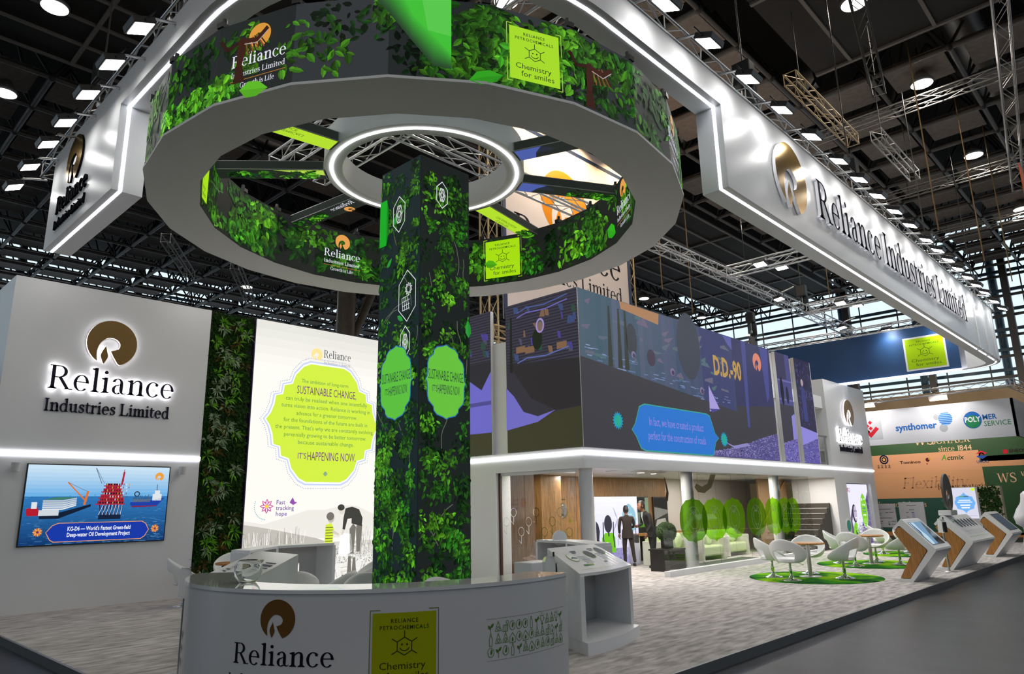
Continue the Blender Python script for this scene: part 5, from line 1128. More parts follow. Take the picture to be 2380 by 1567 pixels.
p = Pic(); p.rect(18.94, .02, 19.55, 1.0, S('2a2c2e'), 0); p.rect(18.94, 1.0, 19.55, 1.45, S('7f9486'), 0); p.rect(18.94, 1.45, 19.55, 1.9, S('2e3236'), 0); p.rect(19.55, .02, 19.74, 1.9, S('9fb8a8'), 0); p.poly([(19.1, 1.0), (19.5, 1.0), (19.5, 1.25), (19.3, 1.3)], S('5a9a2c'), 1); p.build('print', lambda a, b, d: (a, 12.899-d, b), t, PRINT)
t = thing('picture_panel', 'black and white photo panel right of the standing men', 'picture', (20.5, 12.9, 0)); MB().box(20.05, 12.9, 0, 20.88, 12.95, 1.92).obj('board', DARKM, t)
p = Pic(); p.rect(20.07, .1, 20.86, 1.9, S('3a3a3c'), 0); p.poly([(20.07, 1.65), (20.86, 1.5), (20.86, 1.85), (20.07, 1.9)], S('232326'), 1); p.poly([(20.07, 1.2), (20.86, 1.4), (20.86, 1.5), (20.07, 1.6)], S('8c8c8e'), 1); p.poly([(20.1, 1.0), (20.8, 1.0), (20.7, 1.25), (20.2, 1.2)], S('b8b8ba'), 1); p.ell(20.5, .6, .3, .35, S('1c1c1e'), 1); p.build('print', lambda a, b, d: (a, 12.899-d, b), t, PRINT)
# staircase at the far end of the lounge
t = thing('staircase', 'dark stairs with pale nosings beside the white tower', 'stairs', (26.2, 10.2, 0)); stp = mat('dark_stair_carpet', (.07, .06, .05), .9); nose = mat('pale_nosing', (.5, .5, .48), .5)
for i in range(9):
    x = 24.9+i*.26; MB().box(x, 9.95, 0, x+.27 if i < 8 else 27.1, 11.4, .18*(i+1)-.02).obj('step', stp, t); MB().box(x-.01, 9.95, .18*(i+1)-.02, x+.06, 11.4, .18*(i+1)).obj('nosing', nose, t)
MB().tube([(24.7, 11.45, .9), (26.9, 11.45, 2.45)], .03, 8).obj('handrail', OAK2, t)
MB().box(24.7, 11.5, 0, 27.1, 11.56, 2.5).obj('tan_side_wall', ramp_mat('tan_wall', S('8a6a4c'), S('a8845f'), (8, 8, 8), 5, .8), t)
# printed panel in the tower niche
def tower_poster():
    x0, x1, z1 = 28.55, 30.95, 2.3
    t = thing('light_box', 'lit panel in the tower niche with laughing girl and solar panels', 'light box', (29.7, YB+.4, 0)); MB().box(x0, YB+.14, 0, x1, YB+.59, z1).obj('frame', WHITE, t)
    p = Pic(); r = random.Random(14); X = lambda u: x0+u*(x1-x0); Z = lambda v: v*z1
    p.rect(x0+.01, .01, x1-.01, z1-.01, S('dcdaee'), 0)
    p.poly([(X(.99), Z(.88)), (X(.99), Z(.01)), (X(.35), Z(.01)), (X(.6), Z(.4)), (X(.78), Z(.66))], S('4a4068'), 1)
    for i in range(9): p.line([(X(.99), Z(.02+i*.09)), (X(.5+i*.04), Z(.01+i*.1))], .012, S('9a92b8'), 2); p.line([(X(.55+i*.05), Z(.05)), (X(.8+i*.02), Z(.55))], .012, S('9a92b8'), 2)
    sk = S('b4aac0'); dk = S('2c2438')
    p.poly([(X(.02), Z(.02)), (X(.06), Z(.45)), (X(.16), Z(.6)), (X(.2), Z(.52)), (X(.12), Z(.4)), (X(.2), Z(.02))], S('5a5270'), 2); p.ell(X(.26), Z(.52), .24, .34, dk, 3); p.ell(X(.29), Z(.52), .17, .28, sk, 4)
    p.rect(X(.25), Z(.55), X(.29), Z(.565), dk, 5); p.rect(X(.32), Z(.55), X(.36), Z(.565), dk, 5); p.ring(X(.3), Z(.475), .09, .06, .03, dk, 5, 200, 340, 8); p.poly([(X(.25), Z(.46)), (X(.35), Z(.46)), (X(.3), Z(.435))], S('f0eef4'), 6)
    p.poly([(X(.12), Z(.02)), (X(.14), Z(.3)), (X(.22), Z(.38)), (X(.32), Z(.36)), (X(.38), Z(.2)), (X(.28), Z(.02))], S('7ac02a'), 5); p.poly([(X(.24), Z(.25)), (X(.3), Z(.2)), (X(.28), Z(.1)), (X(.2), Z(.12))], S('3a5a1c'), 6)
    for i in range(420): p.leaf(X(r.gauss(.5, .1)), Z(r.gauss(.2, .09)+.02) if 1 else 0, .06, .03, r.uniform(0, 6), r.choice([S('efeaf6'), S('8f86a6'), S('3a3050')]), 7)
    p.ell(X(.72), Z(.56), .36, .68, S('c8cce0'), 8, 30); p.ell(X(.72), Z(.56), .33, .63, S('76c020'), 9, 30); w_ = S('f2f8ea')
    p.emblem(X(.66), Z(.74), .06, w_, 10); p.text('Reliance', X(.77), Z(.735), .07, w_, 10, 'serif', fit=.24)
    for i, (s, c) in enumerate((('Turning', w_), ('sunlight', S('2f5a8a')), ('into clean', S('2f5a8a')), ('energy', w_))): p.text(s, X(.72), Z(.64-i*.055), .075, c, 10, bold=.02, fit=.36)
    for i in range(4): p.rect(X(.66), Z(.41-i*.03), X(.8), Z(.42-i*.03), S('b4dc80'), 10)
    p.poly([(X(.06), Z(.93)), (X(.1), Z(.94)), (X(.1), Z(.87)), (X(.07), Z(.87))], S('b03a6a'), 2)
    for i in range(3): p.rect(X(.12), Z(.915-i*.025), X(.19), Z(.925-i*.025), S('8a80a8'), 2)
    p.build('printed_panel', lambda a, b, d: (a, YB+.138-d, b), t, BOX)
tower_poster()
t = thing('round_badge', 'round mint green badge stuck on the tower edge', 'badge', (28.0, YB-.01, .75)); MB().tube([(28.0, YB-.012, .78), (28.0, YB, .78)], .26, 28).obj('rim', WHITE, t); MB().tube([(28.0, YB-.016, .78), (28.0, YB-.012, .78)], .2, 28).obj('disc', mat('mint_print', S('3f9a80'), .5), t)
# ------------------------------------------------------------------ curved reception counter
KX, KY, KR, KI = 4.73, 6.28, 1.97, 1.54
def ann(r, a, z): return (KX+r*cos(R(a)), KY+r*sin(R(a)), z)
t = thing('reception_counter', 'curved white reception counter with gold emblem and lime sign in front', 'counter', (3.4, 4.8, 0))
def sector(r0, r1, a0, a1, z0, z1, n=48):
    m = MB(); A = [a0+(a1-a0)*i/n for i in range(n+1)]
    for rr in (r0, r1): m.add([ann(rr, a, z) for a in A for z in (z0, z1)], [(2*i, 2*i+2, 2*i+3, 2*i+1) for i in range(n)], None, True)
    for z in (z0, z1): m.add([ann(rr, a, z) for a in A for rr in (r0, r1)], [(2*i, 2*i+2, 2*i+3, 2*i+1) for i in range(n)])
    for a in (a0, a1): m.quad(ann(r0, a, z0), ann(r1, a, z0), ann(r1, a, z1), ann(r0, a, z1))
    return m
COUNTW = mat('satin_white_counter', (.68, .67, .68), .3, spec=.5, coat=.2)
sector(KR-.06, KR-.01, 137, 287, 0, 1.07).obj('front_panel', COUNTW, t); sector(KI, KR, 137, 287, 1.07, 1.1).obj('counter_top', WHITE_G, t)
sector(KI, KR-.02, 285.5, 287, 0, 1.07, 2).obj('end_panel', COUNTW, t); sector(KI, KR-.02, 137, 138.5, 0, 1.07, 2).obj('end_panel', COUNTW, t)
sector(KI+.08, KR-.06, 140, 285, .35, .38).obj('shelf', WHITE, t)
fk = lambda a, b, d: (KX+(KR-.01+d)*cos(R(137)+a/KR), KY+(KR-.01+d)*sin(R(137)+a/KR), b)
ka = lambda deg: R(deg-137)*KR
p = Pic(); cuts = [i*.12 for i in range(1, 44)]
u = ka(206.5); p.emblem(u, .882, .146, S('6b4a22'), 1, 1.08); p.text('Reliance', ka(207.4), .545, .152, S('16121e'), 1, 'serif', fit=.92); p.text('Industries Limited', u, .39, .08, S('16121e'), 1, 'serif', fit=.94)
u = ka(236.1); p.card(u-.247, .40, .494, .52, 1, S('a8b010'), (.03, .04, .01)); 
for sx in (-1, 1): p.line([(u+sx*.19, .94), (u+sx*.265, .94), (u+sx*.265, .4)], .006, S('7a7a30'), 1)
# band of line icons at the right end
g = S('5f8a3c'); u0, u1 = ka(255.8), ka(284.6)
for z in (.50, .815):
    n = 70
    for i in range(n): p.rect(u0+(u1-u0)*i/n, z, u0+(u1-u0)*(i+.55)/n, z+.004, S('8a8078'), 1)
r = random.Random(31)
for j in range(3):
    for i in range(13):
        x = u0+.04+i*.073; z = .565+j*.092; k = r.randrange(7); w_ = .0045
        if k == 0: p.ring(x, z, .03, .036, w_, g, 1, 60, 400, 12); p.leaf(x, z-.02, .05, .02, R(80), g, 1)
        elif k == 1: p.line([(x-.03, z-.03), (x, z+.045), (x+.03, z-.03)], w_, g, 1, close=True); p.ring(x, z-.01, .012, .014, w_, g, 1, n=8)
        elif k == 2: p.ring(x, z+.012, .022, .026, w_, g, 1, n=10); p.rect(x-.01, z-.04, x+.01, z-.02, g, 1); [p.line([(x+.03*cos(a), z+.012+.034*sin(a)), (x+.04*cos(a), z+.012+.045*sin(a))], w_, g, 1) for a in (0, .8, 1.6, 2.4, 3.1)]
        elif k == 3: p.line([(x, z-.045), (x, z+.01)], w_, g, 1); p.leaf(x, z, .045, .024, R(50), g, 1); p.leaf(x, z-.01, .04, .022, R(130), g, 1)
        elif k == 4: p.line([(x-.028, z-.04), (x+.02, z-.04), (x+.028, z+.01), (x-.02, z+.01)], w_, g, 1, close=True); [p.line([(x-.024+i_*.012, z-.04), (x-.016+i_*.012, z+.01)], w_*.7, g, 1) for i_ in (1, 2, 3)]; p.ring(x+.02, z+.03, .012, .014, w_, g, 1, n=8)
        elif k == 5: p.line([(x-.03, z-.04), (x+.03, z-.04), (x+.03, z+.0), (x, z+.035), (x-.03, z+.0)], w_, g, 1, close=True); p.leaf(x, z-.035, .04, .02, R(90), g, 1)
        else: p.line([(x-.012, z-.045), (x+.012, z-.045), (x+.014, z+.01), (x+.005, z+.03), (x+.005, z+.045), (x-.005, z+.045), (x-.005, z+.03), (x-.014, z+.01)], w_, g, 1, close=True)
u0 = ka(161.5)
for j in range(3):
    for i in range(5): p.ring(u0-.2+i*.07, .42+j*.11, .025, .032, .005, S('5c5a58'), 1, n=8); p.leaf(u0-.2+i*.07, .4+j*.11, .05, .02, R(80), S('5c5a58'), 1)
p.build('front_print', fk, t, PRINT, cuts, step=.0003)
# fish bowl
BOWLG = bpy.data.materials.new('bowl_glass'); BOWLG.use_nodes = True; b_ = BOWLG.node_tree.nodes['Principled BSDF']; b_.inputs['Transmission Weight'].default_value = 1; b_.inputs['Roughness'].default_value = 0; b_.inputs['IOR'].default_value = 1.2; b_.inputs['Base Color'].default_value = (.96, .98, .97, 1)
t = thing('glass_bowl', 'round clear glass fish bowl standing on the curved counter', 'bowl', (3.11, 6.2, 1.1))
MB().lathe([(.03, .002), (.07, .003), (.1, .04), (.118, .09), (.115, .14), (.09, .18), (.078, .19), (.086, .18), (.11, .14), (.113, .09), (.095, .043), (.065, .01), (.0001, .008)], 40).obj('bowl', BOWLG, t, False)

# ------------------------------------------------------------------ sloping demonstration podiums
def podium(name_label, FL, FR, BR, BL, zf, zb, pr, base=True, order=0):
    FL, FR, BR, BL = [Vector((*q, 0)) for q in (FL, FR, BR, BL)]
    t = thing('display_podium', name_label, 'podium', ((FL+FR+BR+BL)/4)[:], 0)
    n = 12; fr = []; out = ((FL+FR)/2-(BL+BR)/2).normalized()
    for i in range(n+1):
        q = FL.lerp(FR, i/n)+out*.11*sin(pi*i/n); fr.append(q)
    bk = [BL.lerp(BR, i/n)-out*.09*sin(pi*i/n)*0 for i in range(n+1)]
    m = MB(); top = [(q.x, q.y, zf) for q in fr]+[(q.x, q.y, zb) for q in bk]
    th = .035
    m.add(top+[(x, y, z-th) for x, y, z in top], [(i, i+1, n+2+i, n+1+i) for i in range(n)]+[(2*n+2+i, 3*n+3+i, 3*n+4+i, 2*n+3+i) for i in range(n)]+[(i, 2*n+2+i, 2*n+3+i, i+1) for i in range(n)]+[(n+1+i, n+2+i, 3*n+4+i, 3*n+3+i) for i in range(n)]+[(0, n+1, 3*n+3, 2*n+2), (n, 3*n+2, 4*n+3, 2*n+1)])
    m.obj('sloping_top', WHITE_K, t, weld=True)
    def slab(a, b, za, zb_, th=.05, side=1):
        d = (b-a).normalized(); nrm = Vector((-d.y, d.x, 0))*th*side; m = MB()
        v = [(a.x, a.y, .14), (b.x, b.y, .14), (b.x+nrm.x, b.y+nrm.y, .14), (a.x+nrm.x, a.y+nrm.y, .14), (a.x, a.y, za), (b.x, b.y, zb_), (b.x+nrm.x, b.y+nrm.y, zb_), (a.x+nrm.x, a.y+nrm.y, za)]
        return m.add(v, [(3, 2, 1, 0), (4, 5, 6, 7), (0, 1, 5, 4), (1, 2, 6, 5), (2, 3, 7, 6), (3, 0, 4, 7)])
    slab(FL, BL, zf-th, zb-th, .06, -1).obj('side_panel', WHITE, t); slab(FR, BR, zf-th, zb-th, .05, 1).obj('side_panel', WHITE, t); slab(BL, BR, zb-th, zb-th, .04, -1).obj('back_panel', GREYW, t)
    m = MB(); pl = [(q.x+out.x*.12, q.y+out.y*.12) for q in fr]+[((BR-out*.02).x, (BR-out*.02).y), ((BL-out*.02).x, (BL-out*.02).y)]
    m.prism(pl, lambda a, b, d: (a, b, d), 0, .14).obj('plinth', WHITE, t)
    # printed top
    def fn(a, b, d):
        q = (FL.lerp(FR, a)+out*.11*sin(pi*a)).lerp(BL.lerp(BR, a), b); return (q.x, q.y, zf+(zb-zf)*b+.003+d)
    p = Pic(); pr(p); p.build('printed_top', fn, t, PRINT)
    return t
lg = S('9aa0a8'); dk = S('4c5360'); lime = S('a9c43a')
def print_right(p):
    for cx, cy, c in ((.2, .55, S('c4d2d0')), (.56, .6, S('3e4650')), (.86, .68, S('5a6470'))):
        p.ell(cx, cy, .075, .15, lime, 1); p.ell(cx, cy, .07, .14, S('e9ecec') if c[0] > .3 else c, 2)
    p.poly([(.14, .5), (.2, .57), (.26, .53), (.25, .48), (.19, .5)], S('5f7a78'), 3)
    for x, y in ((.29, .75), (.67, .78)):
        p.text('RECYCLED', x, y, .06, dk, 1, al='l', bold=.02, fit=.13) if 0 else None
        for i in range(2): p.rect(x, y-i*.06, x+.11-.03*i, y+.035-i*.06, dk, 1)
        for i in range(5): p.rect(x, y-.2-i*.06, x+.15-.02*(i % 2), y-.185-i*.06, lg, 1)
    p.rect(.2, .22, .29, .27, S('3f7a3c'), 1); p.rect(.3, .22, .36, .27, S('8ab43a'), 1); p.rect(.6, .25, .66, .3, S('3f6a4c'), 1)
    for i in range(30): p.leaf(.1+i*.028, .1, .02, .02, R(60), S('b8c890'), 1)
podium('white sloping display podium with printed top right of the counter', (7.0, 5.6), (8.45, 5.86), (8.6, 6.6), (7.43, 6.48), .9, 1.15, print_right)
def print_left(p):
    p.ell(.55, .5, .1, .2, S('7c7a68'), 1)
    for x, y, w_ in ((.2, .62, .2), (.2, .5, .16), (.72, .6, .2), (.72, .5, .2), (.2, .25, .12)):
        for i in range(2): p.rect(x, y-.07*i, x+w_, y+.03-.07*i, dk, 1)
        for i in range(3): p.rect(x, y-.16-.05*i, x+w_*.9, y-.15-.05*i, lg, 1)
podium('white sloping display podium behind the left end of the counter', (4.42, 9.95), (4.16, 8.3), (5.04, 8.7), (5.2, 10.1), .9, 1.15, print_left)
def rear_unit(label, pts, out, cut, z=1.12, depth=.45):
    t = thing('display_unit', label, 'cabinet', (*pts[1], 0)); P = [Vector((*q, 0)) for q in pts]; o = Vector((*out, 0)).normalized()*depth
    cr = [Vector(q).to_2d() for q in P]; poly = [(q.x, q.y) for q in P]+[((q+o).x, (q+o).y) for q in P[::-1]]
    MB().prism(poly, lambda a, b, d: (a, b, d), z-.04, z).obj('top_board', WHITE, t); MB().prism(poly, lambda a, b, d: (a, b, d), 0, .1).obj('plinth', WHITE, t)
    for i, q in enumerate(P):
        d = (P[min(i+1, len(P)-1)]-P[max(i-1, 0)]).normalized()*.03
        MB().prism([((q-d).x, (q-d).y), ((q+d).x, (q+d).y), ((q+d+o).x, (q+d+o).y), ((q-d+o).x, (q-d+o).y)], lambda a, b, d_: (a, b, d_), .1, z-.04).obj('upright', WHITE, t)
    for i in range(len(P)-1):
        a, b = P[i]+o*.96, P[i+1]+o*.96
        if i == cut: v = [(a.lerp(b, s).x, a.lerp(b, s).y, zz) for s, zz in ((0, z-.04), (1, z-.04), (1, .1), (.68, .1), (.68, .78), (0, .78))]; MB().add(v, [tuple(range(6))]).obj('back_panel', GREYW, t, solid=.02)
        else: MB().add([(a.x, a.y, .1), (b.x, b.y, .1), (b.x, b.y, z-.04), (a.x, a.y, z-.04)], [(0, 1, 2, 3)]).obj('back_panel', GREYW, t, solid=.02)
    return t
rear_unit('open white shelf unit before the light box', [(5.45, 10.85), (6.4, 11.75), (7.5, 11.7)], (-.2, 1), 1)
rear_unit('pale open shelf unit behind the right sloping podium', [(9.75, 8.75), (9.55, 7.9), (8.95, 6.95)], (1, -.2), -1)
t = thing('round_dial', 'small white half disc on top of the pale shelf unit', 'ornament', (9.85, 8.3, 1.12)); MB().tube([(9.85, 8.28, 1.15), (9.87, 8.32, 1.15)], .13, 20).obj('disc', WHITE, t)

# ------------------------------------------------------------------ sanitiser dispensers
def dispenser(label, loc, rz, h0, pole=True):
    t = thing('sanitiser_stand', label, 'dispenser', loc, rz)
    if pole: MB().lathe([(.17, 0), (.17, .012), (.03, .025)], 24).obj('foot_plate', STEEL, t, False); MB().tube([(0, 0, .02), (0, 0, h0)], .022, 10).obj('pole', STEEL, t, False)
    else: MB().box(.05, -.03, h0+.05, .1, .05, h0+.2).obj('wall_bracket', WHITE, t, False)
    P = [(-.07, 0), (-.07, .22), (-.03, .3), (.05, .31), (.08, .26), (.08, 0)]
    MB().prism([(a, b+h0) for a, b in P], lambda a, b, d: (d, a, b), -.055, .055).obj('housing', WHITE_G, t, False, bevel=.012)
    MB().box(-.058, -.075, h0-.0, .058, -.05, h0+.24).obj('black_front', BLACK, t, False, bevel=.006); MB().tube([(0, -.05, h0+.3), (0, -.05, h0+.36)], .012, 8).obj('nozzle', BLACK, t, False)
    return t
dispenser('white sanitiser dispenser at the left end of the counter', (3.46, 8.32, 0), R(66), .8)
dispenser('white sanitiser dispenser between counter end and sloping podium', (6.75, 5.85, 0), R(60), .80)
dispenser('white sanitiser stand with thin pole between the oak sided kiosks', (19.86, 4.72, 0), R(-30), .9)
t = thing('white_box', 'plain white box beside the dispenser behind the counter end', 'box', (7.0, 6.25, 0)); MB().box(6.75, 6.15, 0, 7.2, 6.45, 1.02).obj('box_body', WHITE, t, bevel=.01)

# ------------------------------------------------------------------ swivel tub chairs, tables, rugs
def tub_chair(label, group):
    t = thing('swivel_chair', label, 'chair', (0, 0, 0), 0, group)
    n, k = 40, 9; hs = .43; vs = []
    for j in range(k+1):
        s = j/k
        for i in range(n):
            a = 2*pi*i/n; bk = (1-cos(a))/2                      # 0 at the front (+y), 1 at the back
            rim = .03+.46*bk; rr = .29+.06*sin(a)**2+.03*bk
            q = sin(s*pi/2); r = .18+(rr-.18)*q; z = rim*(1-cos(s*pi/2))
            vs.append((r*sin(a)*1.04, r*cos(a)-.03*bk*s, hs-.035+z))
    fs = []
    for j in range(k):
        for i in range(n):
            a = 2*pi*(i+.5)/n
            if abs(a-pi) < .8 and 2 <= j < 6: continue
            fs.append((j*n+i, j*n+(i+1) % n, (j+1)*n+(i+1) % n, (j+1)*n+i))
    b0 = len(vs); m = MB(); m.add(vs, fs, None, True); m.sm = [True]*len(m.f); m.add(vs[:n], [tuple(range(n-1, -1, -1))])
    m.obj('shell', LEATHER, t, False, weld=True, sub=1, solid=.038)
    MB().lathe([(.0001, hs-.04), (.2, hs-.04), (.235, hs-.01), (.235, hs+.02), (.2, hs+.045), (.0001, hs+.05)], 28).obj('seat', LEATHER, t, False)
    MB().lathe([(.215, 0), (.22, .006), (.2, .018), (.1, .04), (.05, .075), (.034, .11)], 32).obj('base', CHROME, t, False)
    MB().lathe([(.034, .1), (.034, .2), (.04, .21), (.04, .23), (.026, .24), (.026, .4)], 16).obj('gas_lift', CHROME, t, False); MB().lathe([(.05, .37), (.07, .395)], 14).obj('seat_mount', BLACK, t, False)
    MB().tube([(.02, 0, .38), (.16, .05, .375), (.27, .08, .33)], .007, 6).obj('lever', CHROME, t, False)
    return t
def table(label, group):
    t = thing('round_table', label, 'table', (0, 0, 0), 0, group)
    MB().lathe([(.0001, .71), (.36, .71), (.375, .72), (.375, .74), (.36, .75), (.0001, .75)], 40).obj('table_top', OAK2, t, False)
    MB().tube([(0, 0, .02), (0, 0, .71)], .045, 20).obj('stem', STEEL, t, False); MB().lathe([(.24, 0), (.24, .012), (.06, .022)], 32).obj('foot', STEEL, t, False)
    return t
RUGM = ramp_mat('green_mottled_rug', S('143c24'), S('8cc012'), (1, 1, 1), 1.2, .95, .36, .62, 3, .2, S('2f7a18'), spec=.05)
def rug(label, x, y, r, g): 
    t = tag(MB().lathe([(.0001, .012), (r-.01, .012), (r, .008), (r, .0)], 64, (0, 0, .001)).obj('rug', RUGM), label, 'rug', g); t.location = (x, y, 0); return t
GR, GC, GTb = 'round green rugs', 'white tub chairs at the round tables', 'round oak topped tables'
rug('nearest round green rug on the grey carpet', 16.95, 6.75, 1.42, GR); rug('second round green rug, half behind the nearest table group', 21.15, 6.8, 1.42, GR); rug('farthest round green rug before the white tower', 25.5, 7.0, 1.42, GR)
ch = tub_chair('white tub chair left of the nearest round table, turned to the right', GC); tb = table('nearest round oak table on its green rug', GTb)
face = lambda x, y, tx, ty: atan2(-(tx-x), ty-y)
tx, ty = 16.99, 6.86; place(tb, True, (tx, ty, .013), 0)
first = True
for x, y, l in ((16.45, 7.5, 'white tub chair left of the nearest round table, turned to the right'), (15.95, 6.87, 'white tub chair with its back to us at the nearest round table'), (17.7, 7.15, 'white tub chair facing us behind the nearest round table'), (16.98, 6.1, 'white tub chair right of the nearest table, seen from its back')):
    place(ch, first, (x, y, .013), face(x, y, tx, ty), l); first = False
tx, ty = 21.15, 6.85; place(tb, False, (tx, ty, .013), 0, 'second round oak table on its green rug')
for x, y, l in ((20.95, 7.6, 'white tub chair at the second table, farthest left'), (20.2, 6.95, 'white tub chair with its back to us at the second table'), (21.9, 6.95, 'white tub chair facing us behind the second table'), (21.2, 6.15, 'white tub chair right of the second table beside the oak kiosk')):
    place(ch, False, (x, y, .013), face(x, y, tx, ty), l)
tx, ty = 25.5, 7.0; place(tb, False, (tx, ty, .013), 0, 'farthest round oak table, mostly hidden by the oak kiosk')
for x, y, l in ((25.1, 7.75, 'white tub chair at the farthest table, left side'), (26.2, 7.3, 'white tub chair at the farthest table, far side'), (24.7, 6.7, 'white tub chair at the farthest table, near side')):
    place(ch, False, (x, y, .013), face(x, y, tx, ty), l)
# the same chairs between counter and light box
tx, ty = 6.75, 14.0; place(tb, False, (tx, ty, 0), 0, 'round oak table before the logo wall, mostly hidden by the counter')
for x, y, l in ((5.95, 14.3, 'white tub chair before the logo wall, its edge left of the dispenser'), (7.1, 14.8, 'white tub chair with round back before the plant wall')):
    place(ch, False, (x, y, 0), face(x, y, tx, ty), l)
tx, ty = 9.5, 12.2; place(tb, False, (tx, ty, 0), 0, 'round oak table hidden behind the leafy column')
for x, y, a, l in ((8.45, 11.95, R(60), 'white tub chair in profile before the light box beside the column'), (5.55, 9.75, R(-20), 'white tub chair just showing over the counter, left one'), (5.75, 9.05, R(30), 'white tub chair just showing over the counter, second from the left'), (5.75, 8.05, R(160), 'wide white chair back over the counter left of the leafy column'), (5.95, 7.05-.35, R(180), 'white chair back over the counter in front of the leafy column')):
    place(ch, False, (x, y, 0), a, l)

# ------------------------------------------------------------------ chevron kiosks along the stand edge
def kiosk(label, x, wd, kind):
    t = thing('chevron_kiosk', label, 'kiosk', (x, 4.75, 0), 0)
    # profile in (y, z): foot, knee towards the aisle, back up to the top
    out = [(5.12, 0), (4.75, 0), (4.24, .64), (4.25, .68), (4.80, 1.26), (4.84, 1.27), (5.02, 1.08), (4.98, 1.04), (4.9, 1.13), (4.86, 1.13), (4.40, .66), (4.40, .63), (4.80, .06), (5.12, .06)]
    fn = lambda a, b, d: (d, a, b)
    MB().prism(out, fn, x, x+wd).obj('white_shell', WHITE_K, t)
    fill = [(4.80, .07), (4.99, .07), (4.72, .56), (5.0, 1.0), (4.9, 1.11), (4.85, 1.11), (4.42, .66), (4.42, .63)]
    MB().prism(fill, fn, x+.004, x+wd-.004).obj('oak_body', OAK2, t)
    def slope(a, b, d): q = b; y, z = 4.25+(4.80-4.25)*q, .68+(1.26-.68)*q; return (x+a, y-.726*(.004+d), z+.688*(.004+d))
    if kind == 'screen':
        m = MB(); m.add([slope(a, b, .002) for a, b in ((.14, .12), (wd-.14, .12), (wd-.14, .9), (.14, .9))], [(0, 1, 2, 3)]).obj('screen_glass', mat('dark_screen_glass', (.02, .025, .035), .05), t)
        p = Pic()
        if x < 18: p.poly([(.16, .14), (.16, .88), (.5, .88), (.42, .6), (.46, .4), (.36, .14)], S('b8d4e6'), 1); p.poly([(.16, .4), (.3, .55), (.28, .88), (.22, .88)], S('38507a'), 2); p.poly([(.36, .14), (.46, .4), (.42, .6), (.5, .88), (wd-.2, .88), (.75, .5), (.6, .14)], S('6f94b4'), 1)
        else: p.rect(.16, .14, wd-.16, .88, S('39434e'), 1)
        p.build('screen_image', slope, t, LED)
    else:
        p = Pic()
        for i in range(6):
            cx = .62+i*.32; p.ell(cx, .68, .11, .16, S('3c4248'), 1, 20); p.poly([(cx-.06, .58), (cx, .74), (cx+.07, .66), (cx+.02, .58)], S('8a9298'), 2)
            for j in range(4): p.rect(cx-.1, .38-j*.045, cx+.1, .39-j*.045, S('a4acb0'), 1)
        p.rect(.25, .74, .45, .77, S('5a9a4c'), 1); p.rect(.25, .6, .48, .61, S('a4acb0'), 1); p.rect(.2, .16, wd-.2, .175, S('c4d8b0'), 1); p.build('printed_top', slope, t, PRINT)
    return t
kiosk('oak sided white kiosk with tilted screen, nearest of the three', 17.06, 1.25, 'screen')
kiosk('wide oak sided white kiosk with printed sloping top, middle of the three', 20.36, 2.5, 'print')
kiosk('oak sided white kiosk with tilted dark screen, farthest of the three', 25.27, 1.5, 'screen')
t = thing('emblem_sculpture', 'tall grey disc sculpture with flame cut-out standing on the middle kiosk', 'sculpture', (20.9, 4.75, 1.27))
MB().box(20.62, 4.66, 1.272, 21.25, 4.95, 1.40).obj('pedestal', WHITE_G, t, bevel=.02)
fn = lambda a, b, d: (20.93+a*.9, 4.78-d, 1.84+b)
m = MB(); SCU = mat('dark_grey_sculpture', S('5a5552'), .4)
for q in emblem_polys(0, 0, .46): m.prism([(a, b) for a, b in q], fn, 0, .05)
m.obj('disc', SCU, t)

# ------------------------------------------------------------------ lounge furniture behind the glass
SOFA = mat('pale_green_leather', (.62, .74, .42), .45); SIDE = mat('cream_side', (.66, .66, .58), .5)
def sofa(label, x, y, w_=1.5, first=[None]):
    if first[0] is None:
        t = thing('sofa', label, 'sofa', (x, y, 0), 0, 'pale green lounge sofas')
        MB().box(-w_/2+.12, -.1, .12, w_/2-.12, .62, .42).obj('seat', SOFA, t, False, bevel=.05); MB().box(-w_/2+.12, .5, .3, w_/2-.12, .75, .82).obj('backrest', SOFA, t, False, bevel=.05)
        for s in (-1, 1): MB().box(s*w_/2-(.14 if s > 0 else 0), -.14, 0, s*w_/2+(0 if s > 0 else .14), .75, .66).obj('armrest', SIDE, t, False, bevel=.02)
        first[0] = t; return
    place(first[0], False, (x, y, 0), 0, label)
sofa('pale green sofa behind the second glass column, left one', 18.6, 11.2); sofa('pale green sofa in the middle of the lounge behind glass', 20.6, 11.3); sofa('pale green sofa near the third glass column', 22.6, 11.5)
def cushion(label, x, y, rz, first=[None]):
    if first[0] is None:
        t = thing('cushion', label, 'cushion', (x, y, .45), rz, 'pale green cushions'); m = MB().ball((0, 0, .2), .22, 16, 10, (1, .42, 1)); m.obj('cover', SOFA, t, False); first[0] = t; return
    place(first[0], False, (x, y, .45), rz, label)
for x, y, a, l in ((19.0, 11.45, .3, 'pale green cushion on the left sofa'), (21.0, 11.55, .4, 'pale green cushion on the middle sofa'), (22.9, 11.75, -.3, 'pale green cushion on the right sofa')): cushion(l, x, y, a)
LEAFM = ramp_mat('box_plant_green', S('16240e'), S('30501c'), (1, 1, 1), 30, .8)
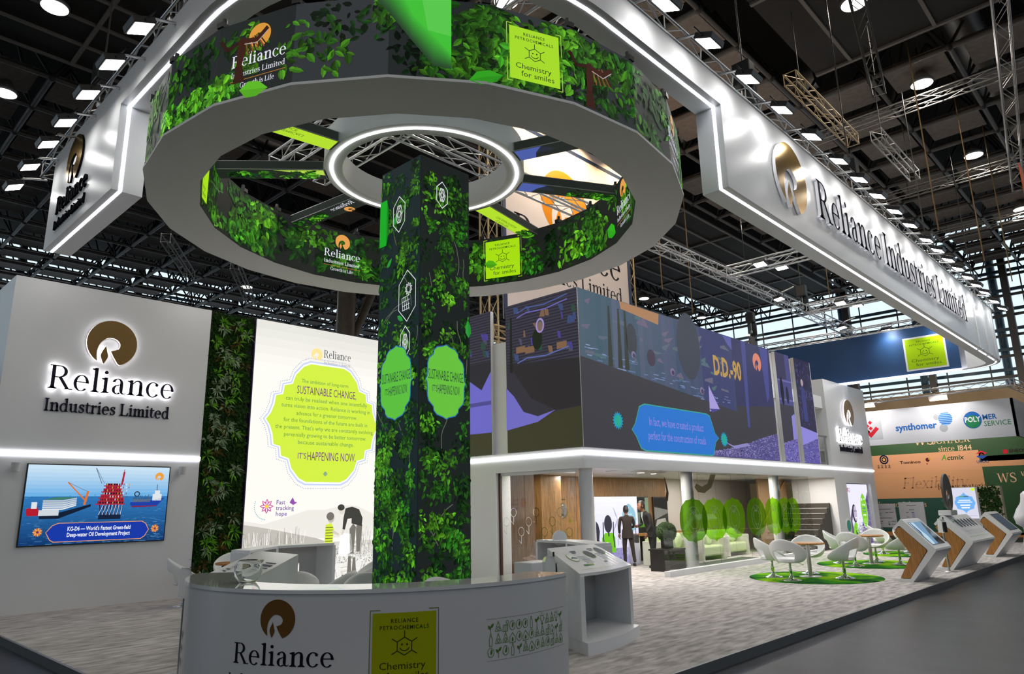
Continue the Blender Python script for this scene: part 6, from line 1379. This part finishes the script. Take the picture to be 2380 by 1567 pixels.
def plant(label, x, y, z, s=1, first=[None]):
    if first[0] is None:
        t = thing('potted_box_ball', label, 'plant', (x, y, z), 0, 'box ball plants in black pots')
        MB().box(-.12, -.12, 0, .12, .12, .2).obj('pot', BLACK, t, False, bevel=.01); m = MB(); r = random.Random(6)
        for i in range(420):
            v = Vector((r.gauss(0, 1), r.gauss(0, 1), r.gauss(0, 1))).normalized(); q = Vector((0, 0, .41))+v*.24; s1 = v.orthogonal().normalized()*.05; s2 = v.cross(s1).normalized()*.05; q2 = q+v*.03
            m.add([q-s1, q2-s2, q+s1, q2+s2], [(0, 1, 2, 3)])
        m.ball((0, 0, .41), .24, 14, 10); m.obj('foliage', LEAFM, t, False); first[0] = t; return
    place(first[0], False, (x, y, z), 0, label)
plant('clipped round plant in the lounge left of the second column', 16.85, 10.5, .56); plant('clipped round plant in a black pot before the stairs', 23.9, 10.3, .28); plant('clipped round plant beside the men near the picture panel', 16.3, 12.2, .3) if 0 else None
def side_table(label, x, y, z=.62):
    t = thing('side_table', label, 'table', (x, y, 0)); MB().box(x-.45, y-.3, z-.04, x+.45, y+.3, z).obj('table_top', BLACK, t)
    for sx in (-.4, .4): MB().box(x+sx-.025, y-.27, 0, x+sx+.025, y+.27, z-.04).obj('leg', BLACK, t)
    return t
side_table('black side table under the round plant by the second column', 16.85, 10.5, .55); 
t = thing('low_table', 'long low table with brown top behind the sofas', 'table', (20.5, 12.5, 0)); MB().box(18.2, 12.3, .78, 23.5, 12.75, .84).obj('table_top', OAK2, t)
for x in (18.3, 20.8, 23.4): MB().box(x-.04, 12.35, 0, x+.04, 12.7, .78).obj('leg', WHITE, t)
MB().box(23.7, 10.1, 0, 24.08, 10.5, .28).obj('plant_stand', BLACK, [o for o in C.objects if o.name.startswith('potted_box_ball')][-1]) if 0 else tag(MB().box(23.7, 10.1, 0, 24.08, 10.5, .28).obj('plant_stand', BLACK), 'black cube carrying the round plant before the stairs', 'stand')
t = thing('waste_bin', 'black bin beside the plant before the stairs', 'bin', (24.25, 10.1, 0)); MB().lathe([(.12, 0), (.15, .45), (.15, .46), (.13, .44)], 16).obj('bin_body', BLACK, t, False)
t = thing('dark_rug', 'dark green rug on the lounge floor', 'rug', (19.8, 11.0, 0)); MB().box(18.2, 10.2, .001, 22.0, 11.0, .01).obj('rug_pile', ramp_mat('dark_green_rug', S('101a12'), S('1c3a16'), (1, 1, 1), 2, .9), t)
# brown shell chairs beyond the end glass
BRN = mat('brown_shell', S('5a3c26'), .5)
def shell_chair(label, x, y, rz, first=[None]):
    if first[0] is None:
        t = thing('shell_chair', label, 'chair', (x, y, 0), rz, 'brown shell chairs in the lounge'); m = MB(); vs = []; n = 16
        for j in range(9):
            s = j/8; yy, zz = (.24-.5*min(1, s/.5), .44+.02*s) if s < .5 else (-.26-.1*(s-.5)*2, .45+.38*(s-.5)*2)
            for i in range(n+1): q = i/n*2-1; w_ = .27*(1-.25*abs(s-.5)); vs.append((q*w_, yy+.06*q*q*(s > .4), zz+.08*q*q*(1-abs(2*s-1)*.3)))
        m.add(vs, [(j*(n+1)+i, j*(n+1)+i+1, (j+1)*(n+1)+i+1, (j+1)*(n+1)+i) for j in range(8) for i in range(n)], None, True); m.obj('shell', BRN, t, False, solid=.02, sub=1)
        for sx in (-1, 1):
            for sy in (-1, 1): MB().tube([(sx*.1, sy*.1, .44), (sx*.22, sy*.22, 0)], .011, 6).obj('leg', DARKM, t, False)
        first[0] = t; return
    place(first[0], False, (x, y, 0), rz, label)
shell_chair('brown shell chair behind the end glass, right one', 13.1, 11.2, R(10)); shell_chair('brown shell chair behind the end glass, middle one', 13.2, 11.9, R(100)); shell_chair('brown shell chair at the end glass beside the white wall', 13.3, 12.2, R(200)) if 0 else None
t = thing('lounge_table', 'small black table beside the brown shell chairs behind glass', 'table', (13.9, 11.6, 0)); MB().box(13.5, 11.3, .68, 14.0, 12.0, .71).obj('table_top', BLACK, t); MB().tube([(13.75, 11.65, 0), (13.75, 11.65, .68)], .03, 8).obj('leg', DARKM, t)
# ------------------------------------------------------------------ people in the lounge
SKIN = mat('skin', S('8a5c44'), .5); HAIR = mat('dark_hair', (.012, .009, .008), .5); SUIT = mat('black_suit_cloth', (.012, .012, .013), .8); SHIRT = mat('pale_shirt', (.5, .58, .58), .7); BROWNC = mat('dark_brown_cloth', (.022, .014, .011), .85); SHOE = mat('black_shoe', (.01, .01, .01), .35)
def skinned(name, J, E_, m, parent, root=0, sub=2):
    me = bpy.data.meshes.new(name); me.from_pydata([j[:3] for j in J], E_, []); me.materials.append(m); o = bpy.data.objects.new(name, me); C.objects.link(o); o.parent = parent
    bpy.context.view_layer.objects.active = o
    md = o.modifiers.new('skin', 'SKIN'); md.use_smooth_shade = True; me.skin_vertices.new() if not me.skin_vertices else None
    for v, j in zip(me.skin_vertices[0].data, J): r = j[3]; v.radius = r if isinstance(r, tuple) else (r, r)
    me.skin_vertices[0].data[root].use_root = True
    s = o.modifiers.new('smooth', 'SUBSURF'); s.levels = s.render_levels = sub
    return o
def person(label, loc, rz, lean=.12, top=SUIT, shirt=True, bag=False, h=1.0):
    t = thing('person', label, 'person', loc, rz)      # faces +y
    L = lean
    hipz = .92; sh = (0, L*.9, 1.40); nk = (0, L*1.05, 1.50); hd = (0, L*1.35+.02, 1.62)
    J = [(0, 0, hipz, (.14, .11)), (0, L*.4, 1.12, (.135, .105)), (0, L*.75, 1.30, (.16, .11)), (0, L*.95, 1.43, (.09, .075)), (0, L*1.1, 1.50, .052),
         (-.19, L*.85, 1.405, .062), (-.235, L*.6+.02, 1.13, .047), (-.2, L*.6+.16, .93, .036),
         (.19, L*.85, 1.405, .062), (.235, L*.7+.03, 1.14, .047), (.1, L*.7+.24, 1.08, .036),
         (-.095, .01, .86, .092), (-.105, .04, .47, .062), (-.11, .02, .1, .05), (.095, .0, .86, .092), (.12, -.05, .48, .062), (.14, -.14, .1, .05)]
    E_ = [(0, 1), (1, 2), (2, 3), (3, 4), (2, 5), (5, 6), (6, 7), (2, 8), (8, 9), (9, 10), (0, 11), (11, 12), (12, 13), (0, 14), (14, 15), (15, 16)]
    b = skinned('body', J, E_, top, t)
    # head with nose, ears, hair
    hx, hy, hz = hd; m = MB(); n = 18; prof = []
    for j in range(13):
        s = j/12; a = pi*s; r = .085*sin(a)**.8 if 0 < j < 12 else 1e-4; z = -.125*cos(a)
        for i in range(n):
            q = 2*pi*i/n; w_ = r*(1.0 if z > -.02 else .86+.1*(z+.12)/.1); yy = cos(q)*r*1.15+(.012 if cos(q) > .3 and z < -.02 else 0); prof.append((sin(q)*w_*.9, yy, z))
    m.add([(hx+x, hy+y, hz+z) for x, y, z in prof], [(j*n+i, j*n+(i+1) % n, (j+1)*n+(i+1) % n, (j+1)*n+i) for j in range(12) for i in range(n)], None, True); hdo = m.obj('head', SKIN, t, False, weld=True, sub=1)
    MB().add([(hx-.014, hy+.095, hz-.03), (hx+.014, hy+.095, hz-.03), (hx, hy+.125, hz-.028), (hx, hy+.095, hz+.03)], [(0, 1, 2), (0, 2, 3), (1, 3, 2)]).obj('nose', SKIN, hdo, False)
    for s in (-1, 1): MB().ball((hx+s*.078, hy-.005, hz-.005), .025, 8, 6, (.4, .8, 1.2)).obj('ear', SKIN, hdo, False); MB().ball((hx+s*.03, hy+.088, hz+.018), .011, 8, 6).obj('eye', HAIR, hdo, False)
    MB().box(hx-.024, hy+.092, hz-.066, hx+.024, hy+.1, hz-.06).obj('mouth', mat('lips', S('6a3a30'), .5), hdo, False)
    m = MB(); hv = [(x*1.1, y*1.1-.012, z*1.08+.012) for x, y, z in prof]
    m.add([(hx+x, hy+y, hz+z) for x, y, z in hv], [(j*n+i, j*n+(i+1) % n, (j+1)*n+(i+1) % n, (j+1)*n+i) for j in range(12) for i in range(n) if (prof[j*n+i][1] < .02 and prof[j*n+i][2] > -.07) or prof[j*n+i][2] > .05], None, True); m.obj('hair', HAIR, t, False)
    MB().tube([(0, L*1.05, 1.46), (hx, hy-.01, hz-.08)], [.05, .045], 10).obj('neck', SKIN, t, False)
    if shirt: MB().add([(-.05, L*.98+.075, 1.46), (.05, L*.98+.075, 1.46), (.035, L*.85+.115, 1.33), (.012, L*.6+.12, 1.16), (-.012, L*.6+.12, 1.16), (-.035, L*.85+.115, 1.33)], [(0, 1, 2, 5), (5, 2, 3, 4)]).obj('shirt_front', SHIRT, t, False)
    # jacket skirt
    m = MB().lathe([(.15, 1.06), (.165, .95), (.175, .8)], 20, (0, .01, 0), True, 1.05, .8); m.obj('jacket_hem', top, t, False)
    # hands: palm and five fingers
    for s, (wx, wy, wz), dz in ((-1, (-.2, L*.6+.165, .915), (0, .25, -1)), (1, (.09, L*.7+.25, 1.08), (-.75, .6, .05))):
        d = Vector(dz).normalized(); sd = d.cross(Vector((1, 0, 0)) if s < 0 else Vector((0, 0, 1))).normalized(); w0 = Vector((wx, wy, wz)); pm = w0+d*.085
        h_ = MB().tube([w0, w0+d*.04, pm], [.028, .038, .036], 8)
        for k in range(4):
            f0_ = pm+sd*(.027-.018*k); l = (.066, .075, .07, .055)[k]; nb = d.cross(sd).normalized()
            h_.tube([f0_-d*.01, f0_+d*l*.5, f0_+d*l*.85-nb*.02, f0_+d*l*.9-nb*.04], [.0095, .009, .008, .006], 6)
        h_.tube([w0+d*.03+sd*.03, w0+d*.06+sd*.055, w0+d*.1+sd*.058], [.012, .011, .008], 6); h_.obj('hand', SKIN, t, False)
    for (fx_, fy_, fz_) in ((-.11, .06, 0), (.14, -.1, 0)): MB().ball((fx_, fy_+.03, .05), .05, 12, 8, (.95, 2.6, 1)).obj('shoe', SHOE, t, False)
    if bag: MB().tube([(.2, .0, 1.42), (.27, .05, 1.1), (.28, .1, .86)], .012, 6).obj('bag_strap', mat('tan_strap', S('7a6248'), .6), t, False); MB().box(.22, -.02, .66, .34, .26, .9).obj('shoulder_bag', DARKM, t, False, bevel=.02)
    t.scale = (h, h, h)
    return t
person('person in black suit and open white shirt leaning to talk before the oak wall', (17.25, 11.2, 0), R(62), .2, SUIT, True, False, 1.02)
person('person in dark brown jacket with shoulder strap, half hidden by the turbine panel', (17.45, 12.15, 0), R(-40), .05, BROWNC, False, True, .95)

# ------------------------------------------------------------------ neighbouring stands at the far right
fr = lambda X: (lambda a, b, d: (X-d, a, b))       # seen from the camera: words run towards -y, so a is mirrored below
def fw_(X, y0): return lambda a, b, d: (X-d, y0-a, b)
t = thing('neighbour_fascia', 'white hanging fascia with printed chemical company marks at far right', 'hanging sign', (37, 8.4, 4.2)); XF = 37.0
MB().box(XF, 5.35, 4.22, XF+.1, 13.5, 5.87).box(XF, 5.35, 4.22, XF+2.9, 5.45, 5.87).obj('fascia_panel', mat('cool_white_board', (.64, .66, .72), .5), t)
p = Pic(); Y0_ = 13.5; A = lambda y: Y0_-y; bl, gr = S('2a6ab8'), S('2f8a5a')
p.rect(A(11.9), 4.5, A(10.72), 5.5, S('b8bcc4'), 1)
for i, (dy, dz) in enumerate(((0, 0), (.14, .12), (.28, .0), (.14, -.14), (.0, .26), (.28, .28))): q = .1; cx, cz = A(11.5)+dy, 5.05+dz; p.poly([(cx-q, cz), (cx, cz+q), (cx+q, cz), (cx, cz-q)], S('c02434'), 2)
p.poly([(A(11.6), 5.0), (A(11.25), 4.6), (A(10.85), 5.0), (A(10.98), 5.12), (A(11.25), 4.85), (A(11.45), 5.1)], S('c02434'), 2)
p.text('synthomer', A(9.25), 4.83, .3, bl, 2, bold=.03, fit=1.75); p.ell(A(8.0), 5.2, .28, .3, S('8ab4e2'), 3)
for i in range(7): z = 4.97+i*.08; h_ = .28*sqrt(max(0, 1-((z-5.2)/.3)**2)); p.rect(A(8.0)-h_, z, A(8.0)+h_, z+.04, bl, 4)
p.ell(A(8.35), 5.32, .12, .14, S('a8acb4'), 2); p.ell(A(8.12), 4.8, .17, .18, S('a8acb4'), 2)
p.ell(A(6.95), 5.05, .35, .38, bl, 2); p.ell(A(6.95), 4.98, .28, .28, gr, 3); p.text('POLY', A(6.95), 4.97, .22, (.8, .85, .9), 4, bold=.03, fit=.62); p.text('MER', A(6.3), 5.03, .22, bl, 4, bold=.02, fit=.55); p.text('SERVICE', A(6.05), 4.74, .22, gr, 4, fit=1.0)
p.build('print', fw_(XF, Y0_), t, PRINT)
truss('thin lattice truss above the far right white fascia', (XF-.2, 13.5, 6.35), (XF-.2, 5.3, 6.5), .3, .6, 'neighbouring stand trusses')
truss('return truss behind the far right white fascia', (XF-.2, 5.3, 6.5), (XF+6, 5.0, 6.5), .3, .6, 'neighbouring stand trusses')
for y, l in ((11.2, 'warm lamp at the left end of the far right truss'), (8.1, 'warm lamp in the middle of the far right truss')):
    t = thing('stand_lamp', l, 'lamp', (XF-.2, y, 6.1), 0, 'warm lamps on the neighbouring truss'); MB().box(XF-.28, y-.35, 6.05, XF-.13, y+.35, 6.1).obj('lamp_face', mat('warm_lamp_face', (.9, .8, .6), .5, emit=(1, .62, .25), es=5), t); MB().box(XF-.3, y-.38, 6.1, XF-.11, y+.38, 6.25).obj('lamp_body', ALU_D, t)
    for sg, ww in ((1, 420), (-1, 120)):
        sl = bpy.data.lights.new('added_stand_light', 'SPOT'); sl.energy = ww; sl.spot_size = R(130); sl.color = (1, .86, .7) if sg > 0 else (1, .95, .9); sl.shadow_soft_size = .2; so = bpy.data.objects.new('added_stand_light', sl); C.objects.link(so); so.parent = t; so.location = (.5 if sg > 0 else -1.0, 0, -.1); so.rotation_euler = (0, R(-50) if sg > 0 else R(-40), 0)  # added spots that brighten the peach wall and the white fascia
PEACH = ramp_mat('peach_board', S('b8875f'), S('c2926a'), (.2, .2, .2), 1, .7); GREEN = ramp_mat('dark_green_board', S('14401c'), S('1c4a24'), (.3, .3, .3), 1, .6); TEAL = mat('teal_board', S('17463c'), .6)
t = thing('neighbour_wall', 'peach and green exhibition wall with faint italic words at far right', 'stand wall', (40, 9, 0)); XP = 40.0
MB().box(XP, -2, 3.35, XP+.2, 13.5, 4.6).obj('green_header', GREEN, t); MB().box(XP, 7.45, 1.72, XP+.2, 13.5, 3.35).box(XP, -2, 3.1, XP+.2, 7.45, 3.6).obj('peach_panel', PEACH, t); MB().box(XP, -2, .0, XP+.2, 7.45, 3.1).obj('green_panel', GREEN, t); MB().box(XP, 7.45, .1, XP+.2, 13.5, 1.72).obj('teal_panel', TEAL, t); MB().box(XP, -2, -.1, XP+.2, 13.5, .1).obj('base_board', OAK2, t)
p = Pic(); A = lambda y: 13.5-y; pk = S('dcb494')
p.text('SCHAER', A(8.6), 4.3, .34, pk, 1, 'serif', fit=1.7); p.text('since 1844', A(8.45), 3.92, .26, pk, 1, 'serif', fit=1.45); p.text('WS', A(9.75), 4.3, .4, pk, 1, 'serif', fit=.9)
p.rect(A(13.4), 2.98, A(7.5), 3.9, S('c09070'), 1)
p.ring(A(11.7), 3.68, .18, .2, .07, S('4a5a9a'), 2); p.ring(A(11.7), 3.68, .09, .1, .05, S('6a7a9a'), 2); p.ell(A(11.7), 3.68, .04, .04, S('c8a03c'), 3)
for i in range(4):
    x = A(12.0)+i*.17; w_ = .018; dk_ = S('2c2420')
    p.line([(x-.06, 3.38), (x+.06, 3.38)], w_, dk_, 2); p.line([(x, 3.44), (x, 3.24)], w_, dk_, 2); p.line([(x-.05, 3.31), (x+.05, 3.31)], w_, dk_, 2); p.line([(x-.05, 3.24), (x-.02, 3.3)], w_, dk_, 2); p.line([(x+.05, 3.24), (x+.02, 3.3)], w_, dk_, 2)
p.text('Tominco', A(10.5), 3.42, .14, S('2c2420'), 2, bold=.03, fit=.95); p.ell(A(9.7), 3.56, .09, .1, S('4a1c20'), 2); p.ell(A(9.62), 3.6, .05, .05, S('b08a2c'), 3); p.ell(A(9.75), 3.36, .04, .03, S('8a2430'), 2)
p.text('A', A(8.98), 3.5, .26, S('4a8a2c'), 2, bold=.02, fit=.22, slant=.2); p.text('ctmix', A(8.5), 3.5, .22, S('1f3a24'), 2, bold=.02, fit=.72, slant=.2)
p.poly([(A(7.62), 3.72), (A(7.4), 3.86), (A(7.16), 3.74), (A(7.3), 3.66), (A(7.42), 3.7)], S('c0303a'), 3); p.poly([(A(7.16), 3.6), (A(7.38), 3.46), (A(7.62), 3.58), (A(7.48), 3.66), (A(7.36), 3.62)], S('2a4a9a'), 3); p.ring(A(7.39), 3.66, .09, .08, .05, S('c0303a'), 3, 0, 200); p.text('UHOO', A(7.39), 3.28, .13, S('2a3a6a'), 3, bold=.02, fit=.5)
p.rect(A(6.52), 3.66, A(6.34), 3.84, S('b02030'), 3); p.text('ENEOS M', A(5.85), 3.69, .15, S('2c2420'), 3, bold=.03, fit=.85)
p.text('Flexibility', A(9.6), 2.2, .52, S('a87e62'), 2, 'serif', fit=2.9, slant=.25); p.text('for raw materials', A(8.3), 2.1, .27, S('4a4030'), 3, 'serif', fit=2.3) 
p.text('Performance Polymers', A(11.35), 1.3, .26, pk, 2, 'serif', fit=2.6); p.text('and more', A(11.0), .95, .24, pk, 2, 'serif', fit=1.0) if 0 else None
r = random.Random(4)
for i in range(60): x, z = A(r.uniform(7.6, 9.3)), r.uniform(.25, 1.6); q = .14; p.poly([(x-q, z), (x-.05, z+q), (x+q, z+.04), (x+.06, z-q)], mixc(S('17463c'), S('4a7468'), r.random()), 2)
p.text('WS', A(6.55), 2.35, .42, pk, 2, 'serif', fit=.75); p.text('WE', A(5.75), 2.6, .22, pk, 2, 'serif', fit=.5); p.text('SC', A(5.7), 2.22, .22, pk, 2, 'serif', fit=.4)
p.build('print', fw_(XP, 13.5), t, PRINT)
def board(label, X, y0, y1, z0, z1, draw, m=PRINT, g=None, legs=True):
    t = thing('notice_board', label, 'board', (X, (y0+y1)/2, 0), 0, g); MB().box(X, y0, z0, X+.06, y1, z1).obj('panel', mat('pale_grey_board', (.5, .49, .51), .6), t)
    if legs:
        for y in (y0+.1, y1-.1): MB().tube([(X+.03, y, 0), (X+.03, y, z0)], .02, 6).obj('leg', ALU_D, t)
    p = Pic(); draw(p, y1); p.build('print', fw_(X, y1), t, m); return t
def d1(p, y1):
    ink = S('4a4850')
    for x, z, w_ in ((.05, 1.28, .5), (.05, .92, .5), (.05, 1.12, .12), (.3, 1.14, .12), (.46, 1.15, .16), (.05, 1.04, .08), (.05, .78, .12), (.36, .76, .09), (.5, .78, .16), (.05, .7, .08), (.48, .66, .16)): p.rect(x, z, x+w_, z+.018, ink, 1)
    p.ell(.4, .67, .04, .04, S('4a7a5c'), 1)
def d2(p, y1):
    ink = S('4a4850')
    for x, z, w_ in ((.3, 1.42, .36), (.38, 1.24, .2), (.25, 1.14, .1), (.45, 1.14, .1), (.25, .95, .1), (.45, .8, .1), (.25, .78, .1)): p.rect(x, z, x+w_, z+.02, ink, 1)
    for i in range(8): p.rect(.47, .92+i*.03, .57, .93+i*.03, S('5a6aa0'), 1)
board('pale printed board right of the white tower, left one', 33.2, 9.55, 10.25, .55, 1.5, d1, g='printed boards beside the tower'); board('pale printed board right of the white tower, right one', 33.2, 8.45, 9.4, .6, 1.56, d2, g='printed boards beside the tower')
# lit blue cartouche panel and plant wall near the far edge of the stand
def d3(p, y1):
    p.rect(.02, .9, .88, 2.08, S('c8c8d8'), 0); k = [(1, 0), (.95, .15), (.85, .3), (.8, .55), (.6, .62), (.3, .7), (.12, .85), (0, 1)]; a = k+[(-x, y) for x, y in k[-2::-1]]; a = a+[(x, -y) for x, y in a[-2:0:-1]]
    p.poly([(.47+x*.36, 1.5+y*.4) for x, y in a], S('6aa4e0'), 1); w_ = S('eef4fc')
    p.rect(.3, 1.72, .46, 1.76, S('4a9a6a'), 2); p.rect(.46, 1.72, .62, 1.76, S('3a5a7a'), 2)
    for i, wd in enumerate((.4, .5)): p.rect(.47-wd/2, 1.58-i*.07, .47+wd/2, 1.61-i*.07, w_, 2)
    for i, wd in enumerate((.34, .28)): p.rect(.47-wd/2, 1.38-i*.09, .47+wd/2, 1.43-i*.09, w_, 2)
    p.rect(.3, 1.0, .85, 1.012, S('9a9aaa'), 1); p.rect(.74, 1.95, .86, 2.06, S('c4e02c'), 2)
board('lit white panel with sky blue cartouche behind the middle kiosk', 33.0, 6.45, 7.4, .0, 2.1, d3, BOX, None, False)
t = thing('moss_panel', 'narrow panel of dark green plants at the far edge of the stand', 'plant wall', (33.0, 6.1, 0)); MB().box(33.1, 5.7, 0, 33.5, 6.44, 2.12).obj('backing_board', mat('cream_edge', (.5, .42, .3), .6), t); m = MB(); r = random.Random(5)
for i in range(900):
    y, z = r.uniform(5.75, 6.4), r.uniform(.05, 2.08); a = r.uniform(0, 6.28); d = Vector((-r.uniform(.3, .9), cos(a), sin(a))).normalized(); s = Vector((0, -sin(a), cos(a)))*.03; p_ = Vector((33.09, y, z)); m.add([p_, p_+d*.05-s, p_+d*.11, p_+d*.05+s], [(0, 1, 2, 3)], r.choice(G1))
tag(m.obj('foliage', PRINT, t), kind='stuff')
# object wrapped in plastic film at the right edge, standing in the aisle
t = thing('wrapped_display', 'tall display wrapped in cloudy plastic film at the right edge', 'wrapped object', (22.6, 3.27, -.1)); WRAP = mat('cloudy_film', (.72, .72, .74), .22, spec=.7); m = MB(); r = random.Random(3); n = 28; pr = [(.3, 0), (.34, .1), (.33, .5), (.27, .95), (.29, 1.05), (.38, 1.12), (.4, 1.3), (.33, 1.5), (.24, 1.66), (.2, 1.85), (.13, 1.93), (.0001, 1.95)]
vs = [(r_*(1+.08*sin(5*k*2*pi/n+z*9)+r.uniform(-.05, .05))*cos(2*pi*k/n)*.9, r_*(1+.08*sin(5*k*2*pi/n+z*9)+r.uniform(-.05, .05))*sin(2*pi*k/n), z+r.uniform(-.015, .015)*(0 < z < 1.9)) for r_, z in pr for k in range(n)]
m.add(vs, [(i*n+k, i*n+(k+1) % n, (i+1)*n+(k+1) % n, (i+1)*n+k) for i in range(len(pr)-1) for k in range(n)], None, True); m.obj('film', WRAP, t, False)
MB().tube([(0, 0, 0), (0, 0, 1.8)], .1, 12).obj('display_core', mat('violet_grey', S('5a4a60'), .6), t, False)
t = thing('cable_tray', 'loose silver foil roll lying left of the wrapped display', 'foil', (23.0, 4.45, .02)) if 0 else None
# orange banner high at the right edge
t = tag(MB().box(19.9, 1.88, 8.3, 20.4, 1.9, 9.55).obj('orange_banner', mat('orange_fabric', S('d8571a'), .6)), 'orange banner cut by the right edge of the picture', 'banner')

# ------------------------------------------------------------------ white banner tower behind the pavilion
GOLDL = mat('aluminium_coloured_warm_lit', S('b8a078'), .45, .3)  # warm lamp glow put into the base colour of the aluminium
XA, XZ, YBn, ZA, ZZ = 14.45, 21.3, 13.6, 7.9, 15.0
t = thing('banner_tower', 'huge white banner with orange emblem hung behind the video wall', 'banner', ((XA+XZ)/2, YBn, ZA)); k = 13.6/14
x0, x1 = 14.45*k, 21.15*k; z0, z1 = 1.7+(7.1-1.7)*k, 13.75
BANW = mat('white_banner_cloth', (.72, .64, .62), .8); DBL = mat('dark_blue_edge', S('1c2f52'), .5)
MB().box(x0, YBn, z0, x1, YBn+.05, z1).obj('cloth', BANW, t)
for b in ((x0-.02, z0, x0+.12, z1), (x1-.12, z0, x1+.02, z1), (x0, z0-.02, x1, z0+.12), (x0, z1-.42, x1, z1-.3)): MB().box(b[0], YBn-.03, b[1], b[2], YBn, b[3]).obj('edge_band', DBL, t)
p = Pic(); Wb = x1-x0; p.emblem(2.95, 4.35, 1.2, S('d8861c'), 1); p.text('Reliance', 3.2, 2.38, 1.05, S('1d1a22'), 1, 'serif', fit=5.55); p.text('Industries Limited', 3.2, 1.58, .52, S('1d1a22'), 1, 'serif', fit=5.55); p.build('print', lambda a, b, d: (x0+a, YBn-.001-d, z0+b), t, PRINT)
GB = 'towers of the white banner'
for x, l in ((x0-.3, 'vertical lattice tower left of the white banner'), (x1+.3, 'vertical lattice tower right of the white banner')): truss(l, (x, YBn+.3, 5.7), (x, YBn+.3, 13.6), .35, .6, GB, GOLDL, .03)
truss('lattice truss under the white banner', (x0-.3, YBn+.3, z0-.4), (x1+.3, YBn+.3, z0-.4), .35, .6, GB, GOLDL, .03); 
for i in range(3):
    x = x0+1.2+i*2.4; tl = thing('banner_lamp', ['left', 'middle', 'right'][i]+' warm lamp lighting the white banner from above', 'lamp', (x, YBn-1.0, 13.5), 0, 'warm lamps of the banner')
    MB().box(x-.25, YBn-1.1, 13.5, x+.25, YBn-.85, 13.65).obj('lamp_body', BLACK, tl); MB().box(x-.22, YBn-1.08, 13.49, x+.22, YBn-.87, 13.5).obj('lamp_face', mat('warm_flood_face', (.9, .8, .6), .5, emit=(1, .7, .35), es=30), tl); MB().tube([(x, YBn-1, 13.6), (x, YBn-1, 14.28)], .02, 6).obj('drop_rod', DARKM, tl)
    sl = bpy.data.lights.new('banner_light', 'SPOT'); sl.energy = 230; sl.spot_size = R(120); sl.color = (1, .72, .4); sl.shadow_soft_size = .2; so = bpy.data.objects.new('banner_light', sl); C.objects.link(so); so.parent = tl; so.location = (0, 0, -.05); so.rotation_euler = (R(50), 0, 0)
GH = 'thin lattice trusses of the neighbouring stands'
for p0, p1, l, m_ in (((20.4, 5.6, 11.8), (16.0, 5.6, 11.8), 'short truss stub coloured as if warm lit above the bronze emblem', GOLDL), ((21.3, 5.2, 12.2), (25.2, 5.2, 12.2), 'short truss stub pointing away at upper right', ALU_D), ((23, 8, 13.6), (23, -2, 13.6), 'thin lattice truss crossing the roof lamp at upper right', ALU_D), ((30, 8, 13.6), (30, -2, 13.6), 'thin lattice truss below the second roof lamp at right', ALU_D), ((36, 8, 13.5), (36, -2, 13.5), 'thin lattice truss near the orange banner', ALU_D), ((14.7, 3.6, 13), (18.9, 4.4, 12.2), 'dark ladder truss crossing the roof at upper right', DARKM), ((16, 1.2, 12.6), (26, 2.6, 11.2), 'pale lattice truss at the right edge of the roof', ALU_D), ((8.5, 24.5, 11), (10.8, 28, 11), 'pale truss stub above the logo wall, left one', ALU_D), ((11, 24.5, 10.6), (13.6, 28.5, 10.6), 'pale truss stub above the logo wall, right one', ALU_D)):
    truss(l, p0, p1, .3, .6, GH, m_, .022, hang=True)
for i, (x, y, z0_) in enumerate(((20.6, 3.9, 8.6), (24.5, 3.6, 8.6), (27.6, 3.4, 8.6), (22.5, 12.3, 8.4), (19.2, 11.5, 8.4), (31.5, 10.5, 8.4))):
    tag(MB().tube([(x, y, z0_), (x, y, 16.8)], .018, 5).obj('steel_cable', mat('brass_cable', S('7a5f34'), .5, .4)), ['thin hanging cable right of the bronze emblem', 'thin hanging cable under the round lamp at right', 'thin hanging cable farthest right', 'thin hanging cable over the video wall, left', 'thin hanging cable over the video wall, second', 'thin hanging cable before the glass wall'][i], 'cable', 'hanging cables')
